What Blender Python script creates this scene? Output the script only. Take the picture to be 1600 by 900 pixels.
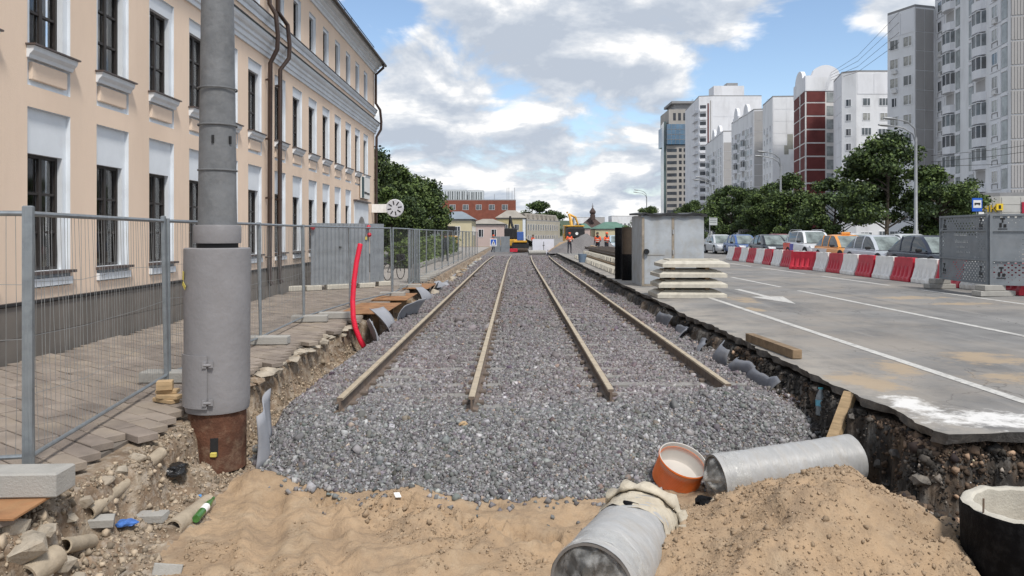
import bpy, bmesh, math, random
import numpy as np
from mathutils import Vector, Matrix
R = math.radians
random.seed(7); rng = np.random.default_rng(7)
for o in list(bpy.data.objects): bpy.data.objects.remove(o)
scene = bpy.context.scene
col = scene.collection

# ---------------------------------------------------------------- camera
F = 1155.0; VX, VY = 805.0, 365.0; CZ = 1.9        # focal length and vanishing point in photo pixels, eye height above rail top
cam = bpy.data.cameras.new('camera'); cam_ob = bpy.data.objects.new('camera', cam); col.objects.link(cam_ob)
cam_ob.location = (0, 0, CZ); cam_ob.rotation_euler = (R(90), 0, 0)
cam.sensor_width = 36; cam.lens = 36*F/1600
cam.shift_x = (800-VX)/1600; cam.shift_y = -(450-VY)/1600
cam.clip_start = 0.05; cam.clip_end = 6000
scene.camera = cam_ob
def at(px, py, z):                                  # pixel -> point on the level z
    d = F*(CZ-z)/(py-VY); return Vector(((px-VX)/F*d, d, z))
def atd(px, py, d):                                 # pixel -> point at depth d
    return Vector(((px-VX)/F*d, d, CZ+(VY-py)/F*d))

# ---------------------------------------------------------------- sky, sun, exposure
SUN_EL, SUN_AZ = 56, 152                            # azimuth from +Y, positive = right, beyond 90 = behind the camera
world = bpy.data.worlds.new('World'); scene.world = world; world.use_nodes = True
nt = world.node_tree; nt.nodes.clear()
def N(t, **k):
    n = nt.nodes.new(t)
    for a, b in k.items(): setattr(n, a, b)
    return n
def L(a, b): nt.links.new(a, b)
def math_(op, a, b=None, c=None):
    n = N('ShaderNodeMath', operation=op)
    for i, s in enumerate((a, b, c)):
        if s is None: continue
        if isinstance(s, (int, float)): n.inputs[i].default_value = s
        else: L(s, n.inputs[i])
    return n.outputs[0]
def ramp_(v, stops, interp='EASE'):
    n = N('ShaderNodeValToRGB'); n.color_ramp.interpolation = interp
    e = n.color_ramp.elements
    while len(e) < len(stops): e.new(0.5)
    for i, (p, c) in enumerate(stops): e[i].position = p; e[i].color = (*c, 1) if len(c) == 3 else c
    L(v, n.inputs[0]); return n.outputs[0]
sky = N('ShaderNodeTexSky', sky_type='NISHITA', sun_disc=False, sun_elevation=R(SUN_EL), sun_rotation=R(SUN_AZ), air_density=1.0, dust_density=0.6, ozone_density=1.2)
bg_sky = N('ShaderNodeBackground'); bg_sky.inputs[1].default_value = 0.10; L(sky.outputs[0], bg_sky.inputs[0])
tc = N('ShaderNodeTexCoord')
def cloud_noise(dz, detail=11, scale=3.6):
    sp = N('ShaderNodeSeparateXYZ'); L(tc.outputs['Generated'], sp.inputs[0])
    z = math_('ADD', math_('MAXIMUM', sp.outputs[2], 0.0), 0.38+dz)
    cb = N('ShaderNodeCombineXYZ')
    L(math_('DIVIDE', sp.outputs[0], z), cb.inputs[0]); L(math_('DIVIDE', sp.outputs[1], z), cb.inputs[1])
    cb.inputs[2].default_value = 3.7
    n = N('ShaderNodeTexNoise'); n.inputs['Scale'].default_value = scale; n.inputs['Detail'].default_value = detail
    n.inputs['Roughness'].default_value = 0.56; n.inputs['Distortion'].default_value = 0.25
    L(cb.outputs[0], n.inputs['Vector']); return n.outputs[0]
n1 = cloud_noise(0.0); n2 = cloud_noise(0.028, 6)
def blob(px, py, ra, rz):                            # soft patch round a direction of the sky
    v = Vector(((px-VX)/F, 1, (VY-py)/F)).normalized()
    s = N('ShaderNodeVectorMath', operation='SUBTRACT'); L(tc.outputs['Generated'], s.inputs[0]); s.inputs[1].default_value = v
    m = N('ShaderNodeVectorMath', operation='MULTIPLY'); L(s.outputs[0], m.inputs[0]); m.inputs[1].default_value = (1/ra, 1/ra, 1/rz)
    l = N('ShaderNodeVectorMath', operation='LENGTH'); L(m.outputs[0], l.inputs[0])
    return math_('SMOOTH_MIN', math_('SUBTRACT', 1.0, math_('MINIMUM', l.outputs['Value'], 1.0)), 1.0, 0.2)
cov = n1
for (px, py, ra, rz, k) in ((1240, 95, 0.17, 0.085, -0.42), (1120, 150, 0.08, 0.04, -0.12), (590, 20, 0.07, 0.05, -0.26), (1330, 130, 0.10, 0.07, -0.25),
                            (930, 60, 0.20, 0.10, 0.16), (700, 150, 0.16, 0.07, 0.12), (1400, 25, 0.07, 0.05, 0.22), (880, 235, 0.2, 0.05, 0.10), (640, 190, 0.1, 0.06, 0.12)):
    cov = math_('ADD', cov, math_('MULTIPLY', blob(px, py, ra, rz), k))
spz = N('ShaderNodeSeparateXYZ'); L(tc.outputs['Generated'], spz.inputs[0])
cov = math_('ADD', cov, math_('MULTIPLY', math_('SUBTRACT', 1.0, math_('MINIMUM', math_('MULTIPLY', math_('ABSOLUTE', spz.outputs[2]), 8.0), 1.0)), 0.16))
mask = ramp_(cov, [(0.37, (0, 0, 0)), (0.50, (1, 1, 1))])
shade = math_('ADD', math_('MULTIPLY', math_('SUBTRACT', n1, n2), 5.2), 0.48)
thick = math_('MULTIPLY', math_('SUBTRACT', cov, 0.5), -0.9)
ccol = ramp_(math_('ADD', shade, thick), [(0.08, (0.30, 0.335, 0.39)), (0.38, (0.365, 0.395, 0.44)), (0.62, (0.44, 0.46, 0.49)), (0.90, (0.60, 0.60, 0.60))], 'LINEAR')
bg_cl = N('ShaderNodeBackground'); bg_cl.inputs[1].default_value = 1.0; L(ccol, bg_cl.inputs[0])
mx = N('ShaderNodeMixShader'); L(mask, mx.inputs[0]); L(bg_sky.outputs[0], mx.inputs[1]); L(bg_cl.outputs[0], mx.inputs[2])
wo = N('ShaderNodeOutputWorld'); L(mx.outputs[0], wo.inputs[0])
sun = bpy.data.lights.new('sun', 'SUN'); sun.energy = 1.9; sun.angle = R(10); sun.color = (1, 0.95, 0.88)
sun_ob = bpy.data.objects.new('sun', sun); col.objects.link(sun_ob)
sd = Vector((math.sin(R(SUN_AZ))*math.cos(R(SUN_EL)), math.cos(R(SUN_AZ))*math.cos(R(SUN_EL)), math.sin(R(SUN_EL))))
sun_ob.rotation_euler = sd.to_track_quat('Z', 'Y').to_euler(); sun_ob.location = (0, 0, 60)
vs = scene.view_settings; vs.view_transform = 'Standard'; vs.look = 'None'; vs.exposure = 0.82; vs.gamma = 1; vs.use_curve_mapping = False

# ---------------------------------------------------------------- helpers
class MB:
    def __init__(s): s.v = []; s.f = []; s.m = []; s.cur = 0
    def add(s, vs_, fs):
        b = len(s.v); s.v += [tuple(p) for p in vs_]
        for f in fs: s.f.append([b+i for i in f]); s.m.append(s.cur)
        return s
    def hexa(s, p): return s.add(p, [(0,3,2,1),(4,5,6,7),(0,1,5,4),(1,2,6,5),(2,3,7,6),(3,0,4,7)])
    def box(s, x0, x1, y0, y1, z0, z1):
        return s.hexa([(x0,y0,z0),(x1,y0,z0),(x1,y1,z0),(x0,y1,z0),(x0,y0,z1),(x1,y0,z1),(x1,y1,z1),(x0,y1,z1)])
    def bbox(s, x0, x1, y0, y1, z0, z1, b=0.01):      # box with chamfered top and bottom edges
        def ring(z, i): return [(x0+i,y0+i,z),(x1-i,y0+i,z),(x1-i,y1-i,z),(x0+i,y1-i,z)]
        P = ring(z0, b)+ring(z0+b, 0)+ring(z1-b, 0)+ring(z1, b)
        fs = [(3,2,1,0),(12,13,14,15)]
        for k in range(3):
            for i in range(4): j = (i+1) % 4; fs.append((4*k+i, 4*k+j, 4*k+4+j, 4*k+4+i))
        return s.add(P, fs)
    def tube(s, pts, r, n=8, caps=True):
        pts = [Vector(p) for p in pts]; rs = r if isinstance(r, (list, tuple)) else [r]*len(pts)
        P = []; up = None
        for i, p in enumerate(pts):
            d = (pts[min(i+1, len(pts)-1)]-pts[max(i-1, 0)]).normalized()
            if up is None: up = Vector((0,0,1)) if abs(d.z) < 0.9 else Vector((1,0,0))
            a = d.cross(up).normalized(); b = a.cross(d).normalized(); up = b
            for k in range(n):
                t = 2*math.pi*k/n; P.append(p+(a*math.cos(t)+b*math.sin(t))*rs[i])
        fs = []
        for i in range(len(pts)-1):
            for k in range(n): j = (k+1) % n; fs.append((i*n+k, i*n+j, (i+1)*n+j, (i+1)*n+k))
        if caps: fs.append(tuple(range(n-1, -1, -1))); fs.append(tuple(range((len(pts)-1)*n, len(pts)*n)))
        return s.add(P, fs)
    def lathe(s, prof, n=32, close=False):            # profile [(r, z)...] round the local z axis
        P = [(r*math.cos(2*math.pi*k/n), r*math.sin(2*math.pi*k/n), z) for r, z in prof for k in range(n)]
        fs = []; m = len(prof)
        for i in range(m if close else m-1):
            a = i; b = (i+1) % m
            for k in range(n): j = (k+1) % n; fs.append((a*n+k, a*n+j, b*n+j, b*n+k))
        return s.add(P, fs)
    def prism(s, poly, y0, y1):                       # polygon in x-z pushed along y
        n = len(poly)
        return s.add([(x, y0, z) for x, z in poly]+[(x, y1, z) for x, z in poly],
                     [tuple(range(n)), tuple(range(2*n-1, n-1, -1))]+[(i+n, (i+1) % n+n, (i+1) % n, i) for i in range(n)])
    def xf(s, M, start=0):
        s.v[start:] = [tuple(M @ Vector(p)) for p in s.v[start:]]; return s
    def mesh(s, name, mats, smooth=False):
        me = bpy.data.meshes.new(name); me.from_pydata(s.v, [], s.f)
        for m in (mats if isinstance(mats, (list, tuple)) else [mats]): me.materials.append(m)
        if any(s.m): me.polygons.foreach_set('material_index', s.m)
        bm = bmesh.new(); bm.from_mesh(me); bmesh.ops.recalc_face_normals(bm, faces=bm.faces); bm.to_mesh(me); bm.free()
        if smooth:
            me.polygons.foreach_set('use_smooth', [True]*len(me.polygons))
            if smooth != 'all': me.set_sharp_from_angle(angle=R(38))
        return me
    def build(s, name, mats, parent=None, smooth=False, loc=None):
        return link(name, s.mesh(name, mats, smooth), parent, loc)
def link(name, me, parent=None, loc=None, rot=None, scale=None):
    o = bpy.data.objects.new(name, me); col.objects.link(o)
    if parent: o.parent = parent
    if loc is not None: o.location = loc
    if rot is not None: o.rotation_euler = rot
    if scale is not None: o.scale = scale
    return o
def tag(o, label=None, cat=None, group=None, kind=None):
    if label: o['label'] = label
    if cat: o['category'] = cat
    if group: o['group'] = group
    if kind: o['kind'] = kind
    return o
def thing(name, label, cat, loc=(0,0,0), rz=0, group=None):
    o = link(name, None, None, loc, (0,0,rz)); o.empty_display_size = 0.2
    return tag(o, label, cat, group)
def copy_tree(o, parent=None, **kw):
    c = o.copy(); col.objects.link(c); c.parent = parent
    for ch in KIDS.get(o.name) or [x for x in bpy.data.objects if x.parent == o]: copy_tree(ch, c)
    return c
KIDS = {}
def keep(o):                                          # remember the children once so that copying stays fast
    kids = {}
    for x in bpy.data.objects:
        if x.parent: kids.setdefault(x.parent.name, []).append(x)
    def rec(q):
        KIDS[q.name] = list(kids.get(q.name, []))
        for k in KIDS[q.name]: rec(k)
    rec(o); return o
def dup(o, loc, rz=None, label=None, group=None, scale=None):
    c = copy_tree(o); c.location = loc
    if rz is not None: c.rotation_euler = (0, 0, rz)
    if label: c['label'] = label
    if group: c['group'] = group
    if scale: c.scale = scale
    return c
def text_mesh(name, s, size, mat, parent, M, extrude=0.01, align='CENTER'):
    cu = bpy.data.curves.new(name, 'FONT'); cu.body = s; cu.size = size; cu.extrude = extrude; cu.align_x = align
    t = bpy.data.objects.new(name, cu); col.objects.link(t)
    dg = bpy.context.evaluated_depsgraph_get(); me = bpy.data.meshes.new_from_object(t.evaluated_get(dg))
    bpy.data.objects.remove(t); me.materials.clear(); me.materials.append(mat); me.transform(M)
    return link(name, me, parent)

# ---------------------------------------------------------------- numpy noise
def vnoise(x, y, seed=0):
    xi = np.floor(x).astype(np.int64); yi = np.floor(y).astype(np.int64); fx = x-xi; fy = y-yi
    fx = fx*fx*(3-2*fx); fy = fy*fy*(3-2*fy)
    def h(a, b):
        n = (a*374761393+b*668265263+seed*974634777) & 0xFFFFFFFF
        n = ((n ^ (n >> 13))*1274126177) & 0xFFFFFFFF
        return ((n ^ (n >> 16)) & 0xFFFF)/65535.0*2-1
    return (h(xi,yi)*(1-fx)+h(xi+1,yi)*fx)*(1-fy)+(h(xi,yi+1)*(1-fx)+h(xi+1,yi+1)*fx)*fy
def fbm(x, y, f, o=4, seed=0):
    s = 0; a = 1; t = 0
    for i in range(o): s = s+a*vnoise(x*f+17*i, y*f-9*i, seed+i); t += a; a *= 0.5; f *= 2.03
    return s/t
def sst(a, b, x):  # smooth step
    t = np.clip((x-a)/(b-a), 0, 1); return t*t*(3-2*t)

# ---------------------------------------------------------------- materials
MATS = {}
def mat(name, c, rough=0.8, var=0.12, scale=6, bump=0.0, bscale=60, metal=0.0, dirt=None, dscale=1.5, damt=0.5, spec=0.4, alpha=1, trans=0, coord='Object', stretch=(1,1,1), attr=None, detail=6):
    if name in MATS: return MATS[name]
    m = bpy.data.materials.new(name); m.use_nodes = True; t = m.node_tree; b = t.nodes['Principled BSDF']
    b.inputs['Roughness'].default_value = rough; b.inputs['Metallic'].default_value = metal
    b.inputs['Specular IOR Level'].default_value = spec; b.inputs['Alpha'].default_value = alpha; b.inputs['Transmission Weight'].default_value = trans
    tcn = t.nodes.new('ShaderNodeTexCoord'); mp = t.nodes.new('ShaderNodeMapping'); mp.inputs['Scale'].default_value = stretch
    if coord == 'World':
        g = t.nodes.new('ShaderNodeNewGeometry'); t.links.new(g.outputs['Position'], mp.inputs[0])
    else: t.links.new(tcn.outputs[coord], mp.inputs[0])
    def noise(s, d=detail, ro=0.6):
        n = t.nodes.new('ShaderNodeTexNoise'); n.inputs['Scale'].default_value = s; n.inputs['Detail'].default_value = d; n.inputs['Roughness'].default_value = ro
        t.links.new(mp.outputs[0], n.inputs['Vector']); return n.outputs[0]
    def mixc(fac, a, bb, mode='MIX'):
        n = t.nodes.new('ShaderNodeMix'); n.data_type = 'RGBA'; n.blend_type = mode
        for i, s in ((0, fac), (6, a), (7, bb)):
            if isinstance(s, (int, float)): n.inputs[i].default_value = s
            elif isinstance(s, tuple): n.inputs[i].default_value = (*s, 1)
            else: t.links.new(s, n.inputs[i])
        return n.outputs[2]
    def rmp(v, a, bb):
        n = t.nodes.new('ShaderNodeMapRange'); n.inputs[1].default_value = a; n.inputs[2].default_value = bb; t.links.new(v, n.inputs[0]); return n.outputs[0]
    if attr:
        an = t.nodes.new('ShaderNodeAttribute'); an.attribute_name = attr; base = an.outputs['Color']
        lo = mixc(1.0, base, (1-var*1.6,)*3, 'MULTIPLY'); hi = mixc(1.0, base, (1+var*1.6,)*3, 'MULTIPLY')
    else: lo = tuple(max(0, x*(1-var*1.6)) for x in c); hi = tuple(x*(1+var*1.6) for x in c)
    res = mixc(rmp(noise(scale), 0.28, 0.72), lo, hi)
    if dirt:
        for (dc, ds, da) in (dirt if isinstance(dirt, list) else [(dirt, dscale, damt)]):
            n = t.nodes.new('ShaderNodeMath'); n.operation = 'MULTIPLY'; n.inputs[1].default_value = da
            t.links.new(rmp(noise(ds, 8, 0.65), 0.48, 0.68), n.inputs[0]); res = mixc(n.outputs[0], res, dc)
    t.links.new(res, b.inputs['Base Color']) if not isinstance(res, tuple) else None
    if bump:
        bn = t.nodes.new('ShaderNodeBump'); bn.inputs['Strength'].default_value = bump; bn.inputs['Distance'].default_value = 0.02
        t.links.new(noise(bscale, 5), bn.inputs['Height']); t.links.new(bn.outputs[0], b.inputs['Normal'])
    m['rescol'] = 1; MATS[name] = m
    m.diffuse_color = (*c, 1)
    return m
def glass(name, c=(0.03,0.035,0.04), rough=0.06, spec=0.6, var=0.3, scale=0.7):
    return mat(name, c, rough, var, scale, spec=spec)
PEACH = mat('peach_plaster', (0.82,0.65,0.51), 0.9, 0.05, 0.8, 0.25, 90, dirt=[((0.70,0.54,0.415), 0.5, 0.55), ((0.60,0.47,0.37), 1.6, 0.3)], stretch=(1,1,0.3))
WHITE = mat('white_plaster', (0.70,0.74,0.78), 0.85, 0.05, 1.5, 0.1, 70, dirt=(0.55,0.56,0.57), dscale=0.9, damt=0.4)
PLINTH = mat('plinth_stone', (0.155,0.14,0.125), 0.75, 0.16, 1.2, 0.2, 60, dirt=(0.18,0.16,0.14), dscale=1.2, damt=0.5)
DARKFRAME = mat('dark_frame', (0.035,0.03,0.028), 0.5, 0.1, 5)
PANE = glass('window_glass', (0.035,0.035,0.035), 0.05, 0.7)
CURT = mat('curtain', (0.16,0.145,0.13), 0.95, 0.5, 14, stretch=(3,3,0.05))
PIPEBR = mat('brown_pipe', (0.045,0.028,0.022), 0.35, 0.15, 4)
SILLM = mat('sill_metal', (0.09,0.07,0.065), 0.45, 0.15, 4)
ROOFD = mat('dark_roof', (0.03,0.03,0.032), 0.5, 0.2, 2)
GALV = mat('galvanised', (0.30,0.33,0.35), 0.42, 0.14, 12, metal=0.65, dirt=(0.22,0.22,0.22), dscale=6, damt=0.35)
WIRE = mat('wire', (0.30,0.31,0.31), 0.5, 0.1, 9, metal=0.5)
CONC = mat('concrete', (0.36,0.35,0.325), 0.9, 0.12, 5, 0.35, 50, dirt=(0.27,0.26,0.24), dscale=2.5, damt=0.55)
CONCL = mat('pale_concrete', (0.52,0.49,0.42), 0.9, 0.10, 5, 0.35, 60, dirt=(0.36,0.33,0.28), dscale=3, damt=0.5)
PAVER = mat('paver', (0.27,0.228,0.192), 0.9, 0.16, 2.2, 0.3, 80, dirt=(0.32,0.265,0.20), dscale=0.9, damt=0.7, coord='World')
PAVER2 = mat('paver_dark', (0.225,0.188,0.16), 0.9, 0.16, 2.6, 0.3, 80, dirt=(0.34,0.29,0.23), dscale=1.1, damt=0.5, coord='World')
JOINT = mat('joint_sand', (0.16,0.14,0.12), 0.95, 0.2, 3, 0.3, 80, coord='World')
SAND = mat('sand', (0.385,0.272,0.17), 0.95, 0.12, 1.3, 0.9, 34, dirt=[((0.25,0.18,0.12), 1.4, 0.75), ((0.43,0.335,0.23), 3.6, 0.6), ((0.22,0.16,0.11), 12.0, 0.5)], coord='World')
SOIL = mat('brown_soil', (0.21,0.15,0.10), 0.97, 0.28, 4, 0.9, 35, dirt=[((0.44,0.37,0.28), 3.5, 0.8), ((0.11,0.08,0.055), 2.2, 0.7), ((0.5,0.46,0.4), 11, 0.5)], coord='World')
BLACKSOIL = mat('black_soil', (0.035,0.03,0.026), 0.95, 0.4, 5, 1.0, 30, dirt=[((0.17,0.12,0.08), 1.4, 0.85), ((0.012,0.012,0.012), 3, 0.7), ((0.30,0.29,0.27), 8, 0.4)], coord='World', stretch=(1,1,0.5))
GRAVB = mat('ballast_bed', (0.17,0.16,0.158), 0.95, 0.35, 22, 1.0, 28, dirt=[((0.12,0.11,0.11), 30, 0.7), ((0.28,0.27,0.265), 18, 0.5), ((0.20,0.165,0.16), 0.7, 0.4)], coord='World')
STONE = mat('ballast_stone', (0.35,0.35,0.35), 0.9, 0.12, 30, attr='Col', coord='World')
STEEL = mat('rail_steel', (0.14,0.11,0.09), 0.7, 0.25, 8, metal=0.0, dirt=(0.20,0.13,0.08), dscale=5, damt=0.6)
RAILTOP = mat('rail_head', (0.43,0.36,0.26), 0.55, 0.14, 5, metal=0.0, dirt=(0.29,0.225,0.15), dscale=4, damt=0.6)
RUST = mat('rust', (0.11,0.048,0.028), 0.9, 0.3, 5, 0.5, 40, dirt=[((0.07,0.035,0.025), 3, 0.8), ((0.33,0.25,0.17), 7, 0.35)])
RUSTP = mat('rusty_plate', (0.28,0.14,0.065), 0.85, 0.25, 4, 0.2, 50, dirt=(0.38,0.24,0.12), dscale=3, damt=0.6)
POLEG = mat('pole_paint', (0.165,0.172,0.18), 0.5, 0.10, 3, 0.4, 12, dirt=[((0.095,0.10,0.105), 4, 0.6), ((0.25,0.25,0.25), 9, 0.3)])
SLEEVE = mat('sleeve_paint', (0.245,0.24,0.248), 0.42, 0.05, 3, 0.3, 14, dirt=(0.20,0.19,0.19), dscale=2.0, damt=0.5)
ZINC = mat('corrugated_zinc', (0.30,0.325,0.35), 0.5, 0.12, 3, metal=0.45, dirt=(0.20,0.21,0.22), dscale=2.5, damt=0.6)
CABM = mat('cabinet_paint', (0.40,0.43,0.46), 0.55, 0.10, 1.6, 0.1, 30, dirt=[((0.27,0.28,0.29), 1.2, 0.6), ((0.30,0.25,0.17), 2.6, 0.35)])
WOOD = mat('timber', (0.46,0.33,0.19), 0.85, 0.2, 5, 0.3, 40, dirt=(0.30,0.21,0.12), dscale=3, damt=0.5, stretch=(1,1,6))
OLDWOOD = mat('old_timber', (0.22,0.155,0.095), 0.9, 0.25, 5, 0.4, 40)
REDPL = mat('red_plastic', (0.52,0.022,0.045), 0.45, 0.15, 3, dirt=(0.33,0.06,0.06), dscale=3, damt=0.4)
WHPL = mat('white_plastic', (0.84,0.83,0.81), 0.5, 0.06, 3, dirt=(0.50,0.48,0.44), dscale=2.5, damt=0.5)
REDHOSE = mat('red_hose', (0.66,0.018,0.05), 0.4, 0.08, 5)
BLACKP = mat('black_bitumen', (0.004,0.004,0.005), 0.75, 0.3, 8, 0.4, 50, dirt=(0.035,0.035,0.035), dscale=16, damt=0.3, spec=0.12)
GEO = mat('geotextile', (0.31,0.32,0.35), 0.85, 0.10, 4, dirt=(0.27,0.27,0.28), dscale=4, damt=0.6)
LEAFA = mat('leaf_a', (0.06,0.095,0.03), 0.7, 0.45, 1.5, coord='World'); LEAFB = mat('leaf_b', (0.10,0.145,0.038), 0.7, 0.4, 1.5, coord='World'); LEAFC = mat('leaf_c', (0.035,0.058,0.024), 0.7, 0.4, 1.5, coord='World')
BARK = mat('bark', (0.085,0.07,0.055), 0.95, 0.25, 8, 0.6, 30)
BLK = mat('black_matte', (0.015,0.015,0.016), 0.7, 0.2, 5)
VESTO = mat('hi_vis_orange', (0.85,0.12,0.035), 0.7, 0.12, 8)
STRIPE = mat('reflective_stripe', (0.7,0.7,0.62), 0.4, 0.05, 8)
SKIN = mat('skin', (0.36,0.20,0.13), 0.6, 0.08, 8)
TROUS = mat('dark_trousers', (0.035,0.035,0.045), 0.9, 0.2, 8)
YELM = mat('machine_yellow', (0.62,0.33,0.03), 0.5, 0.15, 3, dirt=(0.30,0.20,0.08), dscale=2, damt=0.5)
PAINTW = mat('road_paint', (0.56,0.55,0.52), 0.8, 0.10, 3, dirt=[((0.26,0.25,0.235), 3.0, 0.75), ((0.22,0.215,0.21), 16, 0.7)], coord='World')
# ================================================================ setting: terrain, ground, pavement, road
RAILX = (-2.03, -0.51, 1.17, 2.70); RAIL0 = (8.55, 8.62, 9.02, 9.35)
TOEX = [-3.6,-2.9,-2.42,-1.8,-1.25,-0.9,0.15,0.9,1.4,2.2,3.0,3.6]
TOEY = [8.3,8.05,7.6,7.25,7.2,7.02,6.88,7.05,7.35,7.55,7.95,8.4]
def toe(x): return np.interp(x, TOEX, TOEY)+0.05*fbm(x, x*0+3, 3.0, 3, 5)
def edge_left(y): return -3.42+0.05*fbm(y, y*0, 0.8, 3, 21)
def road_edge(y): return 3.62+0.07*fbm(y, y*0, 1.1, 4, 31)
def front_edge(x): return 6.42+0.05*fbm(x, x*0, 1.6, 4, 33)
def wl_(x, y):
    e = edge_left(y); w = 0.85-0.61*sst(8.0, 8.7, y)
    w = w-0.43*0*y
    n = 0.16*fbm(x, y, 2.2, 4, 41)+0.07*fbm(x, y, 7, 3, 43)
    return 1-sst(e-0.05, e-0.05+w, x+n*sst(e-0.3, e+0.2, x))
def wr_(x, y):
    n = 0.11*fbm(x, y, 2.4, 4, 51)+0.09*fbm(x, y, 8, 3, 53)
    return sst(3.40, 3.66, x+n)*sst(6.22, 6.48, y+n)
def pit_(x, y): return sst(2.75, 3.15, x)*(1-sst(6.9, 7.7, y))*sst(-1, 1, y)
def Hh(x, y):
    x = np.asarray(x, float); y = np.asarray(y, float)
    sand = -0.60+0.055*fbm(x, y, 0.9, 3, 1)+0.045*fbm(x, y, 2.6, 4, 2)+0.030*fbm(x, y, 8, 4, 3)+0.040*np.abs(fbm(x, y, 3.4, 5, 4))-0.030*np.abs(fbm(x+7, y, 7.0, 4, 6))
    for (bx, by, r, h) in ((-0.95, 6.85, 0.28, 0.13), (-0.7, 6.35, 0.3, 0.08), (-2.55, 7.35, 0.22, 0.13), (-0.15, 5.9, 0.22, 0.07), (-0.55, 5.55, 0.3, 0.06)):
        sand = sand+h*np.exp(-((x-bx)**2+(y-by)**2)/r**2)
    for (x0, y0, x1, y1, w, dpt) in ((-2.3,7.0,-1.75,5.0,0.12,0.06), (-1.9,7.1,-1.2,5.2,0.1,0.05), (-1.6,6.2,-0.2,6.7,0.09,0.045), (-1.4,5.4,0.3,6.1,0.1,0.05), (-0.6,5.2,0.6,6.6,0.1,0.04)):
        dx, dy = x1-x0, y1-y0; l = math.hypot(dx, dy); t = np.clip(((x-x0)*dx+(y-y0)*dy)/l**2, 0, 1)
        d = np.hypot(x-x0-t*dx, y-y0-t*dy)+0.03*fbm(x, y, 5, 2, 8)
        sand = sand-0.8*dpt*np.exp(-(d/w)**2)+dpt*0.5*np.exp(-((d-0.17)/0.06)**2)
    for k in range(60):                                  # foot and shovel prints
        fx = -2.4+4.4*((k*0.618) % 1); fy = 5.0+2.0*((k*0.381+0.13) % 1); a = k*1.7
        u = (x-fx)*math.cos(a)+(y-fy)*math.sin(a); w = -(x-fx)*math.sin(a)+(y-fy)*math.cos(a)
        q = (u/0.13)**2+(w/0.06)**2
        sand = sand-0.045*np.exp(-q**2)+0.024*np.exp(-((np.sqrt(q)-1.35)/0.3)**2)
    ty = toe(x); k = np.clip((y-ty)/1.35, 0, 1)
    top = -0.180+0.016*fbm(x, y, 1.3, 3, 9)
    mid = np.exp(-((x-0.33)/0.45)**2); top = top+0.04*mid*sst(9, 10, y)
    gr = -0.60+(top+0.60)*(k*(1.25-0.25*k))+0.02*fbm(x, y, 3, 3, 12)
    gr = gr+0.27*np.exp(-(((x-2.75)/0.75)**2+((y-8.75)/0.55)**2))+0.08*np.exp(-(((x+2.3)/0.6)**2+((y-8.3)/0.4)**2))
    g = np.maximum(sand, np.where(y > ty-0.1, gr, -9))
    g = g-0.36*np.exp(-(np.maximum(0, np.abs(x+3.22)-0.12)/0.22)**2)*sst(8.2, 8.9, y)*(1-0.6*sst(17, 24, y))
    p = pit_(x, y); g = g*(1-p)+p*(-1.45+0.15*fbm(x, y, 2, 4, 14))
    r = np.hypot((x-2.28)/1.18, (y-5.42)/1.0)
    heap = 0.32-0.62*np.sqrt(r*r+0.09)+0.20*fbm(x, y, 1.9, 4, 15)+0.085*fbm(x, y, 5.5, 5, 16)
    g = np.maximum(g, heap)
    w = wr_(x, y); rub = 0.10*fbm(x, y, 4, 4, 61)
    w2 = 0.25*w+0.75*sst(0.35, 0.8, w)
    g = g*(1-w2)+w2*0.04+1.6*rub*np.clip(4*w*(1-w), 0, 1)
    g = g+0.06*fbm(x, y, 5, 4, 62)*sst(2.95, 3.2, x)*(1-w)*(1-sst(12, 20, y))
    w = wl_(x, y)
    w2 = 0.45*w+0.55*sst(0.66, 0.84, w)
    g = g*(1-w2)+w2*(-0.03)+(0.13*fbm(x, y, 3.2, 4, 63)+0.06*fbm(x, y, 11, 3, 64))*np.clip(4*w*(1-w), 0, 1)
    return g
def hz(x, y): return float(Hh(np.array([x]), np.array([y]))[0])
def hit(px, py):                                     # where the sight line through a pixel meets the terrain
    d = np.arange(3.5, 30, 0.02); X = (px-VX)/F*d; Z = CZ+(VY-py)/F*d; k = int(np.argmax(Z < Hh(X, d))); return Vector((X[k], d[k], Z[k]))
def seg(*ab):
    out = []
    for a, b, s in ab: out += list(np.arange(a, b-1e-6, s))
    return np.array(out+[ab[-1][1]])
xs = seg((-8,-5,0.5), (-5,-4,0.1), (-4,4.6,0.03), (4.6,8,0.4)); ys = seg((-6,3.4,0.5), (3.4,4.4,0.08), (4.4,10,0.03), (10,20,0.08), (20,40,0.3), (40,112,1.5))
GX, GY = np.meshgrid(xs, ys); GZ = Hh(GX, GY)
V = np.stack([GX, GY, GZ], -1).reshape(-1, 3); nx = len(xs); ny = len(ys)
ii, jj = np.meshgrid(np.arange(nx-1), np.arange(ny-1)); a = (jj*nx+ii).ravel()
Q = np.stack([a, a+1, a+1+nx, a+nx], -1)
cx = V[Q, 0].mean(1); cy = V[Q, 1].mean(1); cz_ = V[Q, 2].mean(1)
isL = (wl_(cx, cy) > 0.04) | ((cx < -2.93+0.1*fbm(cx, cy, 2.0, 3, 72)) & (cy > 8.0) & (cy < 40))
isR = (wr_(cx, cy) > 0.04) | ((pit_(cx, cy) > 0.25) & (np.hypot(cx-2.3, (cy-5.45)) > 1.45+0.2*fbm(cx, cy, 2, 2, 3)))
isG = (cy > toe(cx)) & ~isL & ~isR
isS = ~(isL | isR | isG)
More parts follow.
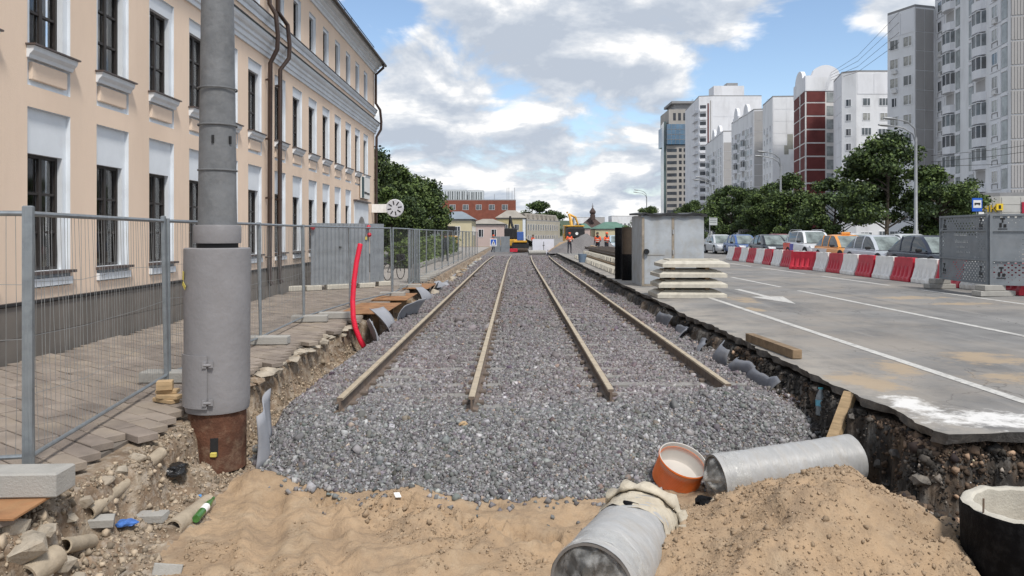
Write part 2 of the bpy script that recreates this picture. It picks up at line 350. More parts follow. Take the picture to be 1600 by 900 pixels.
def np_mesh(name, V, Q, m, smooth=True):
    used = np.unique(Q); mp_ = np.zeros(len(V), int); mp_[used] = np.arange(len(used))
    v = V[used]; q = mp_[Q]; k = q.shape[1]
    me = bpy.data.meshes.new(name); me.vertices.add(len(v)); me.vertices.foreach_set('co', v.astype('f').ravel())
    me.loops.add(q.size); me.loops.foreach_set('vertex_index', q.astype('i').ravel())
    me.polygons.add(len(q)); me.polygons.foreach_set('loop_start', np.arange(0, q.size, k, dtype='i')); me.polygons.foreach_set('loop_total', np.full(len(q), k, 'i'))
    me.materials.append(m); me.update(calc_edges=True); me.validate()
    if smooth: me.polygons.foreach_set('use_smooth', [True]*len(me.polygons))
    return me
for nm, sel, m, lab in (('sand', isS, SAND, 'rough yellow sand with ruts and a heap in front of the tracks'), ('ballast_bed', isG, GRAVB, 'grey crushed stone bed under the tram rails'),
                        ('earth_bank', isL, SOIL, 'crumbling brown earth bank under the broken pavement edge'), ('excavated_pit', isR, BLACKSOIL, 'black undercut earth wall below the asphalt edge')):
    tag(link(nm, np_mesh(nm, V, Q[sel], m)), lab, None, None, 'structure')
# wide ground sheet with an opening where the terrain lies; it falls away beyond the works
GRD = mat('far_ground', (0.17,0.16,0.14), 0.95, 0.2, 0.05, coord='World')
gxs = [-3000,-600,-150,-60,-8,8,60,150,600,3000]; gys = [-400,-6,112,130,200,300,450,800,3500]
mb = MB()
def gz(y): return -0.03-float(np.interp(y, [112,200,300,3500], [0,3,6,9])) if y > 112 else -0.03
for i in range(len(gxs)-1):
    for j in range(len(gys)-1):
        if gxs[i] >= -8 and gxs[i+1] <= 8 and gys[j] >= -6 and gys[j+1] <= 112: continue
        x0, x1, y0, y1 = gxs[i], gxs[i+1], gys[j], gys[j+1]
        mb.add([(x0,y0,gz(y0)),(x1,y0,gz(y0)),(x1,y1,gz(y1)),(x0,y1,gz(y1))], [(0,1,2,3)])
tag(mb.build('ground', GRD), 'bare ground reaching to the horizon', None, None, 'structure')

# ---- pavement on the left
mb = MB(); yy = seg((2.0,24,0.25), (24,100,2.0))
ex = edge_left(yy)-0.13
for i in range(len(yy)-1):
    mb.add([(-7.6,yy[i],0.0),(ex[i],yy[i],0.0),(ex[i+1],yy[i+1],0.0),(-7.6,yy[i+1],0.0)], [(0,1,2,3)])
    mb.add([(ex[i],yy[i],0.0),(ex[i],yy[i],-0.06),(ex[i+1],yy[i+1],-0.06),(ex[i+1],yy[i+1],0.0)], [(0,1,2,3)])
pave = tag(mb.build('pavement', JOINT), 'grey brown paved footway beside the peach building', None, None, 'structure')
pw, pl, ang = 0.20, 0.40, R(-36)
ca, sa = math.cos(ang), math.sin(ang); cells = []
for r_ in range(-160, 160):
    for c_ in range(-90, 90):
        u = c_*pl+(r_ % 2)*pl/2; v = r_*pw; x = -5.5+u*ca-v*sa; y = 14+u*sa+v*ca
        if 3.0 < y < 26 and -7.1 < x: cells.append((x, y))
EX = {}
def okp(x, y): return x < float(edge_left(np.array([y]))[0])-0.06
cells = [c for c in cells if okp(*c)]
cells.sort(key=lambda c: c[1])
vis = [c for c in cells if c[1] > 4.6]
def pav_mesh(m):
    g = 0.006; return MB().bbox(-pl/2+g, pl/2-g, -pw/2+g, pw/2-g, 0.002, 0.07, 0.006).mesh('paver', m)
pm = [pav_mesh(PAVER), pav_mesh(PAVER2)]
for (x, y) in vis[:300]:
    link('paver', random.choice(pm), pave, (x, y, random.uniform(-0.006, 0.004)), (random.uniform(-.012,.012), random.uniform(-.012,.012), ang))
mb = MB()
for (x, y) in [c for c in cells if c[1] <= 4.6]+vis[300:]:
    s = len(mb.v); g = 0.006; mb.cur = random.randint(0, 1); mb.bbox(-pl/2+g, pl/2-g, -pw/2+g, pw/2-g, 0.002, 0.07, 0.006)
    mb.xf(Matrix.Translation((x, y, random.uniform(-0.005, 0.004))) @ Matrix.Rotation(ang, 4, 'Z'), s)
tag(mb.build('paver', [PAVER, PAVER2], pave), kind='stuff')
FARPAVE = mat('far_paving', (0.30,0.275,0.25), 0.9, 0.12, 3, 0.2, 30, dirt=(0.38,0.35,0.31), dscale=0.6, damt=0.5, coord='World')
mb = MB()
yy = seg((25.9,100,1.5)); ex = edge_left(yy)-0.1
for i in range(len(yy)-1):
    mb.add([(-7.6,yy[i],0.065),(ex[i],yy[i],0.065),(ex[i+1],yy[i+1],0.065),(-7.6,yy[i+1],0.065)], [(0,1,2,3)])
    mb.add([(ex[i],yy[i],0.065),(ex[i],yy[i],-0.03),(ex[i+1],yy[i+1],-0.03),(ex[i+1],yy[i+1],0.065)], [(0,1,2,3)])
mb.build('far_paving', FARPAVE, pave)

# ---- road on the right: asphalt slab with a broken edge and a crown
def road_z(x): return 0.2+0.014*(min(x, 22)-3.65)
def asphalt():
    m = bpy.data.materials.new('asphalt'); m.use_nodes = True; t = m.node_tree; b = t.nodes['Principled BSDF']
    g = t.nodes.new('ShaderNodeNewGeometry'); P = g.outputs['Position']
    def nz(s, d=6, r=0.6, st=(1,1,1)):
        mp = t.nodes.new('ShaderNodeMapping'); mp.inputs['Scale'].default_value = st; t.links.new(P, mp.inputs[0])
        n = t.nodes.new('ShaderNodeTexNoise'); n.inputs['Scale'].default_value = s; n.inputs['Detail'].default_value = d; n.inputs['Roughness'].default_value = r; t.links.new(mp.outputs[0], n.inputs[0]); return n.outputs[0]
    def mr(v, a, bb, c=0.0, d=1.0):
        n = t.nodes.new('ShaderNodeMapRange'); n.interpolation_type = 'SMOOTHSTEP'
        for i, q in enumerate((a, bb, c, d)): n.inputs[i+1].default_value = q
        t.links.new(v, n.inputs[0]); return n.outputs[0]
    def mt(op, a, bb):
        n = t.nodes.new('ShaderNodeMath'); n.operation = op
        for i, q in enumerate((a, bb)):
            if isinstance(q, (int, float)): n.inputs[i].default_value = q
            else: t.links.new(q, n.inputs[i])
        return n.outputs[0]
    def mix(f, a, bb):
        n = t.nodes.new('ShaderNodeMix'); n.data_type = 'RGBA'
        for i, q in ((0, f), (6, a), (7, bb)):
            if isinstance(q, tuple): n.inputs[i].default_value = (*q, 1)
            else: t.links.new(q, n.inputs[i])
        return n.outputs[2]
    c = mix(mr(nz(0.7), 0.3, 0.7), (0.145,0.143,0.14), (0.235,0.23,0.222))
    c = mix(mt('MULTIPLY', mr(nz(140, 3), 0.5, 0.75), 0.45), c, (0.30,0.30,0.30))
    c = mix(mt('MULTIPLY', mr(nz(1.2, 8, 0.7, (3,0.35,1)), 0.5, 0.68), 0.5), c, (0.29,0.28,0.265))
    c = mix(mt('MULTIPLY', mr(nz(0.5, 6, 0.6, (4,0.1,1)), 0.52, 0.7), 0.6), c, (0.105,0.105,0.108))
    def crack(sc, w, amt, lo):                        # thin wandering cracks
        nonlocal c
        dv = t.nodes.new('ShaderNodeTexNoise'); dv.inputs['Scale'].default_value = 1.7; dv.inputs['Detail'].default_value = 5; t.links.new(P, dv.inputs[0])
        ad = t.nodes.new('ShaderNodeVectorMath'); ad.operation = 'MULTIPLY_ADD'; t.links.new(dv.outputs['Color'], ad.inputs[0]); ad.inputs[1].default_value = (0.9,0.9,0.9); t.links.new(P, ad.inputs[2])
        vo = t.nodes.new('ShaderNodeTexVoronoi'); vo.feature = 'DISTANCE_TO_EDGE'; vo.inputs['Scale'].default_value = sc; t.links.new(ad.outputs[0], vo.inputs['Vector'])
        c = mix(mt('MULTIPLY', mt('MULTIPLY', mr(vo.outputs['Distance'], w, 0.0), mr(nz(0.35, 3), lo, lo+0.12)), amt), c, (0.06,0.06,0.06))
    crack(0.35, 0.006, 0.8, 0.42); crack(0.9, 0.010, 0.6, 0.52)
    c = mix(mt('MULTIPLY', mr(nz(0.28, 9, 0.72), 0.44, 0.64), 0.6), c, (0.31,0.275,0.235))
    sx = t.nodes.new('ShaderNodeSeparateXYZ'); t.links.new(P, sx.inputs[0])
    edge = mt('MULTIPLY', mr(sx.outputs[0], 4.9, 3.7), mr(nz(1.6, 8, 0.7), 0.36, 0.62)); c = mix(mt('MULTIPLY', edge, 0.8), c, (0.35,0.32,0.28))
    def spots(L_, colr, amt, ns=3.0):
        nonlocal c
        tot = None
        for (x, y, rx, ry) in L_:
            s = t.nodes.new('ShaderNodeVectorMath'); s.operation = 'SUBTRACT'; t.links.new(P, s.inputs[0]); s.inputs[1].default_value = (x, y, 0.25)
            q = t.nodes.new('ShaderNodeVectorMath'); q.operation = 'MULTIPLY'; t.links.new(s.outputs[0], q.inputs[0]); q.inputs[1].default_value = (1/rx, 1/ry, 0.0)
            l = t.nodes.new('ShaderNodeVectorMath'); l.operation = 'LENGTH'; t.links.new(q.outputs[0], l.inputs[0])
            v = mr(l.outputs['Value'], 1.0, 0.0); tot = v if tot is None else mt('MAXIMUM', tot, v)
        f = mr(mt('ADD', tot, mt('MULTIPLY', mt('SUBTRACT', nz(ns, 9, 0.68), 0.5), 2.6)), 0.38, 0.95)
        c = mix(mt('MULTIPLY', mt('MULTIPLY', f, mr(tot, 0.0, 0.12)), amt), c, colr)
    pts = lambda L_: [(*at(px, py, 0.24).xy, rx, ry) for px, py, rx, ry in L_]
    spots(pts([(1165,468,0.7,1.9), (1180,482,0.3,1.2), (1420,468,1.7,1.0), (1540,560,1.0,1.2), (1590,590,0.9,0.8), (1400,570,0.7,1.0), (1350,590,0.8,1.1), (1500,478,1.5,0.7)]), (0.40,0.305,0.20), 0.7)
    spots([(4.3,6.75,1.1,0.6), (5.2,6.8,1.0,0.45), (3.95,7.3,0.45,0.9)], (0.72,0.71,0.69), 0.9, 5.0)
    t.links.new(c, b.inputs['Base Color']); b.inputs['Roughness'].default_value = 0.9; b.inputs['Specular IOR Level'].default_value = 0.25
    bn = t.nodes.new('ShaderNodeBump'); bn.inputs['Strength'].default_value = 0.35; bn.inputs['Distance'].default_value = 0.01
    t.links.new(nz(110, 4), bn.inputs['Height']); t.links.new(bn.outputs[0], b.inputs['Normal']); return m
ASPH = asphalt()
ASPHCUT = mat('asphalt_cut', (0.13,0.12,0.11), 0.95, 0.3, 9, 0.8, 40, dirt=[((0.27,0.24,0.20), 4, 0.6), ((0.05,0.05,0.05), 6, 0.6)], coord='World')
mb = MB(); ry = seg((6.42,16,0.06), (16,40,0.5), (40,420,10)); rx = [0.0,0.25,0.6,1.2,2.5,6,18.35,40]
fx = {}
re = road_edge(ry)+0.05*fbm(ry, ry*0+9, 6, 3, 35)
gridv = []
for j, y in enumerate(ry):
    row = []
    for i, dx in enumerate(rx):
        x = re[j]+dx if i < 3 else 3.65+dx
        row.append((x, y, road_z(x)))
    gridv.append(row)
# the torn front edge
fxs = seg((3.62,6.2,0.06), (6.2,9.0,0.4), (9,43.6,6)); ff = front_edge(fxs)+0.03*fbm(fxs, fxs*0+4, 5, 3, 36)-0.02
nr = len(rx); P = [p for row in gridv for p in row]
mb.add(P, [(j*nr+i, j*nr+i+1, (j+1)*nr+i+1, (j+1)*nr+i) for j in range(len(ry)-1) for i in range(nr-1)])
mb.cur = 1
T = 0.095
b0 = len(mb.v)
for j, y in enumerate(ry): mb.v.append((re[j]+0.03+0.03*math.sin(y*9.7), y, road_z(re[j])-T*(0.95+0.35*float(fbm(np.array([y]),np.array([2.0]),2.5,4,37)[0]))))
for j in range(len(ry)-1): mb.f.append([j*nr, (j+1)*nr, b0+j+1, b0+j]); mb.m.append(1)
mb.cur = 0
k = len(fxs); e0 = float(re[0])
fx_ = [max(x, e0) for x in fxs]
Pf = [(fx_[i], 6.42, road_z(fx_[i])) for i in range(k)]+[(fx_[i]+0.0, 6.42-0.10-abs(ff[i]-6.42)*1.6 if i else 6.40, road_z(fx_[i])-0.004) for i in range(k)]
mb.add(Pf, [(i, i+k, i+1+k, i+1) for i in range(k-1)])
mb.cur = 1
Pb = [Pf[i+k] for i in range(k)]+[(fx_[i], Pf[i+k][1]+0.05, road_z(fx_[i])-T*(1.0+0.5*float(fbm(np.array([fx_[i]]),np.array([5.0]),3.0,4,38)[0]))) for i in range(k)]
mb.add(Pb, [(i, i+k, i+1+k, i+1) for i in range(k-1)])
road = tag(mb.build('road', [ASPH, ASPHCUT]), 'grey asphalt carriageway with a broken edge above the pit', None, None, 'structure')
# painted lines on the road
def paint(name, x, y0, y1, w=0.13):
    n = max(1, int((y1-y0)/1.0)); m = MB()
    for i in range(n):
        a_, b_ = y0+(y1-y0)*i/n, y0+(y1-y0)*(i+1)/n
        m.add([(x-w/2,a_,road_z(x-w/2)+0.005),(x+w/2,a_,road_z(x+w/2)+0.005),(x+w/2,b_,road_z(x+w/2)+0.005),(x-w/2,b_,road_z(x-w/2)+0.005)], [(0,1,2,3)])
    m.build(name, PAINTW, road)
paint('lane_line', 5.08, 6.75, 19.6); paint('lane_line', 8.12, 6.6, 21.2)
for a_, b_ in ((22.6,27.8), (31,36), (40,45)): paint('lane_dash', 8.12, a_, b_)
for a_, b_ in ((9,20.8), (22.6,27.6), (29.2,34.4), (35.8,40.5), (43,48), (51,56)): paint('lane_dash', 11.45, a_, b_)
m = MB(); ax_, ay_ = 6.6, 19.4                       # straight-ahead arrow pointing towards the camera
m.add([(ax_-0.09,ay_,0),(ax_+0.09,ay_,0),(ax_+0.09,ay_+2.6,0),(ax_-0.09,ay_+2.6,0),(ax_-0.42,ay_,0),(ax_+0.42,ay_,0),(ax_,ay_-2.0,0)], [(0,1,2,3),(6,5,4)])
m.v = [(p[0], p[1], road_z(p[0])+0.006) for p in m.v]; m.build('lane_arrow', PAINTW, road)

# ---- ballast stones: real stones near, sparser farther out
def ico():
    t = (1+5**.5)/2
    v = np.array([(-1,t,0),(1,t,0),(-1,-t,0),(1,-t,0),(0,-1,t),(0,1,t),(0,-1,-t),(0,1,-t),(t,0,-1),(t,0,1),(-t,0,-1),(-t,0,1)], float)
    f = np.array([(0,11,5),(0,5,1),(0,1,7),(0,7,10),(0,10,11),(1,5,9),(5,11,4),(11,10,2),(10,7,6),(7,1,8),(3,9,4),(3,4,2),(3,2,6),(3,6,8),(3,8,9),(4,9,5),(2,4,11),(6,2,10),(8,6,7),(9,8,1)])
    return v/np.linalg.norm(v[0]), f
IV, IF = ico()
CV = np.array([(-1,-1,-1),(1,-1,-1),(1,1,-1),(-1,1,-1),(-1,-1,1),(1,-1,1),(1,1,1),(-1,1,1)], float)
CF = np.array([(0,3,2,1),(4,5,6,7),(0,1,5,4),(1,2,6,5),(2,3,7,6),(3,0,4,7)])
def rotmats(n):
    q = rng.normal(size=(n,4)); q /= np.linalg.norm(q, axis=1)[:,None]; w,x,y,z = q.T
    return np.stack([1-2*(y*y+z*z),2*(x*y-z*w),2*(x*z+y*w),2*(x*y+z*w),1-2*(x*x+z*z),2*(y*z-x*w),2*(x*z-y*w),2*(y*z+x*w),1-2*(x*x+y*y)], -1).reshape(n,3,3)
def stones(name, X, Y, S, C, m, lift=0.25):
    n = len(X); Z = Hh(X, Y)+S*lift
    sc = S[:,None]*rng.uniform(0.5, 1.25, (n,3))
    v = (CV[None]+rng.uniform(-0.42, 0.42, (n,8,3)))*0.72*sc[:,None,:]
    v = np.einsum('nij,nkj->nki', rotmats(n), v)+np.stack([X,Y,Z],-1)[:,None,:]
    f = (CF[None]+8*np.arange(n)[:,None,None]).reshape(-1,4)
    me = np_mesh(name, v.reshape(-1,3), f, m, False)
    ca_ = me.color_attributes.new('Col', 'FLOAT_COLOR', 'POINT')
    c4 = np.ones((n*8,4), 'f'); c4[:,:3] = np.repeat(C, 8, 0); ca_.data.foreach_set('color', c4.ravel()); return me
def scatter(n, x0, x1, y0, y1): return rng.uniform(x0, x1, n), rng.uniform(y0, y1, n)
def keepg(X, Y): k = (Y > toe(X)-0.08) & (wl_(X,Y) < 0.22) & (X > -2.93+0.1*fbm(X, Y, 2.0, 3, 72)) & (wr_(X,Y) < 0.25) & (pit_(X,Y) < 0.5); return X[k], Y[k]
sets = [scatter(78000, -3.2, 3.6, 6.75, 9.6), scatter(56000, -3.35, 3.6, 9.6, 15.5), scatter(23000, -3.3, 3.6, 15.5, 27), scatter(15000, -3.0, 3.6, 27, 68)]
XA = []; YA = []; SA = []
for (X, Y), s in zip(sets, (0.0126, 0.0150, 0.024, 0.036)):
    X, Y = keepg(X, Y); XA.append(X); YA.append(Y); SA.append(s*rng.lognormal(0, 0.38, len(X)))
ex_ = rng.uniform(-2.8, 3.4, 260); ey_ = toe(ex_)-np.abs(rng.normal(0, 0.22, 260)); k = pit_(ex_, ey_) < 0.3
XA.append(ex_[k]); YA.append(ey_[k]); SA.append(0.02*rng.lognormal(0, 0.3, k.sum()))
X = np.concatenate(XA); Y = np.concatenate(YA); S = np.concatenate(SA)
kp = np.ones(len(X), bool)                           # rails and sleeper ends stay partly clear of stones
for i_ in range(4):
    dxr = np.abs(X-RAILX[i_]); ph = np.abs(((Y-RAIL0[i_-i_ % 2]-0.35-0.2*(i_//2)+0.3) % 0.6)-0.3)
    kp &= ~((dxr < 0.06) & (Y > RAIL0[i_]-0.02) & (Y < 46)); kp &= ~((dxr < 0.42) & (ph < 0.11) & (Y > RAIL0[i_]+0.1) & (Y < 30) & (rng.random(len(X)) < 0.8-0.9*np.maximum(0, dxr-0.2)))
X, Y, S = X[kp], Y[kp], S[kp]
g_ = (0.186*np.exp(rng.normal(0, 1, len(X))*(0.36-0.18*sst(9, 20, Y)))*(1-0.12*sst(9, 20, Y))).clip(0.05, 0.65); tint = rng.normal(0, 0.006, (len(X),3)); pur = sst(8.6, 9.6, Y)*(0.5+0.5*fbm(X, Y, 0.6, 3, 71))*0.035
C = (g_[:,None]+tint+np.stack([pur*0.9+0.004, pur*0.1+0.002, pur*0.2+0.004],-1)).clip(0.05, 0.7)
br = rng.random(len(X)) < 0.03; C[br] = C[br]*np.array([1.15,0.95,0.78])
tag(link('ballast_stones', stones('ballast_stones', X, Y, S, C, STONE)), 'loose grey crushed stone spread around the tram rails', 'gravel', None, 'stuff')
# rubble on the banks
X, Y = scatter(24000, -3.7, -2.3, 4.6, 16); w = wl_(X, Y); k = ((w > 0.06) & (w < 0.97)) | ((X < -2.9) & (Y > 8.4) & (w < 0.5)); X, Y = X[k], Y[k]
S = 0.0085*rng.lognormal(0, 0.55, len(X)); b_ = rng.uniform(0.4, 1.35, len(X))[:,None]
C = (np.array([[0.37,0.30,0.22]])*b_).clip(0.05,0.7)
tag(link('bank_rubble', stones('bank_rubble', X, Y, S.clip(0.006,0.05), C, STONE)), 'small stones and crumbs on the brown earth bank', 'rubble', None, 'stuff')
X, Y = scatter(5000, 2.7, 4.0, 5.0, 18); XW, YW = scatter(15000, 3.25, 5.6, 6.05, 6.6); XV, YV = scatter(15000, 3.2, 3.75, 6.4, 12); X = np.concatenate([X,XW,XV]); Y = np.concatenate([Y,YW,YV]); w = wr_(X, Y); k = ((w > 0.05) & (w < 0.95)) | (pit_(X,Y) > 0.4); X, Y = X[k], Y[k]
S = (0.0085*rng.lognormal(0, 0.65, len(X))).clip(0.004, 0.05); b_ = (0.42*rng.lognormal(-0.1, 0.6, len(X)))[:,None]
C = (np.array([[0.12,0.105,0.09]])*b_); lt = rng.random(len(X)) < 0.06; C[lt] *= 4; bn_ = fbm(X, Y+X, 1.5, 3, 66) > 0.1; C[bn_] *= np.array([1.9,1.5,1.2]); C = C.clip(0.02,0.6)
tag(link('pit_rubble', stones('pit_rubble', X, Y, S, C, STONE)), 'dark broken crumbs of asphalt below the road edge', 'rubble', None, 'stuff')
# crumbs of sand
X, Y = scatter(26000, -2.6, 3.2, 4.6, 7.4); k = (Y < toe(X)) & (pit_(X,Y) < 0.5); X, Y = X[k], Y[k]
cl = fbm(X, Y, 1.6, 3, 77)-0.10+0.75*(np.hypot(X-2.2, Y-5.4) < 1.2) > -0.12+0.3*rng.random(len(X)); X, Y = X[cl], Y[cl]
S = (0.0046*rng.lognormal(0, 0.6, len(X))).clip(0.003, 0.035); C = np.array([[0.34,0.25,0.165]])*rng.uniform(0.75,1.2,len(X))[:,None]
tag(link('sand_clods', stones('sand_clods', X, Y, S, C, STONE)), 'small clods of damp sand scattered on the sand', 'sand clods', None, 'stuff')

# ---- rails and sleepers
prof = [(-.075,-.18),(.075,-.18),(.075,-.168),(.012,-.15),(.010,-.04),(.036,-.03),(.036,-.004),(.028,0),(-.028,0),(-.036,-.004),(-.036,-.03),(-.010,-.04),(-.012,-.15),(-.075,-.168)]
names = ('leftmost', 'second from left', 'third from left', 'rightmost')
def railx(i, y): return RAILX[i]+0.00042*max(0, y-44)**2*1.2
for i in range(4):
    ysr = [RAIL0[i]]+list(np.arange(12, 68, 4.0))
    mb = MB(); n = len(prof); P = []
    for y in ysr: P += [(railx(i, y)+px, y, pz) for px, pz in prof]
    mb.add(P, [(a_*n+k_, a_*n+(k_+1) % n, (a_+1)*n+(k_+1) % n, (a_+1)*n+k_) for a_ in range(len(ysr)-1) for k_ in range(n)]+[tuple(range(n)), tuple(range(len(P)-1, len(P)-n-1, -1))])
    mb.m = [1 if (q % n) in (5,6,7,8,9) and q < n*(len(ysr)-1) else 0 for q in range(len(mb.f))]
    root = thing('tram_rail', f'brown steel tram rail, {names[i]} of the four in the ballast', 'rail', (RAILX[i], RAIL0[i], 0), 0, 'tram rails')
    o = mb.xf(Matrix.Translation((-RAILX[i], -RAIL0[i], 0))).build('rail_bar', [STEEL, RAILTOP], root)
    clip = MB().bbox(-.04,.04,-.05,.05,-.175,-.125,.01).mesh('fastener', STEEL)
    for k_ in range(34):
        y = RAIL0[i]+0.35+k_*0.6; link('fastener', clip, root, (-.09, y-RAIL0[i], 0)); link('fastener', clip, root, (.09, y-RAIL0[i], 0))
SLEEPC = mat('dusty_sleeper', (0.25,0.24,0.225), 0.95, 0.15, 4, 0.4, 40)
slm = MB().hexa([(-1.25,-.13,-.2),(1.25,-.13,-.2),(1.25,.13,-.2),(-1.25,.13,-.2),(-1.23,-.10,0),(1.23,-.10,0),(1.23,.10,0),(-1.23,.10,0)]).mesh('sleeper', SLEEPC)
for t_ in range(2):
    xc = (RAILX[2*t_]+RAILX[2*t_+1])/2
    for k_ in range(34):
        y = RAIL0[2*t_]+0.35+k_*0.6+0.2*t_
        o = link('sleeper', slm, None, (xc, y, -0.168+random.uniform(-0.008,0.004)), (0, 0, random.uniform(-.01,.01)))
        tag(o, 'concrete sleeper half buried in ballast under the %s pair of rails' % ('left' if t_ == 0 else 'right'), 'sleeper', 'sleepers under the %s track' % ('left' if t_ == 0 else 'right'))
# ================================================================ the peach building on the left
FX = -7.18; Y0 = 5.0; Y1 = 37.7                     # facade plane, from beyond the frame to its far corner
bld = thing('peach_building', 'long three storey peach building with white window surrounds and brown downpipes', 'building', (FX, Y0, 0))
cols = [10.88-1.81*3+1.81*k for k in range(9)]      # window bays before the downpipes
cols = [c for c in cols if c > 5.2][:8]
cols = [7.26, 9.07, 10.88, 12.68, 14.50, 16.28, 18.08, 19.88, 22.06, 23.85, 25.70, 27.55, 29.40, 31.28, 33.15, 35.00]
WW = 1.05
openings = []                                        # (y0, y1, z0, z1)
for i, c in enumerate(cols):
    door = i >= 15
    if i < 14: openings.append((c, c+WW, 1.08, 3.78))
    openings.append((c, c+WW, 4.10, 6.66))
    openings.append((c+0.08, c+WW-0.14, 8.26, 9.66))
DOOR = (32.9, 36.0, 0.07, 3.35)
openings.append(DOOR)
ybr = sorted({Y0, Y1} | {o[0] for o in openings} | {o[1] for o in openings}); zbr = sorted({0.91, 10.2} | {o[2] for o in openings if o[2] > .95} | {o[3] for o in openings})
def inside(y, z): return any(o[0] < y < o[1] and o[2] < z < o[3] for o in openings)
mb = MB()
for i in range(len(ybr)-1):
    for j in range(len(zbr)-1):
        if not inside((ybr[i]+ybr[i+1])/2, (zbr[j]+zbr[j+1])/2):
            mb.add([(0,ybr[i]-Y0,zbr[j]),(0,ybr[i+1]-Y0,zbr[j]),(0,ybr[i+1]-Y0,zbr[j+1]),(0,ybr[i]-Y0,zbr[j+1])], [(0,1,2,3)])
L_ = Y1-Y0
mb.add([(0,L_,0),(-12,L_,0),(-12,L_,10.2),(0,L_,10.2)], [(0,1,2,3)]); mb.add([(0,0,0),(-12,0,0),(-12,0,10.2),(0,0,10.2)], [(0,1,2,3)])
me = mb.mesh('wall', PEACH); link('wall', me, bld)
# window units: local origin at the near lower outer corner of the opening, +y along the facade, x<0 into the wall
def ring(mb, y0, y1, z0, z1, xa, xb):                # four reveal faces
    mb.add([(xa,y0,z0),(xa,y1,z0),(xa,y1,z1),(xa,y0,z1),(xb,y0,z0),(xb,y1,z0),(xb,y1,z1),(xb,y0,z1)], [(0,1,5,4),(1,2,6,5),(2,3,7,6),(3,0,4,7)])
def plate_hole(mb, y0, y1, z0, z1, a, b, c, d, x):
    mb.add([(x,y0,z0),(x,y1,z0),(x,y1,z1),(x,y0,z1),(x,a,c),(x,b,c),(x,b,d),(x,a,d)], [(0,1,5,4),(1,2,6,5),(2,3,7,6),(3,0,4,7)])
def window_meshes(W, Hh_, ga, gb, gc, gd, rec, rev, rows):
    s = MB(); ring(s, 0, W, 0, Hh_, 0, -rec); plate_hole(s, 0, W, 0, Hh_, ga, gb, gc, gd, -rec); ring(s, ga, gb, gc, gd, -rec, -rec-rev)
    xf_ = -rec-rev; fr = MB(); t = 0.05
    for a, b, c, d in ((ga,ga+t,gc,gd),(gb-t,gb,gc,gd),(ga+t,gb-t,gc,gc+t),(ga+t,gb-t,gd-t,gd),((ga+gb)/2-.035,(ga+gb)/2+.035,gc+t,gd-t)): fr.box(xf_-.05, xf_+.03, a, b, c, d)
    for k in range(1, rows):
        z = gc+(gd-gc)*k/rows; fr.box(xf_-.045, xf_+.018, ga+t, (ga+gb)/2-.035, z-.018, z+.018); fr.box(xf_-.045, xf_+.018, (ga+gb)/2+.035, gb-t, z-.018, z+.018)
    panes = []
    for k in range(rows):
        for h_ in range(2):
            z0, z1 = gc+(gd-gc)*k/rows+.02, gc+(gd-gc)*(k+1)/rows-.02; a, b = ((ga+t,(ga+gb)/2-.036) if h_ == 0 else ((ga+gb)/2+.036,gb-t))
            panes.append(MB().box(xf_-.02, xf_-.012, a, b, max(z0,gc+t), min(z1,gd-t)).mesh('pane', PANEGL))
    cu = MB()
    nfold = 26
    for side in (0, 1):
        a, b = (ga, ga+(gb-ga)*.42) if side == 0 else (gb-(gb-ga)*.40, gb)
        P = []
        for k in range(nfold+1):
            y = a+(b-a)*k/nfold; P += [(xf_-.16+.018*math.sin(k*1.9+side), y, gc), (xf_-.16+.018*math.sin(k*1.9+side), y, gd)]
        cu.add(P, [(2*k,2*k+2,2*k+3,2*k+1) for k in range(nfold)])
    bk = MB().add([(xf_-.5,ga-.4,gc-.3),(xf_-.5,gb+.4,gc-.3),(xf_-.5,gb+.4,gd+.3),(xf_-.5,ga-.4,gd+.3)], [(0,1,2,3)])
    return s.mesh('window', WHITE), fr.mesh('frame', DARKFRAME), panes, cu.mesh('curtain', CURT), bk.mesh('dark_room', BLK)
PANEGL = mat('clear_pane', (0.9,0.92,0.93), 0.03, 0.0, 1, spec=0.5, trans=1.0)
ROOMW = BLK
g1 = window_meshes(WW, 2.70, 0.10, 0.95, 0.25, 2.02, 0.07, 0.11, 3)
g2 = window_meshes(WW, 2.56, 0.12, 0.93, 0.61, 2.27, 0.05, 0.12, 3)
g3 = window_meshes(WW-0.22, 1.40, 0.11, 0.72, 0.06, 1.28, 0.05, 0.12, 2)
sill1 = MB().box(-.06,.10,-.02,WW+.02,.20,.245).mesh('sill', SILLM)
sill1b = MB().box(-.06,.05,.0,WW,.02,.14).mesh('apron', WHITE)
sill2 = MB().box(-.04,.15,-.05,WW+.05,.575,.60).mesh('sill', SILLM)
sill2b = MB().prism([(-.045,.40),(.03,.40),(.05,.45),(.10,.50),(.12,.572),(-.045,.572)], -.02, WW+.02).mesh('sill_moulding', WHITE)
apr2 = MB().bbox(-.047,.012,.10,WW-.10,.09,.36,.012).mesh('apron_panel', PEACH)
def put_window(meshes, y, z, extra, rows):
    s, fr, panes, cu, bk = meshes
    w = link('window', s, bld, (0, y-Y0, z)); link('frame', fr, w)
    for p in panes: link('pane', p, w)
    link('curtain', cu, w); link('room', bk, w)
    for nm, e in extra: link(nm, e, w)
for i, c in enumerate(cols):
    if i < 14: put_window(g1, c, 1.08, [('sill', sill1), ('apron', sill1b)], 3)
    put_window(g2, c, 4.10, [('sill', sill2), ('sill_moulding', sill2b), ('apron_panel', apr2)], 3)
    put_window(g3, c+0.08, 8.26, [], 2)
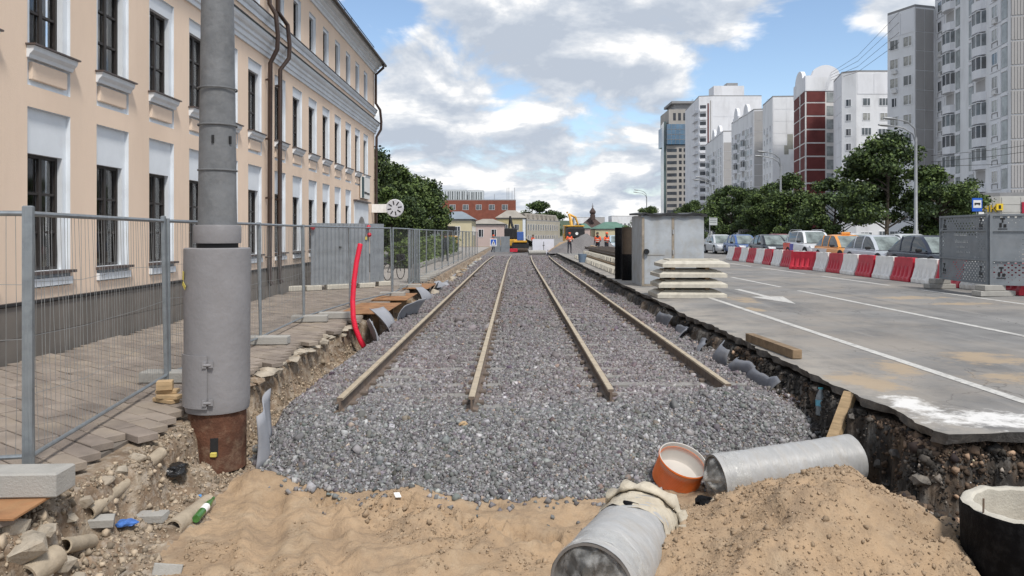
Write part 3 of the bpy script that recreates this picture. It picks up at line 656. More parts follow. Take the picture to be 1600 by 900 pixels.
# plinth of stone slabs
mb = MB().box(-.05,.03,0,DOOR[0]-Y0,0,.87).box(-.05,.03,DOOR[1]-Y0,L_+.03,0,.87); pl_ = mb.build('plinth', JOINT, bld)
sm = [MB().bbox(-.0,.045,.001,1.199,.001,.398,.004).mesh('plinth_slab', PLINTH), MB().bbox(-.0,.046,.001,1.199,.001,.458,.004).mesh('plinth_slab', PLINTH)]
k = 0; y = 0.0
while y < L_-1.2:
    if not (DOOR[0]-Y0-1.2 < y < DOOR[1]-Y0): link('plinth_slab', sm[0], pl_, (0.01, y, 0.0)); link('plinth_slab', sm[1], pl_, (0.012, y, 0.40))
    y += 1.2
MB().box(-.05,.085,0,DOOR[0]-Y0,.87,.91).box(-.05,.085,DOOR[1]-Y0,L_+.06,.87,.91).build('plinth_cap', ROOFD, bld)
# string courses and main cornice (stepped mouldings)
def course(name, prof, z, m=WHITE):
    MB().prism([(x, z+h) for x, h in prof], -0.01, L_+0.12).build(name, m, bld)
course('lower_cornice', [(-.02,0),(.05,0),(.05,.10),(.09,.12),(.09,.24),(.14,.27),(.14,.36),(.20,.40),(.24,.46),(.24,.54),(-.02,.54)], 6.98)
MB().box(-.02,.28,-0.01,L_+.16,7.521,7.55).build('cornice_flashing', ROOFD, bld)
course('sill_course', [(-.02,0),(.04,0),(.04,.12),(.08,.15),(.12,.22),(.12,.28),(-.02,.28)], 7.90)
MB().box(-.02,.15,-0.01,L_+.13,8.181,8.205).build('course_flashing', SILLM, bld)
course('main_cornice', [(-.02,0),(.06,0),(.06,.10),(.12,.14),(.12,.22),(.24,.28),(.24,.36),(.38,.42),(.42,.50),(-.02,.50)], 10.05)
roof = MB().add([(.50,-.1,10.56),(.50,L_+.3,10.56),(-6,L_-3,13.4),(-6,-.1,13.4),(.50,-.1,10.62),(.50,L_+.3,10.62),(-6,L_-3,13.46),(-6,-.1,13.46)], [(0,3,2,1),(4,5,6,7),(0,1,5,4),(1,2,6,5),(2,3,7,6),(3,0,4,7)]).add([(.50,L_+.3,10.56),(-12.5,L_+.3,10.56),(-6,L_-3,13.46)], [(0,1,2)]).build('roof', ROOFD, bld)
MB().tube([(.52,-.1,10.52),(.52,L_+.32,10.52)], .07, 8).build('gutter', PIPEBR, roof)
mb = MB(); mb.tube([(.1,0,11.25),(.1,L_-.6,11.25)], .02, 5).tube([(.1,0,11.02),(.1,L_-.6,11.02)], .015, 5)
for k in range(22): mb.tube([(.1,1.3*k+1,10.75),(.1,1.3*k+1,11.27)], .02, 5)
mb.build('roof_railing', ROOFD, roof)
mb = MB()
for k in range(60): mb.tube([(.46,.55*k+.3,10.62),(.40,.55*k+.3,10.74)], .012, 4)
mb.build('snow_guard', ROOFD, roof)
# downpipes
def downpipe(y, d, low):
    y -= Y0; mb = MB()
    mb.tube([(.5,y,10.5),(.5,y,10.3),(.12,y,9.95),(.12,y,8.5),(.30,y+d,8.2),(.36,y+d,7.6),(.34,y+d,7.2),(.14,y+d*.4,6.8),(.12,y+d*.4,.55),(.2,y+d*.4,.42)], .065, 10)
    p = mb.build('downpipe', PIPEBR, bld, True)
    mb = MB()
    for z in (1.2, 2.9, 4.6, 6.3): mb.lathe([(.078,z),(.078,z+.05)], 10); mb.box(-.12,-.02,-.015,.015,z,z+.05)
    mb.xf(Matrix.Translation((.12, y+d*.4, 0))).build('pipe_bracket', PIPEBR, p)
downpipe(21.25, 0.0, 0); downpipe(22.0, 0.35, 0); downpipe(37.45, 0.2, 0)
# arched entrance near the far corner
dy0, dy1 = DOOR[0]-Y0, DOOR[1]-Y0; cy_ = (dy0+dy1)/2; rr = 0.95
arc = [(cy_+rr*math.cos(t), 1.75+rr*math.sin(t)) for t in np.linspace(0, math.pi, 17)]
pts = [(dy1,.05),(dy1,3.35),(dy0,3.35),(dy0,.05),(cy_-rr,.05)]+arc[::-1]+[(cy_+rr,.05)]
n = len(pts); ent = MB().add([(.03,y,z) for y, z in pts]+[(-.06,y,z) for y, z in pts], [tuple(range(n))]+[(i,(i+1) % n,(i+1) % n+n,i+n) for i in range(n)]).build('arched_porch', WHITE, bld)
mb = MB(); ap = [(cy_-rr,.05)]+arc[::-1]+[(cy_+rr,.05)]; n = len(ap)
mb.add([(-.06,y,z) for y, z in ap]+[(-.9,y,z) for y, z in ap], [(i,i+1,i+1+n,i+n) for i in range(n-1)]).build('arch_vault', WHITE, ent)
MB().box(-.95,-.9,cy_-rr,cy_+rr,.05,2.72).build('door', mat('brown_door',(0.10,0.055,0.035),0.6,0.2,4), ent)
MB().box(-.02,.16,dy0-.1,dy1+.1,3.36,3.42).build('porch_canopy', SILLM, ent)
# sign plate above the entrance
sg = thing('wall_sign', 'white sign plate with a dark green end above the arched entrance', 'sign', (FX+0.06, 34.0, 3.55))
MB().box(0,.06,0,1.9,0,1.0).build('sign_board', mat('sign_white',(0.75,0.75,0.72),0.5,0.04,3), sg)
MB().box(.061,.075,0.02,.5,.02,.98).build('sign_stripe', mat('sign_green',(0.03,0.07,0.075),0.5,0.1,3), sg)
mb = MB()
for (y, w, z) in ((.62,.3,.22),(1.0,.18,.22),(1.28,.22,.2),(1.58,.2,.2)): mb.box(.061,.072,y,y+w,z,z+.1)
mb.build('lettering', BLK, sg)
# round sign on a bracket at the corner
rs = thing('round_sign', 'round pale sign with dark spokes on a bracket at the building corner', 'sign', (FX+0.02, 36.9, 2.95))
MB().box(0,.75,-.05,.05,.0,.42).build('bracket', WHPL, rs)
mb = MB().lathe([(0,-.06),(.42,-.06),(.45,-.03),(.45,.03),(.42,.06),(0,.06)], 28).xf(Matrix.Translation((1.15,0,.22)) @ Matrix.Rotation(R(90),4,'X')); mb.build('disc', mat('sign_grey',(0.55,0.55,0.58),0.5,0.04,3), rs, True)
mb = MB()
for k in range(8):
    t = k*math.pi/4+.2; c_, s_ = math.cos(t), math.sin(t); a = Vector((1.15+.17*c_, -.064, .22+.17*s_)); b = Vector((1.15+.36*c_, -.064, .22+.36*s_)); q = Vector((-s_,0,c_))*.028
    mb.hexa([a-q,b-q,b+q,a+q,*(p+Vector((0,-.008,0)) for p in (a-q,b-q,b+q,a+q))])
mb.build('spokes', BLK, rs)
# ================================================================ tram pole
PX, PY = -3.12, 7.75
pb = hz(PX, PY-0.35)-0.12
pole = thing('tram_pole', 'thick grey steel tram pole with a painted sleeve and rusty foot', 'pole', (PX, PY, pb))
def zz(z): return z-pb
def lumpy(mb, amp, seed):
    for i, p in enumerate(mb.v):
        t = math.atan2(p[1], p[0]); r = math.hypot(p[0], p[1]); k = 1+amp*float(fbm(np.array([t*2.0]), np.array([p[2]*3.0]), 1.5, 3, seed)[0])
        mb.v[i] = (p[0]*k, p[1]*k, p[2])
    return mb
sh = MB().lathe([(.195, zz(1.7))]+[(.195-.0035*k, zz(1.9+.25*k)) for k in range(26)], 40); lumpy(sh, .018, 81).build('shaft', POLEG, pole, True)
mb = MB()
for z in (2.55, 3.02, 3.4): mb.lathe([(.190,zz(z)),(.199,zz(z+.004)),(.199,zz(z+.016)),(.190,zz(z+.02))], 40)
mb.build('weld_seam', POLEG, pole, True)
mb = MB().box(-.012,.012,-.008,.008,zz(2.83),zz(2.91)); mb.xf(Matrix.Rotation(R(8),4,'Z') @ Matrix.Translation((0,-.188,0))).build('slot', BLK, pole)
MB().box(-.012,.012,-.008,.008,zz(2.83),zz(2.91)).xf(Matrix.Rotation(R(62),4,'Z') @ Matrix.Translation((0,-.188,0))).build('slot', BLK, pole)
lumpy(MB().lathe([(.20,zz(1.80)),(.232,zz(1.80)),(.236,zz(1.82)),(.236,zz(1.97)),(.23,zz(1.99)),(.195,zz(1.99))], 44), .01, 82).build('collar', SLEEVE, pole, True)
lumpy(MB().lathe([(.19,zz(1.74)),(.205,zz(1.74)),(.205,zz(1.80))], 40), .01, 83).build('neck', BLK, pole, True)
prof_s = [(.19,zz(1.752)),(.318,zz(1.752)),(.328,zz(1.745)),(.33,zz(1.72))]+[(.330-.0006*k, zz(1.70-.1*k)) for k in range(16)]+[(.318,zz(.10)),(.312,zz(.07))]
lumpy(MB().lathe(prof_s, 56), .012, 84).build('sleeve', SLEEVE, pole, True)
def curved_plate(t0, t1, z0, z1, r, th, n=14):
    P = []
    for k in range(n+1):
        t = t0+(t1-t0)*k/n
        for rr_ in (r, r+th):
            for z in (z0, z1): P.append((rr_*math.sin(t), -rr_*math.cos(t), z))
    fs = []
    for k in range(n):
        a = 4*k; b = a+4; fs += [(a,b,b+1,a+1),(a+2,a+3,b+3,b+2),(a+1,b+1,b+3,a+3),(a,a+2,b+2,b)]
    fs += [(0,1,3,2),(4*n,4*n+2,4*n+3,4*n+1)]
    return MB().add(P, fs)
hatch = curved_plate(R(-58), R(5), zz(.135), zz(.67), .331, .012).build('hatch_door', SLEEVE, pole)
for z in (.20, .58):
    mb = MB().tube([(-.035,0,0),(.035,0,0)], .016, 8).box(-.05,-.01,-.008,.012,-.03,.03).box(.015,.055,-.008,.012,-.025,.035)
    mb.xf(Matrix.Translation((.342*math.sin(R(6)), -.342*math.cos(R(6))-.006, zz(z))) @ Matrix.Rotation(R(6),4,'Z')).build('hinge', SLEEVE, hatch)
mb = MB().lathe([(.285,0),(.285,zz(.09))], 56); lumpy(mb, .02, 85)
rf = mb.build('rusty_foot', RUST, pole, True)
curved_plate(R(8), R(23), zz(-.36), zz(-.17), .283, .008, 6).build('hole', BLK, rf)
YST = mat('yellow_sticker', (0.62,0.52,0.12), 0.6, 0.1, 20)
for (t, z, a) in ((-52, 1.47, .15), (-47, 1.37, -1.0)):
    MB().box(-.022,.022,-.004,.0,-.045,.045).xf(Matrix.Translation((.338*math.sin(R(t)), -.338*math.cos(R(t)), zz(z))) @ Matrix.Rotation(R(t),4,'Z') @ Matrix.Rotation(a,4,'Y')).build('sticker', YST, pole)
MB().bbox(-.03,.03,-.02,.02,0,.05,.008).xf(Matrix.Translation((PX*0+.285*math.sin(R(15)), -.285*math.cos(R(15))-.005, zz(-.36)))).build('yellow_rag', YST, pole)

# ================================================================ fence panels
WIREN = 46
def fence_meshes(Lp, far=False):
    d = {}
    Ht = 2.0
    post = MB().tube([(0,0,0.0),(0,0,Ht)], .024, 10); d['post'] = post.mesh('post', GALV, True)
    d['top'] = MB().tube([(0.02,0,Ht-.03),(Lp-.02,0,Ht-.03)], .021, 8).mesh('top_rail', GALV, True)
    d['bot'] = MB().tube([(0.02,0,.10),(Lp-.02,0,.10)], .019, 8).mesh('bottom_rail', GALV, True)
    w = MB(); rr_ = random.Random(3)
    wn = 26 if far else WIREN; wr = .0012 if far else .0021
    for k in range(1, wn):
        x = Lp*k/wn+rr_.uniform(-.012,.012); b = rr_.uniform(-.02,.02)
        w.tube([(x,.002,.1),(x+b,.01*rr_.uniform(-1,1),.8),(x+rr_.uniform(-.012,.012),.01*rr_.uniform(-1,1),1.4),(x,.002,Ht-.03)], wr, 4, False)
    for z in (.55, 1.0, 1.42):
        w.tube([(0.01,.006,z+.02),(Lp*.3,.006,z-.03+rr_.uniform(-.02,.02)),(Lp*.7,.006,z+rr_.uniform(-.03,.03)),(Lp-.01,.006,z)], .0022, 4, False)
    d['wire'] = w.mesh('wire_mesh', WIRE); return d
FM = {}
pts_f = [(-4.95,3.2), (-3.73,5.70), (-4.24,9.05), (-4.22,12.25), (-4.36,15.25), (-4.10,18.4), (-3.55,21.4), (-3.58,24.9), (-3.78,28.1)]
y = 28.1
while y < 66: y += 3.3; pts_f.append((-3.78+0.0006*(y-28)**2*0.35, y))
pts_f[0] = (-7.0, 5.05)
where = ['running left out of the picture beside the concrete foot', 'between the first tall post and the tram pole', 'behind the thick tram pole', 'beside the brown downpipes', 'in front of the zinc sheets', 'behind the red hose', 'above the first rusty plate', 'by the parked bicycle', 'just past the stacked spare posts']
for i in range(len(pts_f)-1):
    (xa, ya), (xb, yb) = pts_f[i], pts_f[i+1]; Lp = round(math.hypot(xb-xa, yb-ya)-.05, 1)
    kf = (Lp, i > 4)
    if kf not in FM: FM[kf] = fence_meshes(Lp, i > 4)
    d = FM[kf]; rz = math.atan2(yb-ya, xb-xa)
    lab = 'galvanised mesh fence panel '+where[i] if i < len(where) else 'galvanised mesh fence panel in the far row along the ballast'
    t = thing('site_fence', lab, 'fence panel', (xa, ya, 0.085), rz, 'mesh fence panels along the footway' if i < len(where) else 'far mesh fence panels')
    t.rotation_euler = (random.uniform(-.025,.025) if i > 1 else (-.02 if i else .0), 0, rz)
    link('post', d['post'], t, (.0,0,0)); link('post', d['post'], t, (Lp,0,0)); link('top_rail', d['top'], t); link('bottom_rail', d['bot'], t)
    tag(link('wire_mesh', d['wire'], t), kind='stuff')
    if i in (0, 1): # fold-proof wide steel post of the near panels
        MB().bbox(-.036,.036,-.022,.022,-.0,2.03,.008).build('square_post', GALV, t, loc=(Lp+.012 if i == 0 else Lp+.01, 0.0, 0))
# spare posts leaning in a bundle
sp = thing('post_bundle', 'tight bundle of spare galvanised posts standing in the fence row', 'posts', (-3.72, 27.3, .07))
for k in range(5): MB().tube([(.085*k-.17,0,0),(.085*k-.17,.02,1.98)], .036, 8).build('post', GALV, sp, True)
# concrete fence feet
ft = MB().bbox(-.36,.36,-.11,.11,0,.14,.015).mesh('foot_block', CONC)
feet = [(-3.62,5.62,.06,'first concrete fence foot at the lower left, on a rusty plate'), (-4.22,9.1,0,'concrete fence foot behind the small pile of timber offcuts'), (-4.1,12.2,.05,'concrete fence foot right of the tram pole'),
        (-4.25,15.3,.1,'concrete fence foot on the broken slab left of the red hose'), (-3.85,15.9,.1,'concrete fence foot just beside the red hose'), (-3.55,21.4,0,'concrete fence foot on the rusty plates'), (-3.5,24.7,0,'concrete fence foot behind the rusty plates')]
for x, y, a, lab in feet:
    o = link('fence_foot', ft, None, (x, y, .075), (0,0,a)); tag(o, lab, 'concrete block', 'concrete fence feet')
for k in range(6):
    o = link('fence_foot', ft, None, (-3.72, 28.1+1.1*k, .07), (0,0,random.uniform(-.1,.1))); tag(o, 'concrete fence foot in the row beside the spare posts', 'concrete block', 'concrete fence feet farther along')
big = feet[0]
o = tag(MB().bbox(-.5,.36,-.12,.12,0,.17,.012).build('concrete_block', CONC, None), 'grey concrete block under the nearest fence post', 'concrete block'); o.location = (-3.53,5.20,.075); o.rotation_euler = (0,0,.05)
bpy.data.objects.remove(next(q for q in bpy.data.objects if q.get('label') == feet[0][3]))
o = tag(MB().bbox(-.7,.36,-.35,.12,0,.02,.004).build('steel_plate', RUSTP), 'rusty steel plate under the nearest concrete block', 'steel plate'); o.location = (-3.60,5.08,.055); o.rotation_euler = (0,0,.05)
o.location.z = 0.052
# timber offcuts by the second post
for k, (dx, dy, z, a, l) in enumerate(((0,0,.0,-.5,.30), (.05,-.02,.045,-.2,.26), (.0,.04,.09,.1,.22), (-.01,.0,.135,.3,.16))):
    o = tag(MB().bbox(-l/2,l/2,-.055,.055,0,.045 if k < 3 else .10,.006).build('timber_offcut', WOOD), ['lowest and longest of the timber offcuts', 'second timber offcut from below in the pile', 'third timber offcut from below in the pile', 'thick block on top of the timber offcuts'][k]+' beside the pole', 'timber', 'timber offcuts by the fence post')
    o.location = (-3.78+dx, 8.0+dy, .076+z); o.rotation_euler = (0,0,a)
# paving blocks fallen into the pit
def block(px, py, z, lab, rot, s=(.2,.1,.07)):
    p = hit(px, py); zt = p.z
    o = tag(MB().bbox(-s[0]/2,s[0]/2,-s[1]/2,s[1]/2,0,s[2],.006).build('paving_block', CONC), lab, 'paving block', 'fallen paving blocks')
    o.location = (p.x, p.y, zt+.005); o.rotation_euler = rot; return o
block(155,822,-.45,'grey paving block lying left of the blue rag',(.15,.1,.4))
block(238,815,-.5,'grey paving block between the blue rag and the clay pipe',(.05,-.05,-.05), (.24,.12,.07))
block(262,893,-.58,'grey paving block standing on end at the bottom edge',(1.2,.2,.3))
# clay and cement pipes in the bank
CLAY = mat('old_pipe', (0.40,0.335,0.25), 0.9, 0.15, 5, 0.4, 40, dirt=(0.24,0.19,0.14), dscale=4, damt=0.6)
def pipe_seg(name, a, b, r, lab, m=CLAY, hollow=True):
    a = Vector(a); b = Vector(b); l = (b-a).length; n = 12
    mb = MB().lathe([(r*.78,0),(r,0)]+[(r*(1+.02*math.sin(k*2.3)), l*k/n) for k in range(1,n)]+[(r,l),(r*.78,l),(r*.78,l*.02)], 20)
    o = mb.build(name, m, None, True); o.location = a; o.rotation_euler = (b-a).to_track_quat('Z','Y').to_euler(); return tag(o, lab, 'pipe')
def bank(px, py, d): return atd(px, py, d)
pipe_seg('old_pipe', hit(138,806)+Vector((0,0,.02)), hit(248,712)+Vector((.03,-.02,.03)), .055, 'long thin tan pipe running up the earth bank below the pavers')
pipe_seg('old_pipe', hit(270,830)+Vector((0,0,.02)), hit(325,787)+Vector((0,0,.01)), .075, 'broken tan pipe with the green bottle on it')
pipe_seg('old_pipe', hit(100,862)+Vector((0,0,.04)), hit(142,850)+Vector((0,0,.02)), .055, 'short tan pipe stub sticking out of the rubble')
pipe_seg('old_pipe', hit(40,915)+Vector((0,0,.05)), hit(88,874)+Vector((0,0,.02)), .085, 'ribbed tan pipe end at the lower left corner')
# green bottle
def bottle(name, a, b, r, m, cap, lab, capr=.018):
    a = Vector(a); b = Vector(b); l = (b-a).length
    o = thing(name, lab, 'bottle', a); o.rotation_euler = (b-a).to_track_quat('Z','Y').to_euler()
    MB().lathe([(0,0),(r*.9,0),(r,l*.04),(r*.96,l*.25),(r,l*.3),(r,l*.6),(r*.85,l*.72),(r*.4,l*.9),(capr*.8,l*.94),(capr*.8,l*.96)], 20).build('body', m, o, True)
    MB().lathe([(capr,l*.945),(capr,l),(0,l)], 14).build('cap', cap, o, True)
    MB().lathe([(r*1.012,l*.34),(r*1.012,l*.56)], 20).build('paper_label', WHPL if name == 'green_bottle' else mat('blue_label',(0.15,0.42,0.55),0.5,0.2,30), o, True)
GRN = mat('green_pet', (0.05,0.16,0.035), 0.15, 0.2, 9, spec=0.6)
bottle('green_bottle', hit(303,818)+Vector((.03,-.03,.05)), hit(325,787)+Vector((.06,-.02,.06)), .035, GRN, GRN, 'green plastic bottle lying against the broken tan pipe', .014)
CLR = mat('clear_pet', (0.55,0.62,0.66), 0.1, 0.15, 20, spec=0.6, trans=0.6)
CAPB = mat('cap_turquoise', (0.10,0.42,0.48), 0.4, 0.05, 5)
bp = hit(1282,646); bz = bp.z
bottle('water_bottle', (bp.x,bp.y,bz-.02), (bp.x+.01,bp.y+.02,bz+.30), .055, CLR, CAPB, 'clear water bottle with a turquoise cap behind the leaning timber', .028)
bz2 = hz(3.36, 7.15)
bottle('water_bottle', hit(1338,700)+Vector((0,0,.03)), hit(1338,700)+Vector((.12,.05,.11)), .035, CLR, mat('cap_blue',(0.08,0.22,0.42),0.4,0.05,5), 'small bottle with a blue cap behind the far end of the wrapped pipe', .014)
# crumpled things: bag, rags
def rock(name, c, s, m, lab, cat, seed):
    r_ = random.Random(seed); bm = bmesh.new()
    for k in range(22):
        v = Vector((r_.gauss(0,1), r_.gauss(0,1), r_.gauss(0,1))).normalized()*r_.uniform(.75,1.1); bm.verts.new((v.x*s[0], v.y*s[1], v.z*s[2]))
    g_ = bmesh.ops.convex_hull(bm, input=bm.verts); bmesh.ops.delete(bm, geom=[v for v in bm.verts if not v.link_faces], context='VERTS')
    me = bpy.data.meshes.new(name); bm.to_mesh(me); bm.free(); me.materials.append(m)
    return tag(link(name, me, None, c, (0,0,r_.uniform(0,6))), lab, cat)
def crumple(name, c, s, m, lab, cat, seed, n=3, amp=.45, flat=1.0):
    bm = bmesh.new(); bmesh.ops.create_icosphere(bm, subdivisions=n, radius=1)
    for v in bm.verts:
        p = v.co; k = 1+amp*float(fbm(np.array([p.x*2+p.z*1.3]), np.array([p.y*2-p.z]), 1.1, 4, seed)[0]); v.co = Vector((p.x*s[0], p.y*s[1], p.z*s[2]))*k
        if v.co.z < -.3*s[2]: v.co.z = -.3*s[2]
    me = bpy.data.meshes.new(name); bm.to_mesh(me); bm.free(); me.materials.append(m)
    return tag(link(name, me, None, c, (0,0,random.uniform(0,6))), lab, cat)
BAG = mat('black_film', (0.012,0.012,0.013), 0.25, 0.3, 8, 0.6, 25, spec=0.6)
p = hit(272,745); crumple('plastic_bag', (p.x,p.y,hz(p.x,p.y)+.05), (.13,.12,.07), BAG, 'crumpled black plastic bag on the stony bank', 'bag', 91)
BLUE = mat('blue_rag', (0.06,0.16,0.46), 0.7, 0.3, 12)
p = hit(197,822); crumple('blue_rag', (p.x,p.y,hz(p.x,p.y)+.02), (.08,.05,.035), BLUE, 'blue and pink wrapper between the two paving blocks', 'litter', 92)
p = hit(312,778); crumple('blue_scrap', (p.x,p.y,hz(p.x,p.y)+.01), (.025,.02,.02), mat('light_blue',(0.08,0.28,0.6),0.5,0.1,9), 'tiny light blue scrap above the green bottle', 'litter', 93)
p = at(621,793,-.58); o = tag(MB().bbox(-.028,.028,-.04,.04,0,.012,.004).build('paper_scrap', WHPL), 'small white paper scrap on the sand', 'litter'); o.location = (p.x,p.y,hz(p.x,p.y)+.008); o.rotation_euler = (.2,.1,.4)
p = at(1103,822,-.56); crumple('asphalt_lump', (p.x,p.y,hz(p.x,p.y)+.02), (.09,.07,.05), BLACKP, 'black asphalt lump on the sand right of the cloth wrapped pipe', 'lump', 94)
p = at(1125,838,-.56); crumple('flat_stone', (p.x,p.y,hz(p.x,p.y)+.01), (.10,.05,.025), CLAY, 'flat tan stone right of the black asphalt lump', 'stone', 95)
p = at(724,698,-.45); crumple('wood_chip', (p.x,p.y,hz(p.x,p.y)+.03), (.05,.035,.03), WOOD, 'splintered pale wood chip on the grey ballast', 'wood chip', 96)
RUBB = mat('rubble', (0.40,0.35,0.28), 0.95, 0.25, 6, 0.8, 25, dirt=[((0.22,0.17,0.12), 3, 0.7)], coord='World')
chunks = [(40,850,5.1,.20),(95,872,5.15,.13),(20,815,5.3,.15),(70,820,5.5,.12),(130,775,5.9,.11),(165,742,6.2,.10),(190,725,6.4,.09),(60,895,4.9,.12),(120,895,5.0,.09),(215,705,6.6,.10),(110,800,5.7,.08),(415,560,10.4,.13),(440,548,11,.12),(470,540,11.6,.13),(505,522,12.6,.12),(535,512,13.6,.14),(1400,700,6.6,.14),(1375,715,6.7,.12),(1440,742,6.35,.16),(1385,745,6.5,.10),(1330,640,7.7,.1)]
for k, (px, py, d, r) in enumerate(chunks):
    q_ = hit(px, py+12); x, d, z = q_; dark = px > 1000
    rock('rubble_chunk', (x,d,z+.1*r), ((r*.8,r*.65,r*.5) if not dark else (r*.55,r*.45,r*.4)), (ASPHCUT if dark else RUBB), 'dark broken chunk in the black pit wall' if dark else ('pale broken lump under the pavement edge right of the pole' if px > 400 else 'broken lump of old concrete in the rubble at lower left'), 'rubble chunk', 100+k)['group'] = 'chunks in the pit wall' if dark else ('lumps right of the pole' if px > 400 else 'lumps at lower left')

GEOD = mat('dark_geotextile', (0.15,0.16,0.185), 0.7, 0.2, 4, dirt=(0.26,0.25,0.24), dscale=5, damt=0.5)
for k in range(26):                                  # pale crust of the old pavement bed along the torn edge
    y = 8.7+.27*k+random.uniform(-.08,.08); x = float(edge_left(np.array([y]))[0])-.02+random.uniform(-.06,.05)
    rock('pavement_crust', (x,y,-.02+random.uniform(-.03,.02)), (random.uniform(.10,.2),random.uniform(.10,.2),random.uniform(.035,.06)), random.choice([RUBB,RUBB,SOIL]), 'pale slab of broken pavement crust along the torn edge right of the pole', 'crust slab', 300+k)['group'] = 'crust slabs along the torn edge'
# ================================================================ red hose, rusty plates, sheets along the left trench
hose = thing('red_hose', 'bright red ribbed plastic hose standing at the trench edge', 'hose', (-3.36, 15.2, -.2))
hp = [atd(563,381,15.6),atd(557,410,15.5),atd(553,440,15.4),atd(551,470,15.3),atd(552,497,15.2),atd(556,515,15.1),atd(563,532,15.0),atd(570,544,14.9)]
mb = MB(); pts = []
for i in range(len(hp)-1):
    for k in range(14): pts.append(hp[i].lerp(hp[i+1], k/14))
mb.tube([p-Vector((-3.36,15.2,-.2)) for p in pts], [.058 if k % 2 else .050 for k in range(len(pts))], 12); mb.build('hose_wall', REDHOSE, hose, True)
def plate(px0, py0, px1, py1, ya, yb, xa, xb, lab):
    o = tag(MB().bbox(xa,xb,ya,yb,0,.02,.004).build('steel_plate', RUSTP), lab, 'steel plate', 'rusty plates over the trench'); o.location = (0,0,.085); return o
plate(0,0,0,0, 16.6,19.2, -4.0,-2.95, 'nearest rusty steel plate bridging the trench edge'); plate(0,0,0,0, 20.0,22.3, -3.9,-2.95, 'second rusty steel plate beyond the first')
plate(0,0,0,0, 24.2,26.6, -3.7,-2.85, 'third and farthest rusty steel plate by the ballast')
for k, (x, y) in enumerate(((-3.15,16.75), (-3.2,19.0))):
    o = tag(MB().bbox(-.07,.07,-.05,.05,-.38,.0835,.006).build('timber_prop', OLDWOOD), 'short timber prop under the %s end of the first rusty plate' % ('near','far')[k], 'timber prop'); o.location = (x,y,0)
for k in range(4):
    o = tag(MB().bbox(-.28,.28,-.06,.06,0,.085,.006).build('timber_beam', OLDWOOD), 'stacked brown beam under the second rusty plate', 'timber beam', 'beams stacked under the plate'); o.location = (-3.14,20.3,-.26+.086*k); o.rotation_euler = (0,0,.1*(-1)**k)
def sheet(pts2, lab, seed, h=.5, lean=.25, m=GEO):
    n = 14; P = []
    for i in range(n+1):
        t = i/n; x = pts2[0][0]+(pts2[1][0]-pts2[0][0])*t; y = pts2[0][1]+(pts2[1][1]-pts2[0][1])*t
        x += .05*math.sin(t*5+seed); zb = hz(x, y)-.04
        for k in range(6):
            s = k/5; P.append((x-lean*s*s+.05*math.sin(3*t+seed+s*2), y+.03*math.sin(s*4+seed), zb+h*s*(1-.25*t*math.sin(seed)**2)))
    fs = [(i*6+k,(i+1)*6+k,(i+1)*6+k+1,i*6+k+1) for i in range(n) for k in range(5)]
    mb = MB().add(P, fs); o = mb.build('geotextile_sheet', m, None, True); mod = o.modifiers.new('thick','SOLIDIFY'); mod.thickness = .012
    return tag(o, lab, 'sheet', 'grey sheets lining the trench')
sheet([(-2.75,14.2),(-2.85,15.4)], 'grey lining sheet leaning out below the first rusty plate', 1.0, .5, .1); sheet([(-2.72,15.6),(-2.75,16.9)], 'grey lining sheet bulging beside the timber prop', 2.2, .55, .35)
sheet([(-2.8,17.6),(-2.6,19.2)], 'grey lining sheet curling under the far end of the first plate', 3.1, .45, -.2); sheet([(-2.7,22.5),(-2.75,24.0)], 'grey lining sheet flapping beyond the second plate', 4.4, .5, .3)
sheet([(-2.75,27),(-2.7,28.4)], 'pale lining sheet among the far trench debris', 5.0, .4, .2)
o = sheet([(-2.78,7.75),(-2.70,8.35)], 'grey lining sheet curling from behind the rusty pole foot', .4, .62, -.02)
for k, (ya, yb) in enumerate(((9.6,10.5),(10.6,11.5),(11.6,12.6),(12.9,13.9),(14.6,15.5),(16.2,17.3))):
    sheet([(3.28,ya),(3.36,yb)], 'grey lining sheet below the road edge, number %s from the near end' % ('one','two','three','four','five','six')[k], 1.3*k, .20+.05*(k % 3), -.12, GEOD)
# debris line along the far left trench
for k in range(46):
    y = 24+k*.9; x = -2.95+random.uniform(-.25,.25); r = random.uniform(.10,.26)
    m = random.choice([RUBB,RUBB,SOIL,CONC,GEO,OLDWOOD])
    rock('debris_lump', (x,y,hz(x,y)+.2*r), (r*1.2,r,r*.7), m, 'lump of dug up debris along the far left edge of the tracks', 'debris', 200+k)['group'] = 'debris along the far trench'
roots = thing('root_stump', 'dark tangled root stump in the debris by the left rail', 'stump', (-3.05, 26.8, hz(-3.05,26.8)))
for k in range(9):
    a = k*.7; MB().tube([(0,0,.05),(.18*math.cos(a),.18*math.sin(a),.2),(.42*math.cos(a+.3),.42*math.sin(a+.3),.2+.25*abs(math.sin(k*2)))], [.07,.045,.012], 6).build('root', BLK, roots, True)

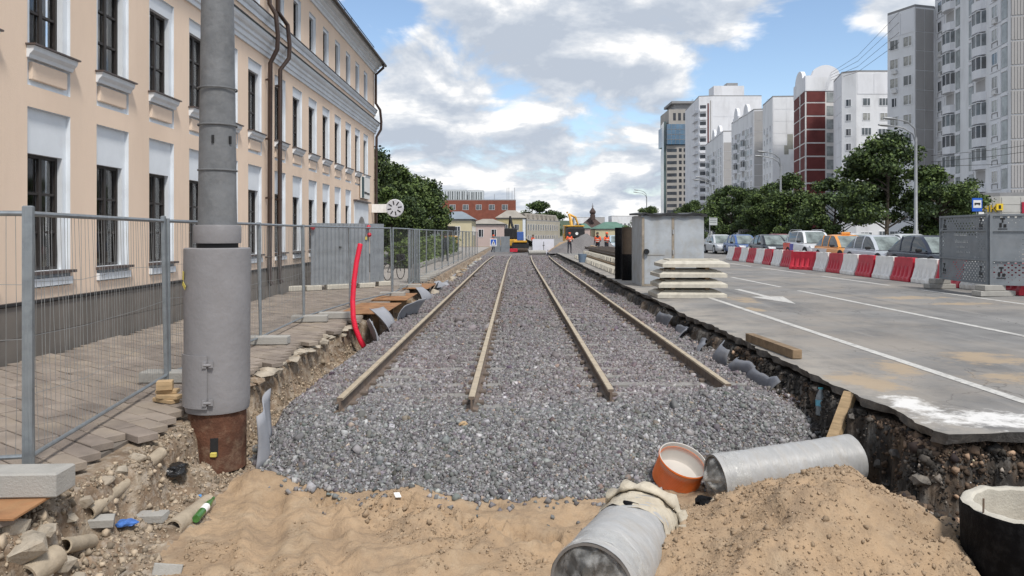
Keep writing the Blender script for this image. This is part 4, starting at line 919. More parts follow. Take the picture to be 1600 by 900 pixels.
# ================================================================ foreground: wrapped pipes, coupling, manhole ring, timbers
WRAP = mat('pipe_wrap', (0.37,0.37,0.365), 0.4, 0.10, 3, 0.35, 14, dirt=[((0.27,0.24,0.20), 3, 0.6), ((0.46,0.465,0.47), 5, 0.5)], stretch=(1,1,3))
CLOTH = mat('dirty_cloth', (0.50,0.45,0.36), 0.9, 0.12, 5, 0.5, 30, dirt=(0.34,0.28,0.20), dscale=4, damt=0.6)
def film():
    m = bpy.data.materials.new('clear_film'); m.use_nodes = True; t = m.node_tree; t.nodes.clear()
    o = t.nodes.new('ShaderNodeOutputMaterial'); mx_ = t.nodes.new('ShaderNodeMixShader'); tr = t.nodes.new('ShaderNodeBsdfTransparent'); g = t.nodes.new('ShaderNodeBsdfPrincipled')
    g.inputs['Base Color'].default_value = (.62,.62,.60,1); g.inputs['Roughness'].default_value = .18
    tcn = t.nodes.new('ShaderNodeTexCoord'); n = t.nodes.new('ShaderNodeTexNoise'); n.inputs['Scale'].default_value = 9; n.inputs['Detail'].default_value = 5; t.links.new(tcn.outputs['Object'], n.inputs[0])
    r = t.nodes.new('ShaderNodeMapRange'); r.inputs[1].default_value = .40; r.inputs[2].default_value = .72; r.inputs[3].default_value = .10; r.inputs[4].default_value = .62; t.links.new(n.outputs[0], r.inputs[0])
    b = t.nodes.new('ShaderNodeBump'); b.inputs['Strength'].default_value = .9; b.inputs['Distance'].default_value = .03; t.links.new(n.outputs[0], b.inputs['Height']); t.links.new(b.outputs[0], g.inputs['Normal'])
    t.links.new(r.outputs[0], mx_.inputs[0]); t.links.new(tr.outputs[0], mx_.inputs[1]); t.links.new(g.outputs[0], mx_.inputs[2]); t.links.new(mx_.outputs[0], o.inputs[0]); return m
FILM = film()
INNER = mat('pipe_inner', (0.20,0.19,0.18), 0.7, 0.15, 6)
def wrapped_pipe(name, a, b, r, lab, seed):
    a = Vector(a); b = Vector(b); l = (b-a).length
    o = thing(name, lab, 'pipe', a); o.rotation_euler = (b-a).to_track_quat('Z','Y').to_euler()
    n = 60; m_ = 56; P = []
    for i in range(n+1):
        z = l*i/n
        for k in range(m_):
            t = 2*math.pi*k/m_; sp_ = ((z*5.5+t/(2*math.pi)) % 1); rr_ = r*(1+.016*(sp_**5)+.008*math.sin(t*3+z*9+seed)+.026*float(fbm(np.array([t*1.6+seed]),np.array([z*7.0-t*.9]),1.2,4,seed)[0])); P.append((rr_*math.cos(t), rr_*math.sin(t), z))
    fs = [(i*m_+k,i*m_+(k+1) % m_,(i+1)*m_+(k+1) % m_,(i+1)*m_+k) for i in range(n) for k in range(m_)]
    MB().add(P, fs).build('wrapping', WRAP, o, 'all')
    MB().lathe([(r*.995,0),(r*.93,0),(r*.93,l),(r*.995,l)], 40).build('pipe_wall', INNER, o, True)
    return o, l
def film_cap(o, r, z, out, seed, droop):
    n = 36; P = []; rings = 9
    for i in range(rings):
        s = i/(rings-1)
        for k in range(n):
            t = 2*math.pi*k/n; w = float(fbm(np.array([math.cos(t)*2+s]), np.array([math.sin(t)*2+seed]), 1.6, 3, int(seed*10))[0])
            rr_ = r*(1.015*(1-s)**.5 if s < 1 else .02)*(1+.10*w*s)+.004; P.append((rr_*math.cos(t), rr_*math.sin(t), z+out*(-.06+s*.16+.10*w*s)))
    fs = [(i*n+k,i*n+(k+1) % n,(i+1)*n+(k+1) % n,(i+1)*n+k) for i in range(rings-1) for k in range(n)]
    # sleeve that overlaps the pipe
    b = len(P)
    for i in range(4):
        for k in range(n):
            t = 2*math.pi*k/n; P.append((r*(1.02+.008*math.sin(k*2.4))*math.cos(t), r*(1.02+.008*math.sin(k*2.4))*math.sin(t), z-out*(.06+.06*i+.02*math.sin(k*1.3))))
    fs += [(b+i*n+k,b+i*n+(k+1) % n,b+(i+1)*n+(k+1) % n,b+(i+1)*n+k) for i in range(3) for k in range(n)]
    MB().add(P, fs).build('clear_film', FILM, o, 'all')
r1 = .30
pa = Vector((.50,4.78,-.40)); pb_ = Vector((1.00,5.72,-.37))
p1, l1 = wrapped_pipe('wrapped_pipe', pa, pb_, r1, 'near cloth wrapped pipe lying on the sand at the bottom centre', 1)
film_cap(p1, r1, 0, -1, 1.7, 0)
# rolled cloth collar on its far end, with a hanging tail
n = 44; m_ = 10; P = []
for k in range(n):
    t = 2*math.pi*k/n; w = .045+.016*math.sin(k*1.7)+.01*math.sin(k*4.1)
    for q in range(m_):
        s = 2*math.pi*q/m_; rr_ = r1+.012+w*(.5+.55*math.cos(s)); P.append((rr_*math.cos(t), rr_*math.sin(t), l1-.03+w*1.5*math.sin(s)+.02*math.sin(3*t)))
MB().add(P, [(k*m_+q,((k+1) % n)*m_+q,((k+1) % n)*m_+(q+1) % m_,k*m_+(q+1) % m_) for k in range(n) for q in range(m_)]).build('cloth_roll', CLOTH, p1, 'all')
P = []                                               # loose cloth over the upper half of the pipe
for i in range(16):
    z = l1*(1-.34*i/15)
    for k in range(25):
        t = R(-20)+R(300)*k/24; rr_ = r1*1.022+.006*math.sin(k*2.1+i*.8)+.006*math.sin(i*2.7); P.append((rr_*math.cos(t), rr_*math.sin(t), z-.05*math.sin(k*.9)))
MB().add(P, [(i*25+k,i*25+k+1,(i+1)*25+k+1,(i+1)*25+k) for i in range(15) for k in range(24)]).build('cloth_cover', CLOTH, p1, 'all')
Mi = p1.matrix_basis if False else (Matrix.Translation(pa) @ (pb_-pa).to_track_quat('Z','Y').to_matrix().to_4x4()).inverted()
def wpath(L_): return [Mi @ Vector(p) for p in L_]
MB().tube(wpath([(1.24,5.58,-.2),(1.30,5.52,-.36),(1.30,5.42,-.50),(1.33,5.30,-.57)]), [.05,.065,.05,.03], 9).build('cloth_tail', CLOTH, p1, True)
MB().tube(wpath([(1.22,5.45,-.25),(1.24,5.36,-.42),(1.20,5.28,-.54)]), [.04,.055,.02], 8).build('cloth_tail', CLOTH, p1, True)
bx = MB().bbox(-.06,.06,-.025,.025,0,.03,.008).build('dark_scrap', BLACKP, None); tag(bx, 'small dark scrap of foil lying on the cloth wrapped pipe', 'litter'); q = atd(986,789,5.42); bx.location = (q.x, q.y, -.10); bx.rotation_euler = (.1,.25,.2)
p2, l2 = wrapped_pipe('wrapped_pipe', (1.90,7.02,-.44), (3.34,7.32,-.33), .235, 'long silver wrapped pipe lying across the gravel toe', 4)
film_cap(p2, .235, 0, -1, 2.9, 0)
# orange coupling
ORG = mat('orange_pvc', (0.72,0.17,0.035), 0.4, 0.08, 6, dirt=(0.5,0.2,0.08), dscale=5, damt=0.4); PVCW = mat('white_pvc', (0.52,0.49,0.45), 0.5, 0.05, 4)
cp = thing('orange_coupling', 'orange ribbed pipe coupling with a white inside on the gravel', 'pipe coupling', (1.60,7.42,hz(1.60,7.42)+.02)); cp.rotation_euler = (R(24),R(14),0)
prof_c = [(.22,0)]; 
for k in range(15): prof_c += [(.235,.012+k*.016),(.228,.020+k*.016)]
prof_c += [(.245,.262),(.250,.275),(.245,.288)]
MB().lathe(prof_c, 44).build('shell', ORG, cp, True)
MB().lathe([(.245,.288),(.236,.286),(.232,.26),(.224,.12),(.205,.09),(.0,.075)], 44).build('lining', PVCW, cp, True)
# manhole ring
mr_ = thing('manhole_ring', 'black bitumen coated concrete manhole ring with a raw rim', 'manhole ring', (3.59,4.75,-1.5)); mr_.rotation_euler = (R(-4),0,0)
zt = 1.5+.10
def ringwall(r, z0, z1, jit): return [(r, z0+(z1-z0)*k/10) for k in range(11)]
MB().lathe([(.58,0)]+ringwall(.58,.05,zt-.03,0)+[(.572,zt-.012)], 64).build('coated_wall', BLACKP, mr_, True)
mb = MB().lathe([(.572,zt-.012),(.55,zt),(.51,zt),(.495,zt-.015),(.495,.02)], 64)
for i, p in enumerate(mb.v):
    if p[2] > zt-.02: t = math.atan2(p[1],p[0]); mb.v[i] = (p[0], p[1], p[2]+.008*math.sin(t*7)+.006*math.sin(t*17))
mb.build('rim', CONCL, mr_, True)
MB().tube([(-.45,-.20,zt-.13),(-.455,-.20,zt-.06),(-.43,-.22,zt-.03),(-.41,-.24,zt-.06),(-.41,-.24,zt-.13)], .007, 6).build('lifting_eye', STEEL, mr_, True)
MB().tube([(-.55,-.06,zt-.02),(-.55,-.07,zt+.08)], .006, 6).build('rebar_stub', STEEL, mr_, True)
# timbers
def timber(a, b, w, h, lab, m=WOOD):
    a = Vector(a); b = Vector(b); l = (b-a).length; o = MB().bbox(-w/2,w/2,-h/2,h/2,0,l,.006).build('timber_beam', m); o.location = a; o.rotation_euler = (b-a).to_track_quat('Z','Y').to_euler(); return tag(o, lab, 'timber beam')
a = at(1168,528,.25); b = at(1246,556,.25)
timber((a.x+.03,a.y,.20+.065), (b.x,b.y,.205+.065), .13, .12, 'weathered timber beam lying on the asphalt edge', OLDWOOD)
z = hz(3.22,7.72); timber((3.18,7.68,z+.05), (3.62,7.98,.18), .12, .07, 'fresh timber board leaning against the road edge')
# ================================================================ works on the road edge
# cabinet
CX, CY = 4.04, 23.7; cw, cd, chh = 2.02, 1.9, 2.28
cab = thing('metal_cabinet', 'grey painted steel cabinet with double doors and a black felt roof', 'cabinet', (CX, CY, road_z(CX)))
body = MB().bbox(0,cw,.03,cd,.0,chh,.01).build('body', CABM, cab)
MB().box(.02,.10,.0,.035,.02,chh-.06).box(.98,1.06,.0,.033,.06,chh-.08).box(.10,.98,.0,.034,.02,.07).build('door_frame', mat('rusty_frame',(0.30,0.26,0.21),0.7,0.2,5), cab)
d1 = MB().bbox(.105,.975,.004,.028,.075,chh-.09,.006).build('door', CABM, cab); d2 = MB().bbox(1.065,cw-.01,.004,.028,.06,chh-.09,.006).build('door', CABM, cab)
for z in (.5,1.1,1.75): MB().tube([(1.02,-.015,z-.07),(1.02,-.015,z+.07)], .02, 8).build('hinge', CABM, d2, True)
MB().lathe([(0,0),(.085,0),(.085,.12),(.05,.12)], 18).xf(Matrix.Translation((.16,.02,1.12)) @ Matrix.Rotation(R(90),4,'X')).build('pipe_socket', BLK, d1, True)
MB().box(.2,.75,-.008,.004,1.0,1.012).build('door_seam', mat('rusty_frame',(0.3,0.26,0.21)), d1)
P = []
n = 10
for i in range(n+1):
    x = -.08+(cw+.16)*i/n; z = chh+.01+.03*math.sin(i*1.7); P += [(x,-.08,z-.02+.02*math.sin(i*2.3)),(x,cd+.08,z+.04),(x,-.08,z+.05),(x,cd+.08,z+.10)]
fs = [q for i in range(n) for q in ((4*i,4*i+4,4*i+5,4*i+1),(4*i+2,4*i+3,4*i+7,4*i+6),(4*i,4*i+2,4*i+6,4*i+4),(4*i+1,4*i+5,4*i+7,4*i+3))]+[(0,1,3,2),(4*n,4*n+2,4*n+3,4*n+1)]
MB().add(P, fs).build('felt_roof', ROOFD, cab)
# two upright pipes behind it
BRN = mat('brown_coating', (0.055,0.04,0.028), 0.7, 0.2, 4, 0.3, 30)
for k, (x, y, r, h, lab) in enumerate(((4.08,26.9,.20,1.92,'wide upright pipe, brown above and black below, left of the cabinet'), (3.86,27.6,.14,1.92,'narrow black upright pipe at the far side of the brown one'))):
    t = thing('upright_pipe', lab, 'pipe', (x,y,road_z(x)))
    MB().lathe([(r*.9,0),(r,0),(r,.95),(r*.9,.95)], 24).build('lower_coat', BLACKP, t, True); MB().lathe([(r*.99,.95),(r*.99,h),(r*.85,h),(r*.85,.95)], 24).build('upper_coat', BRN if k == 0 else BLACKP, t, True)
# stack of concrete slabs with raised rims and spacers
sl = thing('slab', '', ''); bpy.data.objects.remove(sl)
def slab_mesh(w, d):
    mb = MB(); b = .16
    mb.hexa([(0,0,0),(w,0,0),(w,d,0),(0,d,0),(0,0,.09),(w,0,.09),(w,d,.09),(0,d,.09)])
    mb.hexa([(.004,.004,.0905),(w-.004,.004,.0905),(w-.004,d-.004,.0905),(.004,d-.004,.0905),(b,b,.17),(w-b,b,.17),(w-b,d-b,.17),(b,d-b,.17)])
    for (x0,x1,y0,y1) in ((b+.06,w-b-.06,b+.06,b+.16),(b+.06,w-b-.06,d-b-.16,d-b-.06),(b+.06,b+.16,b+.165,d-b-.165),(w-b-.16,w-b-.06,b+.165,d-b-.165)): mb.box(x0,x1,y0,y1,.1705,.20)
    return mb
zc = road_z(4.6)+.0
lbl = ['bottom', 'second from bottom', 'third from bottom', 'top']
for k in range(4):
    w = 1.82-.02*k; o = slab_mesh(w, 1.3).build('concrete_slab', CONCL); o.location = (3.72+.035*k+(.05 if k == 3 else 0), 19.3+.04*k, zc+.265*k+.002); o.rotation_euler = (0,0,.012*(-1)**k)
    tag(o, f'pale bevelled concrete slab, {lbl[k]} of the stack by the cabinet', 'concrete slab', 'stacked concrete slabs')
    if k < 3:
        for j, xx in enumerate((.45,1.35)):
            q = tag(MB().bbox(-.05,.05,0,1.0,0,.062,.005).build('timber_spacer', OLDWOOD), 'timber spacer on the %s slab of the stack' % lbl[k], 'timber', 'spacers between the slabs'); q.location = (3.72+xx, 19.5, zc+.265*k+.203)
# rows of stacked sleepers behind
zr = road_z(5)
sm2 = MB().hexa([(0,-.13,0),(2.5,-.13,0),(2.5,.13,0),(0,.13,0),(.03,-.10,.19),(2.47,-.10,.19),(2.47,.10,.19),(.03,.10,.19)]).mesh('sleeper', CONCL)
for lay in range(2):
    for k in range(44):
        y = 29.0+k*.5; o = link('concrete_sleeper', sm2, None, (4.05+.55*lay+random.uniform(-.03,.03), y, zr+.02+.30*lay), (0,0,random.uniform(-.01,.01)))
        tag(o, 'concrete sleeper in the %s layer of the long stack behind the upright pipes' % ('lower','upper')[lay], 'sleeper', 'stacked sleepers, %s layer' % ('lower','upper')[lay])
    for xx in (.5, 2.0):
        q = tag(MB().bbox(-.05,.05,28.8,50.8,0,.075,.005).build('timber_batten', OLDWOOD), 'long dark batten on the %s sleepers, %s side' % (('lower','upper')[lay], 'near' if xx < 1 else 'far'), 'timber'); q.location = (4.05+.55*lay+xx, 0, zr+.214+.30*lay)
for k in range(6):
    n_ = len(prof); P = [(px, y, pz+.18) for y in (28.4, 53) for px, pz in prof]
    o = MB().add(P, [(q,(q+1) % n_,(q+1) % n_+n_,q+n_) for q in range(n_)]+[tuple(range(n_)), tuple(range(2*n_-1,n_-1,-1))]).build('spare_rail', STEEL)
    o.location = (5.0+.32*k, .6*k % 1.3, zr+.59+.002); tag(o, 'spare dark steel rail lying on the long sleeper stack', 'rail', 'spare rails on the stack')
bk = thing('bucket', 'small blue grey bucket on the asphalt by the sleeper stack', 'bucket', (3.95, 43.5, road_z(4)))
MB().lathe([(0,0),(.20,0),(.26,.5),(.24,.5),(.19,.03)], 20).build('pail', mat('bucket_blue',(0.16,0.22,0.30),0.5,0.1,5), bk, True)
MB().tube([(-.25,0,.48),(-.15,0,.30),(.15,0,.28),(.25,0,.48)], .012, 6).build('handle', STEEL, bk)

# ================================================================ plastic road barriers
def barrier_mesh():
    w = 1.22; pr = [(-.24,0),(.24,0),(.24,.12),(.20,.18),(.11,.50),(.09,.78),(-.09,.78),(-.11,.50),(-.20,.18),(-.24,.12)]
    mb = MB(); n = len(pr); xs_ = [0]
    for g in range(4): a = .14+g*.26; xs_ += [a, a+.03, a+.12, a+.15]
    xs_ += [w]; P = []
    for i, x in enumerate(xs_):
        inn = i in (2,3,6,7,10,11,14,15)
        for k, (u, z) in enumerate(pr): P.append((x, u*(.72 if inn and .15 < z < .45 else 1)*(1), z if not (i in (0,len(xs_)-1) and z > .7) else z-.01))
    m = len(xs_)
    mb.add(P, [(i*n+k,i*n+(k+1) % n,(i+1)*n+(k+1) % n,(i+1)*n+k) for i in range(m-1) for k in range(n)]+[tuple(range(n)), tuple(range((m-1)*n,m*n))])
    return mb
BM = [barrier_mesh().mesh('body', REDPL, True), barrier_mesh().mesh('body', WHPL, True)]
LUG = MB().bbox(-.05,.05,-.06,.06,.25,.33,.01).bbox(-.05,.05,-.06,.06,.55,.62,.01)
LM = [LUG.mesh('connector', REDPL), LUG.mesh('connector', WHPL)]
PLUG = MB().lathe([(0,.79),(.045,.79),(.045,.77)], 12).mesh('filler_cap', BLK)
def barrier(x, y, rz, c, lab):
    t = thing('road_barrier', lab, 'road barrier', (x,y,road_z(x)+.004), rz, 'red and white plastic road barriers')
    link('body', BM[c], t); link('connector', LM[c], t, (1.26,0,0)); link('filler_cap', PLUG, t, (.61,0,.0)); return t
x = 12.95; dy = 1.3; yb = 44.6; k = 0
ords = ['first','second','third','fourth','fifth','sixth','seventh','eighth','ninth','tenth','eleventh','twelfth','thirteenth','fourteenth','fifteenth','sixteenth','seventeenth','eighteenth','nineteenth','twentieth','twenty first','twenty second']
while yb > 19.5:
    c = k % 2; xx = 12.95+.0012*max(0, 44-yb)
    barrier(xx, yb, R(-90)+random.uniform(-.03,.03), 1-c, f'{("white","red")[c]} plastic road barrier, {ords[min(k,21)]} from the far end of the row'); yb -= 1.30; k += 1
barrier(12.35, 32.9, R(-60), 0, 'red plastic barrier pushed out of the row onto the lane'); barrier(12.9, 19.6, R(-8), 0, 'red plastic barrier lying behind the perforated panel')
# ================================================================ perforated steel panels with blocks
PERF = mat('perforated_paint', (0.21,0.23,0.25), 0.55, 0.10, 3, metal=0.2, dirt=(0.29,0.30,0.31), dscale=2.5, damt=0.4)
def perf_panel(a, b, lab, seed):
    a = Vector(a); b = Vector(b); L_ = (b-a).length; h = 1.80; rz = math.atan2(b.y-a.y, b.x-a.x)
    t = thing('perforated_fence', lab, 'fence panel', (a.x,a.y,road_z(a.x)+.28), rz, 'perforated steel panels'); rr_ = random.Random(seed)
    MB().box(0,.06,-.03,.03,0,h).box(L_-.06,L_,-.03,.03,0,h).box(.06,L_-.06,-.03,.03,h-.05,h).box(.06,L_-.06,-.03,.03,0,.05).box(.06,L_-.06,-.03,.03,.60,.64).box(.06,L_-.06,-.03,.03,1.36,1.40).build('frame', PERF, t)
    # the sheet: a grid of cells, some of them open
    for (z0, z1) in ((.05,.60),(.64,1.36),(1.40,h-.05)):
        mb = MB(); nx_ = int((L_-.12)/.075); nz_ = int((z1-z0)/.06); dx = (L_-.12)/nx_; dz = (z1-z0)/nz_
        for i in range(nx_):
            for j in range(nz_):
                x0, zz0 = .06+i*dx, z0+j*dz; u, v = x0/L_, (zz0)/h
                dens = fbm(np.array([u*3.0+seed]), np.array([v*3.0]), 1.3, 2, seed)[0]
                plain = .30 < u < .74 and .36 < v < .66
                if (i+j) % 2 == 0 and dens > -.10 and not plain:
                    c = [(x0,0,zz0),(x0+dx,0,zz0),(x0+dx,0,zz0+dz),(x0,0,zz0+dz)]; q = .22+.16*(dens < .15)
                    c2 = [(x0+dx*q,0,zz0+dz*q),(x0+dx*(1-q),0,zz0+dz*q),(x0+dx*(1-q),0,zz0+dz*(1-q)),(x0+dx*q,0,zz0+dz*(1-q))]
                    mb.add(c+c2, [(0,1,5,4),(1,2,6,5),(2,3,7,6),(3,0,4,7)])
                else: mb.add([(x0,0,zz0),(x0+dx,0,zz0),(x0+dx,0,zz0+dz),(x0,0,zz0+dz)], [(0,1,2,3)])
        tag(mb.build('perforated_sheet', PERF, t), kind='stuff')
    # cut-out marks: little figures and rows of worn characters
    for (cx_, cz_0) in ((.28,1.56),(L_-.35,1.56),(.25,.32),(L_-.35,.32)):
        mb = MB(); mb.box(cx_-.05,cx_+.05,-.008,-.002,cz_0+.10,cz_0+.14).box(cx_-.015,cx_+.015,-.008,-.002,cz_0+.02,cz_0+.10).box(cx_-.07,cx_-.02,-.008,-.002,cz_0-.10,cz_0+.01).box(cx_+.02,cx_+.08,-.008,-.002,cz_0-.10,cz_0-.02).box(cx_-.10,cx_+.10,-.008,-.002,cz_0-.15,cz_0-.13); mb.build('cut_out_figure', BLK, t)
    mb = MB()
    for row, (z, w, hh) in enumerate(((1.24,.045,.09),(1.05,.05,.10),(.92,.04,.05),(.78,.045,.06))):
        x_ = L_*.32+.05*row
        while x_ < L_*(.60+.05*(row % 2)):
            ww = w*rr_.uniform(.5,1.1)
            if rr_.random() < .85: mb.box(x_,x_+ww*.4,-.007,-.002,z,z+hh*rr_.uniform(.6,1)); mb.box(x_,x_+ww,-.0075,-.0025,z,z+hh*.25)
            x_ += w*1.45
    mb.build('worn_lettering', mat('pale_print',(0.52,0.54,0.55),0.6,0.3,30), t); return t
perf_panel((12.25,21.3,0), (12.0,18.75,0), 'left perforated grey steel panel standing on concrete blocks', 4); perf_panel((12.01,18.71,0), (14.4,17.75,0), 'right perforated grey steel panel at the picture edge', 9)
for k, (x, y, z, w, lab) in enumerate(((12.2,21.25,0,.75,'lower concrete block under the left panel post'),(12.2,21.25,.142,.45,'upper concrete block under the left panel post'),(12.1,18.7,0,.95,'lower concrete block where the two panels meet'),(12.02,18.7,.142,.6,'upper concrete block where the two panels meet'),(14.4,17.8,0,.7,'concrete block under the far right panel'),(14.4,17.8,.142,.5,'upper concrete block under the far right panel'))):
    o = tag(MB().bbox(-w/2,w/2,-.16,.16,0,.138,.012).build('concrete_block', CONC), lab, 'concrete block', 'blocks under the panels'); o.location = (x,y,road_z(x)+z+.004); o.rotation_euler = (0,0,.06*k)

# ================================================================ cars
TYRE = mat('tyre', (0.02,0.02,0.02), 0.85, 0.2, 6); RIM = mat('alloy', (0.45,0.45,0.46), 0.35, 0.1, 6, metal=0.7); LAMP = mat('headlight_glass', (0.72,0.74,0.76), 0.1, 0.25, 20, spec=0.7); CARGL = glass('car_glass', (0.03,0.04,0.045), 0.04, 0.9); PLATE = mat('number_plate', (0.7,0.7,0.68), 0.5, 0.05, 4)
WSH = mat('windscreen', (0.17,0.20,0.195), 0.12, 0.4, 2.5, spec=0.35)
def car_paint(name, c): return mat('paint_'+name, c, 0.22, 0.04, 2, spec=0.6, metal=0.15)
def make_car(label, paint, loc, suv=False, rz=0.0, taxi=None, panels=None):
    W = .90 if not suv else .93; Hb = .82 if not suv else .98; Hr = 1.46 if not suv else 1.68; Lc = 4.5 if not suv else 4.35
    t = thing('car', label, 'car', loc, rz, 'cars waiting in traffic behind the barriers')
    # stations along y: -Lc/2 is the nose (towards the camera)
    st = [(-.500,.60,.30,.52),(-.485,.80,.22,.60),(-.455,.93,.18,.66),(-.40,.985,.17,.73),(-.28,1.0,.17,.80),(-.20,1.0,.17,.845),(.10,1.0,.17,.875),(.30,1.0,.17,.90),(.42,.97,.18,.90),(.475,.90,.22,.86),(.50,.74,.30,.78)]
    k_ = Hb/.86; P = []; n = 10
    for (s, wf, z0, z1) in st:
        y = s*Lc; w = W*wf; z1 = z1*k_; zm = z0+(z1-z0)*.55
        half = [(w*.88,z0),(w*.985,z0+.08),(w,zm),(w*.975,z1-.10),(w*.86,z1-.01)]
        P += [(a, y, b) for a, b in half]+[(-a, y, b) for a, b in reversed(half)]
    fs = [(i*n+k,i*n+(k+1) % n,(i+1)*n+(k+1) % n,(i+1)*n+k) for i in range(len(st)-1) for k in range(n)]+[tuple(range(n)), tuple(range((len(st)-1)*n,len(st)*n))]
    b = MB().add(P, fs).build('body', paint, t, True)
    # cabin: glass block with a painted roof and pillars
    yb0, yb1, yt0, yt1 = (-.215*Lc,.44*Lc,-.045*Lc,.26*Lc) if not suv else (-.22*Lc,.485*Lc,-.08*Lc,.40*Lc)
    wb, wt = W*.88, W*.70; zb = Hb-.02; zt = Hr-.05
    B = [(-wb,yb0,zb),(wb,yb0,zb),(wb,yb1,zb+.03),(-wb,yb1,zb+.03)]; T_ = [(-wt,yt0,zt),(wt,yt0,zt),(wt,yt1,zt),(-wt,yt1,zt)]
    dyr = yt1-yt0
    cst = [(yb0,zb+.01),(yb0+(yt0-yb0)*.5,zb+(zt-zb)*.56),(yt0,zt-.02),(yt0+dyr*.12,Hr-.02),(yt0+dyr*.4,Hr),(yt0+dyr*.75,Hr-.015),(yt1,zt-.01),(yt1+(yb1-yt1)*.5,zb+(zt-zb)*.60),(yb1,zb+.04)]
    cab_ = MB(); P = []
    for (y, z) in cst:
        k = (z-zb)/(Hr-zb); w1 = wb+(wt-wb)*k; P += [(-wb,y,zb),(-(wb+w1)/2-.02*k,y,zb+(z-zb)*.55),(-w1,y,z-.05*k),(-w1*.8,y,z),(w1*.8,y,z),(w1,y,z-.05*k),((wb+w1)/2+.02*k,y,zb+(z-zb)*.55),(wb,y,zb)]
    for i in range(len(cst)-1):
        for k in range(7):
            top = k in (2,3,4); cab_.cur = 0
            if top: cab_.cur = 1 if 2 <= i <= 5 else (2 if i < 2 and k == 3 else 0)
            if top and k != 3 and not 2 <= i <= 5: cab_.cur = 1
            b0_ = len(cab_.v); 
            if i == 0 and k == 0: cab_.v += P
            cab_.f.append([i*8+k,i*8+k+1,(i+1)*8+k+1,(i+1)*8+k]); cab_.m.append(cab_.cur)
    cb_ = MB()
    def split(mi, name, m):
        q = MB(); q.v = [tuple(p) for p in P]; q.f = [f for f, mm in zip(cab_.f, cab_.m) if mm == mi]; q.m = [0]*len(q.f)
        me = bpy.data.meshes.new(name); me.from_pydata(q.v, [], q.f); me.materials.append(m); bm = bmesh.new(); bm.from_mesh(me); bmesh.ops.delete(bm, geom=[v for v in bm.verts if not v.link_faces], context='VERTS'); bmesh.ops.recalc_face_normals(bm, faces=bm.faces); bm.to_mesh(me); bm.free()
        me.polygons.foreach_set('use_smooth', [True]*len(me.polygons)); return link(name, me, t)
    split(0, 'cabin_glass', CARGL); split(1, 'roof', paint); split(2, 'windscreen', WSH)
    for sx in (-1, 1):
        pil = MB(); i0, i1 = (0,3) if sx < 0 else (1,2)
        pil.tube([(sx*(wb+.005),.06*Lc,zb),(sx*((wb+wt)/2+.02),.06*Lc,zb+(zt-zb)*.55),(sx*wt,.06*Lc,zt)], .035, 6).tube([B[i0],B[i1]], .03, 6).tube([(sx*(wb+.005),yt1-.12,zb),(sx*((wb+wt)/2+.02),yt1-.1,zb+(zt-zb)*.55),(sx*wt,yt1-.05,zt)], .03, 6); pil.build('pillar', paint, t, True)
        MB().bbox(-.10,.10,-.05,.07,0,.13,.03).build('mirror', BLK, t, True, (sx*(W+.08), yb0+.28, Hb+.0))
        q = MB().hexa([(sx*.48*W,-.497*Lc,.60*k_),(sx*.88*W,-.462*Lc,.60*k_),(sx*.88*W,-.42*Lc,.60*k_),(sx*.48*W,-.44*Lc,.60*k_),(sx*.50*W,-.488*Lc,.72*k_),(sx*.93*W,-.44*Lc,.74*k_),(sx*.90*W,-.40*Lc,.74*k_),(sx*.5*W,-.42*Lc,.72*k_)]); q.build('headlight', LAMP, t)
        for yy_ in (-.30*Lc,.29*Lc):
            w_ = link('wheel', None, t, (sx*(W-.10), yy_, .32)); r = .33 if not suv else .36
            MB().lathe([(r*.62,-.11),(r*.95,-.11),(r,-.08),(r,.08),(r*.95,.11),(r*.62,.11)], 24).xf(Matrix.Rotation(R(90),4,'Y')).build('tyre', TYRE, w_, True); MB().lathe([(0,.06),(r*.25,.07),(r*.55,.085),(r*.62,.10),(r*.62,-.10),(0,-.08)], 16).xf(Matrix.Rotation(R(90*sx),4,'Y')).build('rim', RIM, w_, True)
            w_.location.z = r
            MB().lathe([(r*.9,-.02),(r*1.12,0),(r*1.12,.02)], 24).xf(Matrix.Translation((sx*(W-.005),yy_,r)) @ Matrix.Rotation(R(90),4,'Y')).build('wheel_arch', BLK, t, True)
    MB().bbox(-.44*W,.44*W,-.503*Lc,-.47*Lc,.50*k_,.64*k_,.02).build('grille', BLK, t); MB().bbox(-.6*W,.6*W,-.502*Lc,-.47*Lc,.25*k_,.36*k_,.02).build('lower_grille', BLK, t); MB().box(-.26,.26,-.508*Lc,-.503*Lc,.40*k_,.49*k_).build('number_plate', PLATE, t)
    if suv:
        for sx in (-1,1): MB().tube([(sx*wt,yt0+.1,Hr-.02),(sx*wt,yt0+.25,Hr+.05),(sx*wt,yt1-.25,Hr+.05),(sx*wt,yt1-.1,Hr-.02)], .022, 6).build('roof_bar', RIM, t)
    if taxi: MB().bbox(-.22,.22,-.07,.07,Hr-.01,Hr+.13,.03).build('roof_sign', taxi, t)
    for (sy0, sy1, z0, z1, m) in (panels or []): MB().box(-W-.006,-W+.03,sy0*Lc,sy1*Lc,z0,z1).build('livery_panel', m, t)
    return t
SILV = car_paint('silver',(0.46,0.49,0.53)); NAVY = car_paint('navy',(0.016,0.022,0.04)); BLACKC = car_paint('black',(0.02,0.022,0.028)); WHITEC = car_paint('white',(0.70,0.71,0.72)); BLUEC = car_paint('blue',(0.06,0.12,0.30)); ORGC = car_paint('orange',(0.72,0.30,0.06)); REDC = car_paint('coral',(0.72,0.11,0.07))
LIV = mat('livery_red',(0.72,0.10,0.06),0.3,0.05,3); LIVB = mat('livery_blue',(0.08,0.08,0.42),0.3,0.05,3)
lane = 16.7
def cz(x): return road_z(x)
def carat(px, y): return ((px-VX)/F*y, y, cz((px-VX)/F*y))
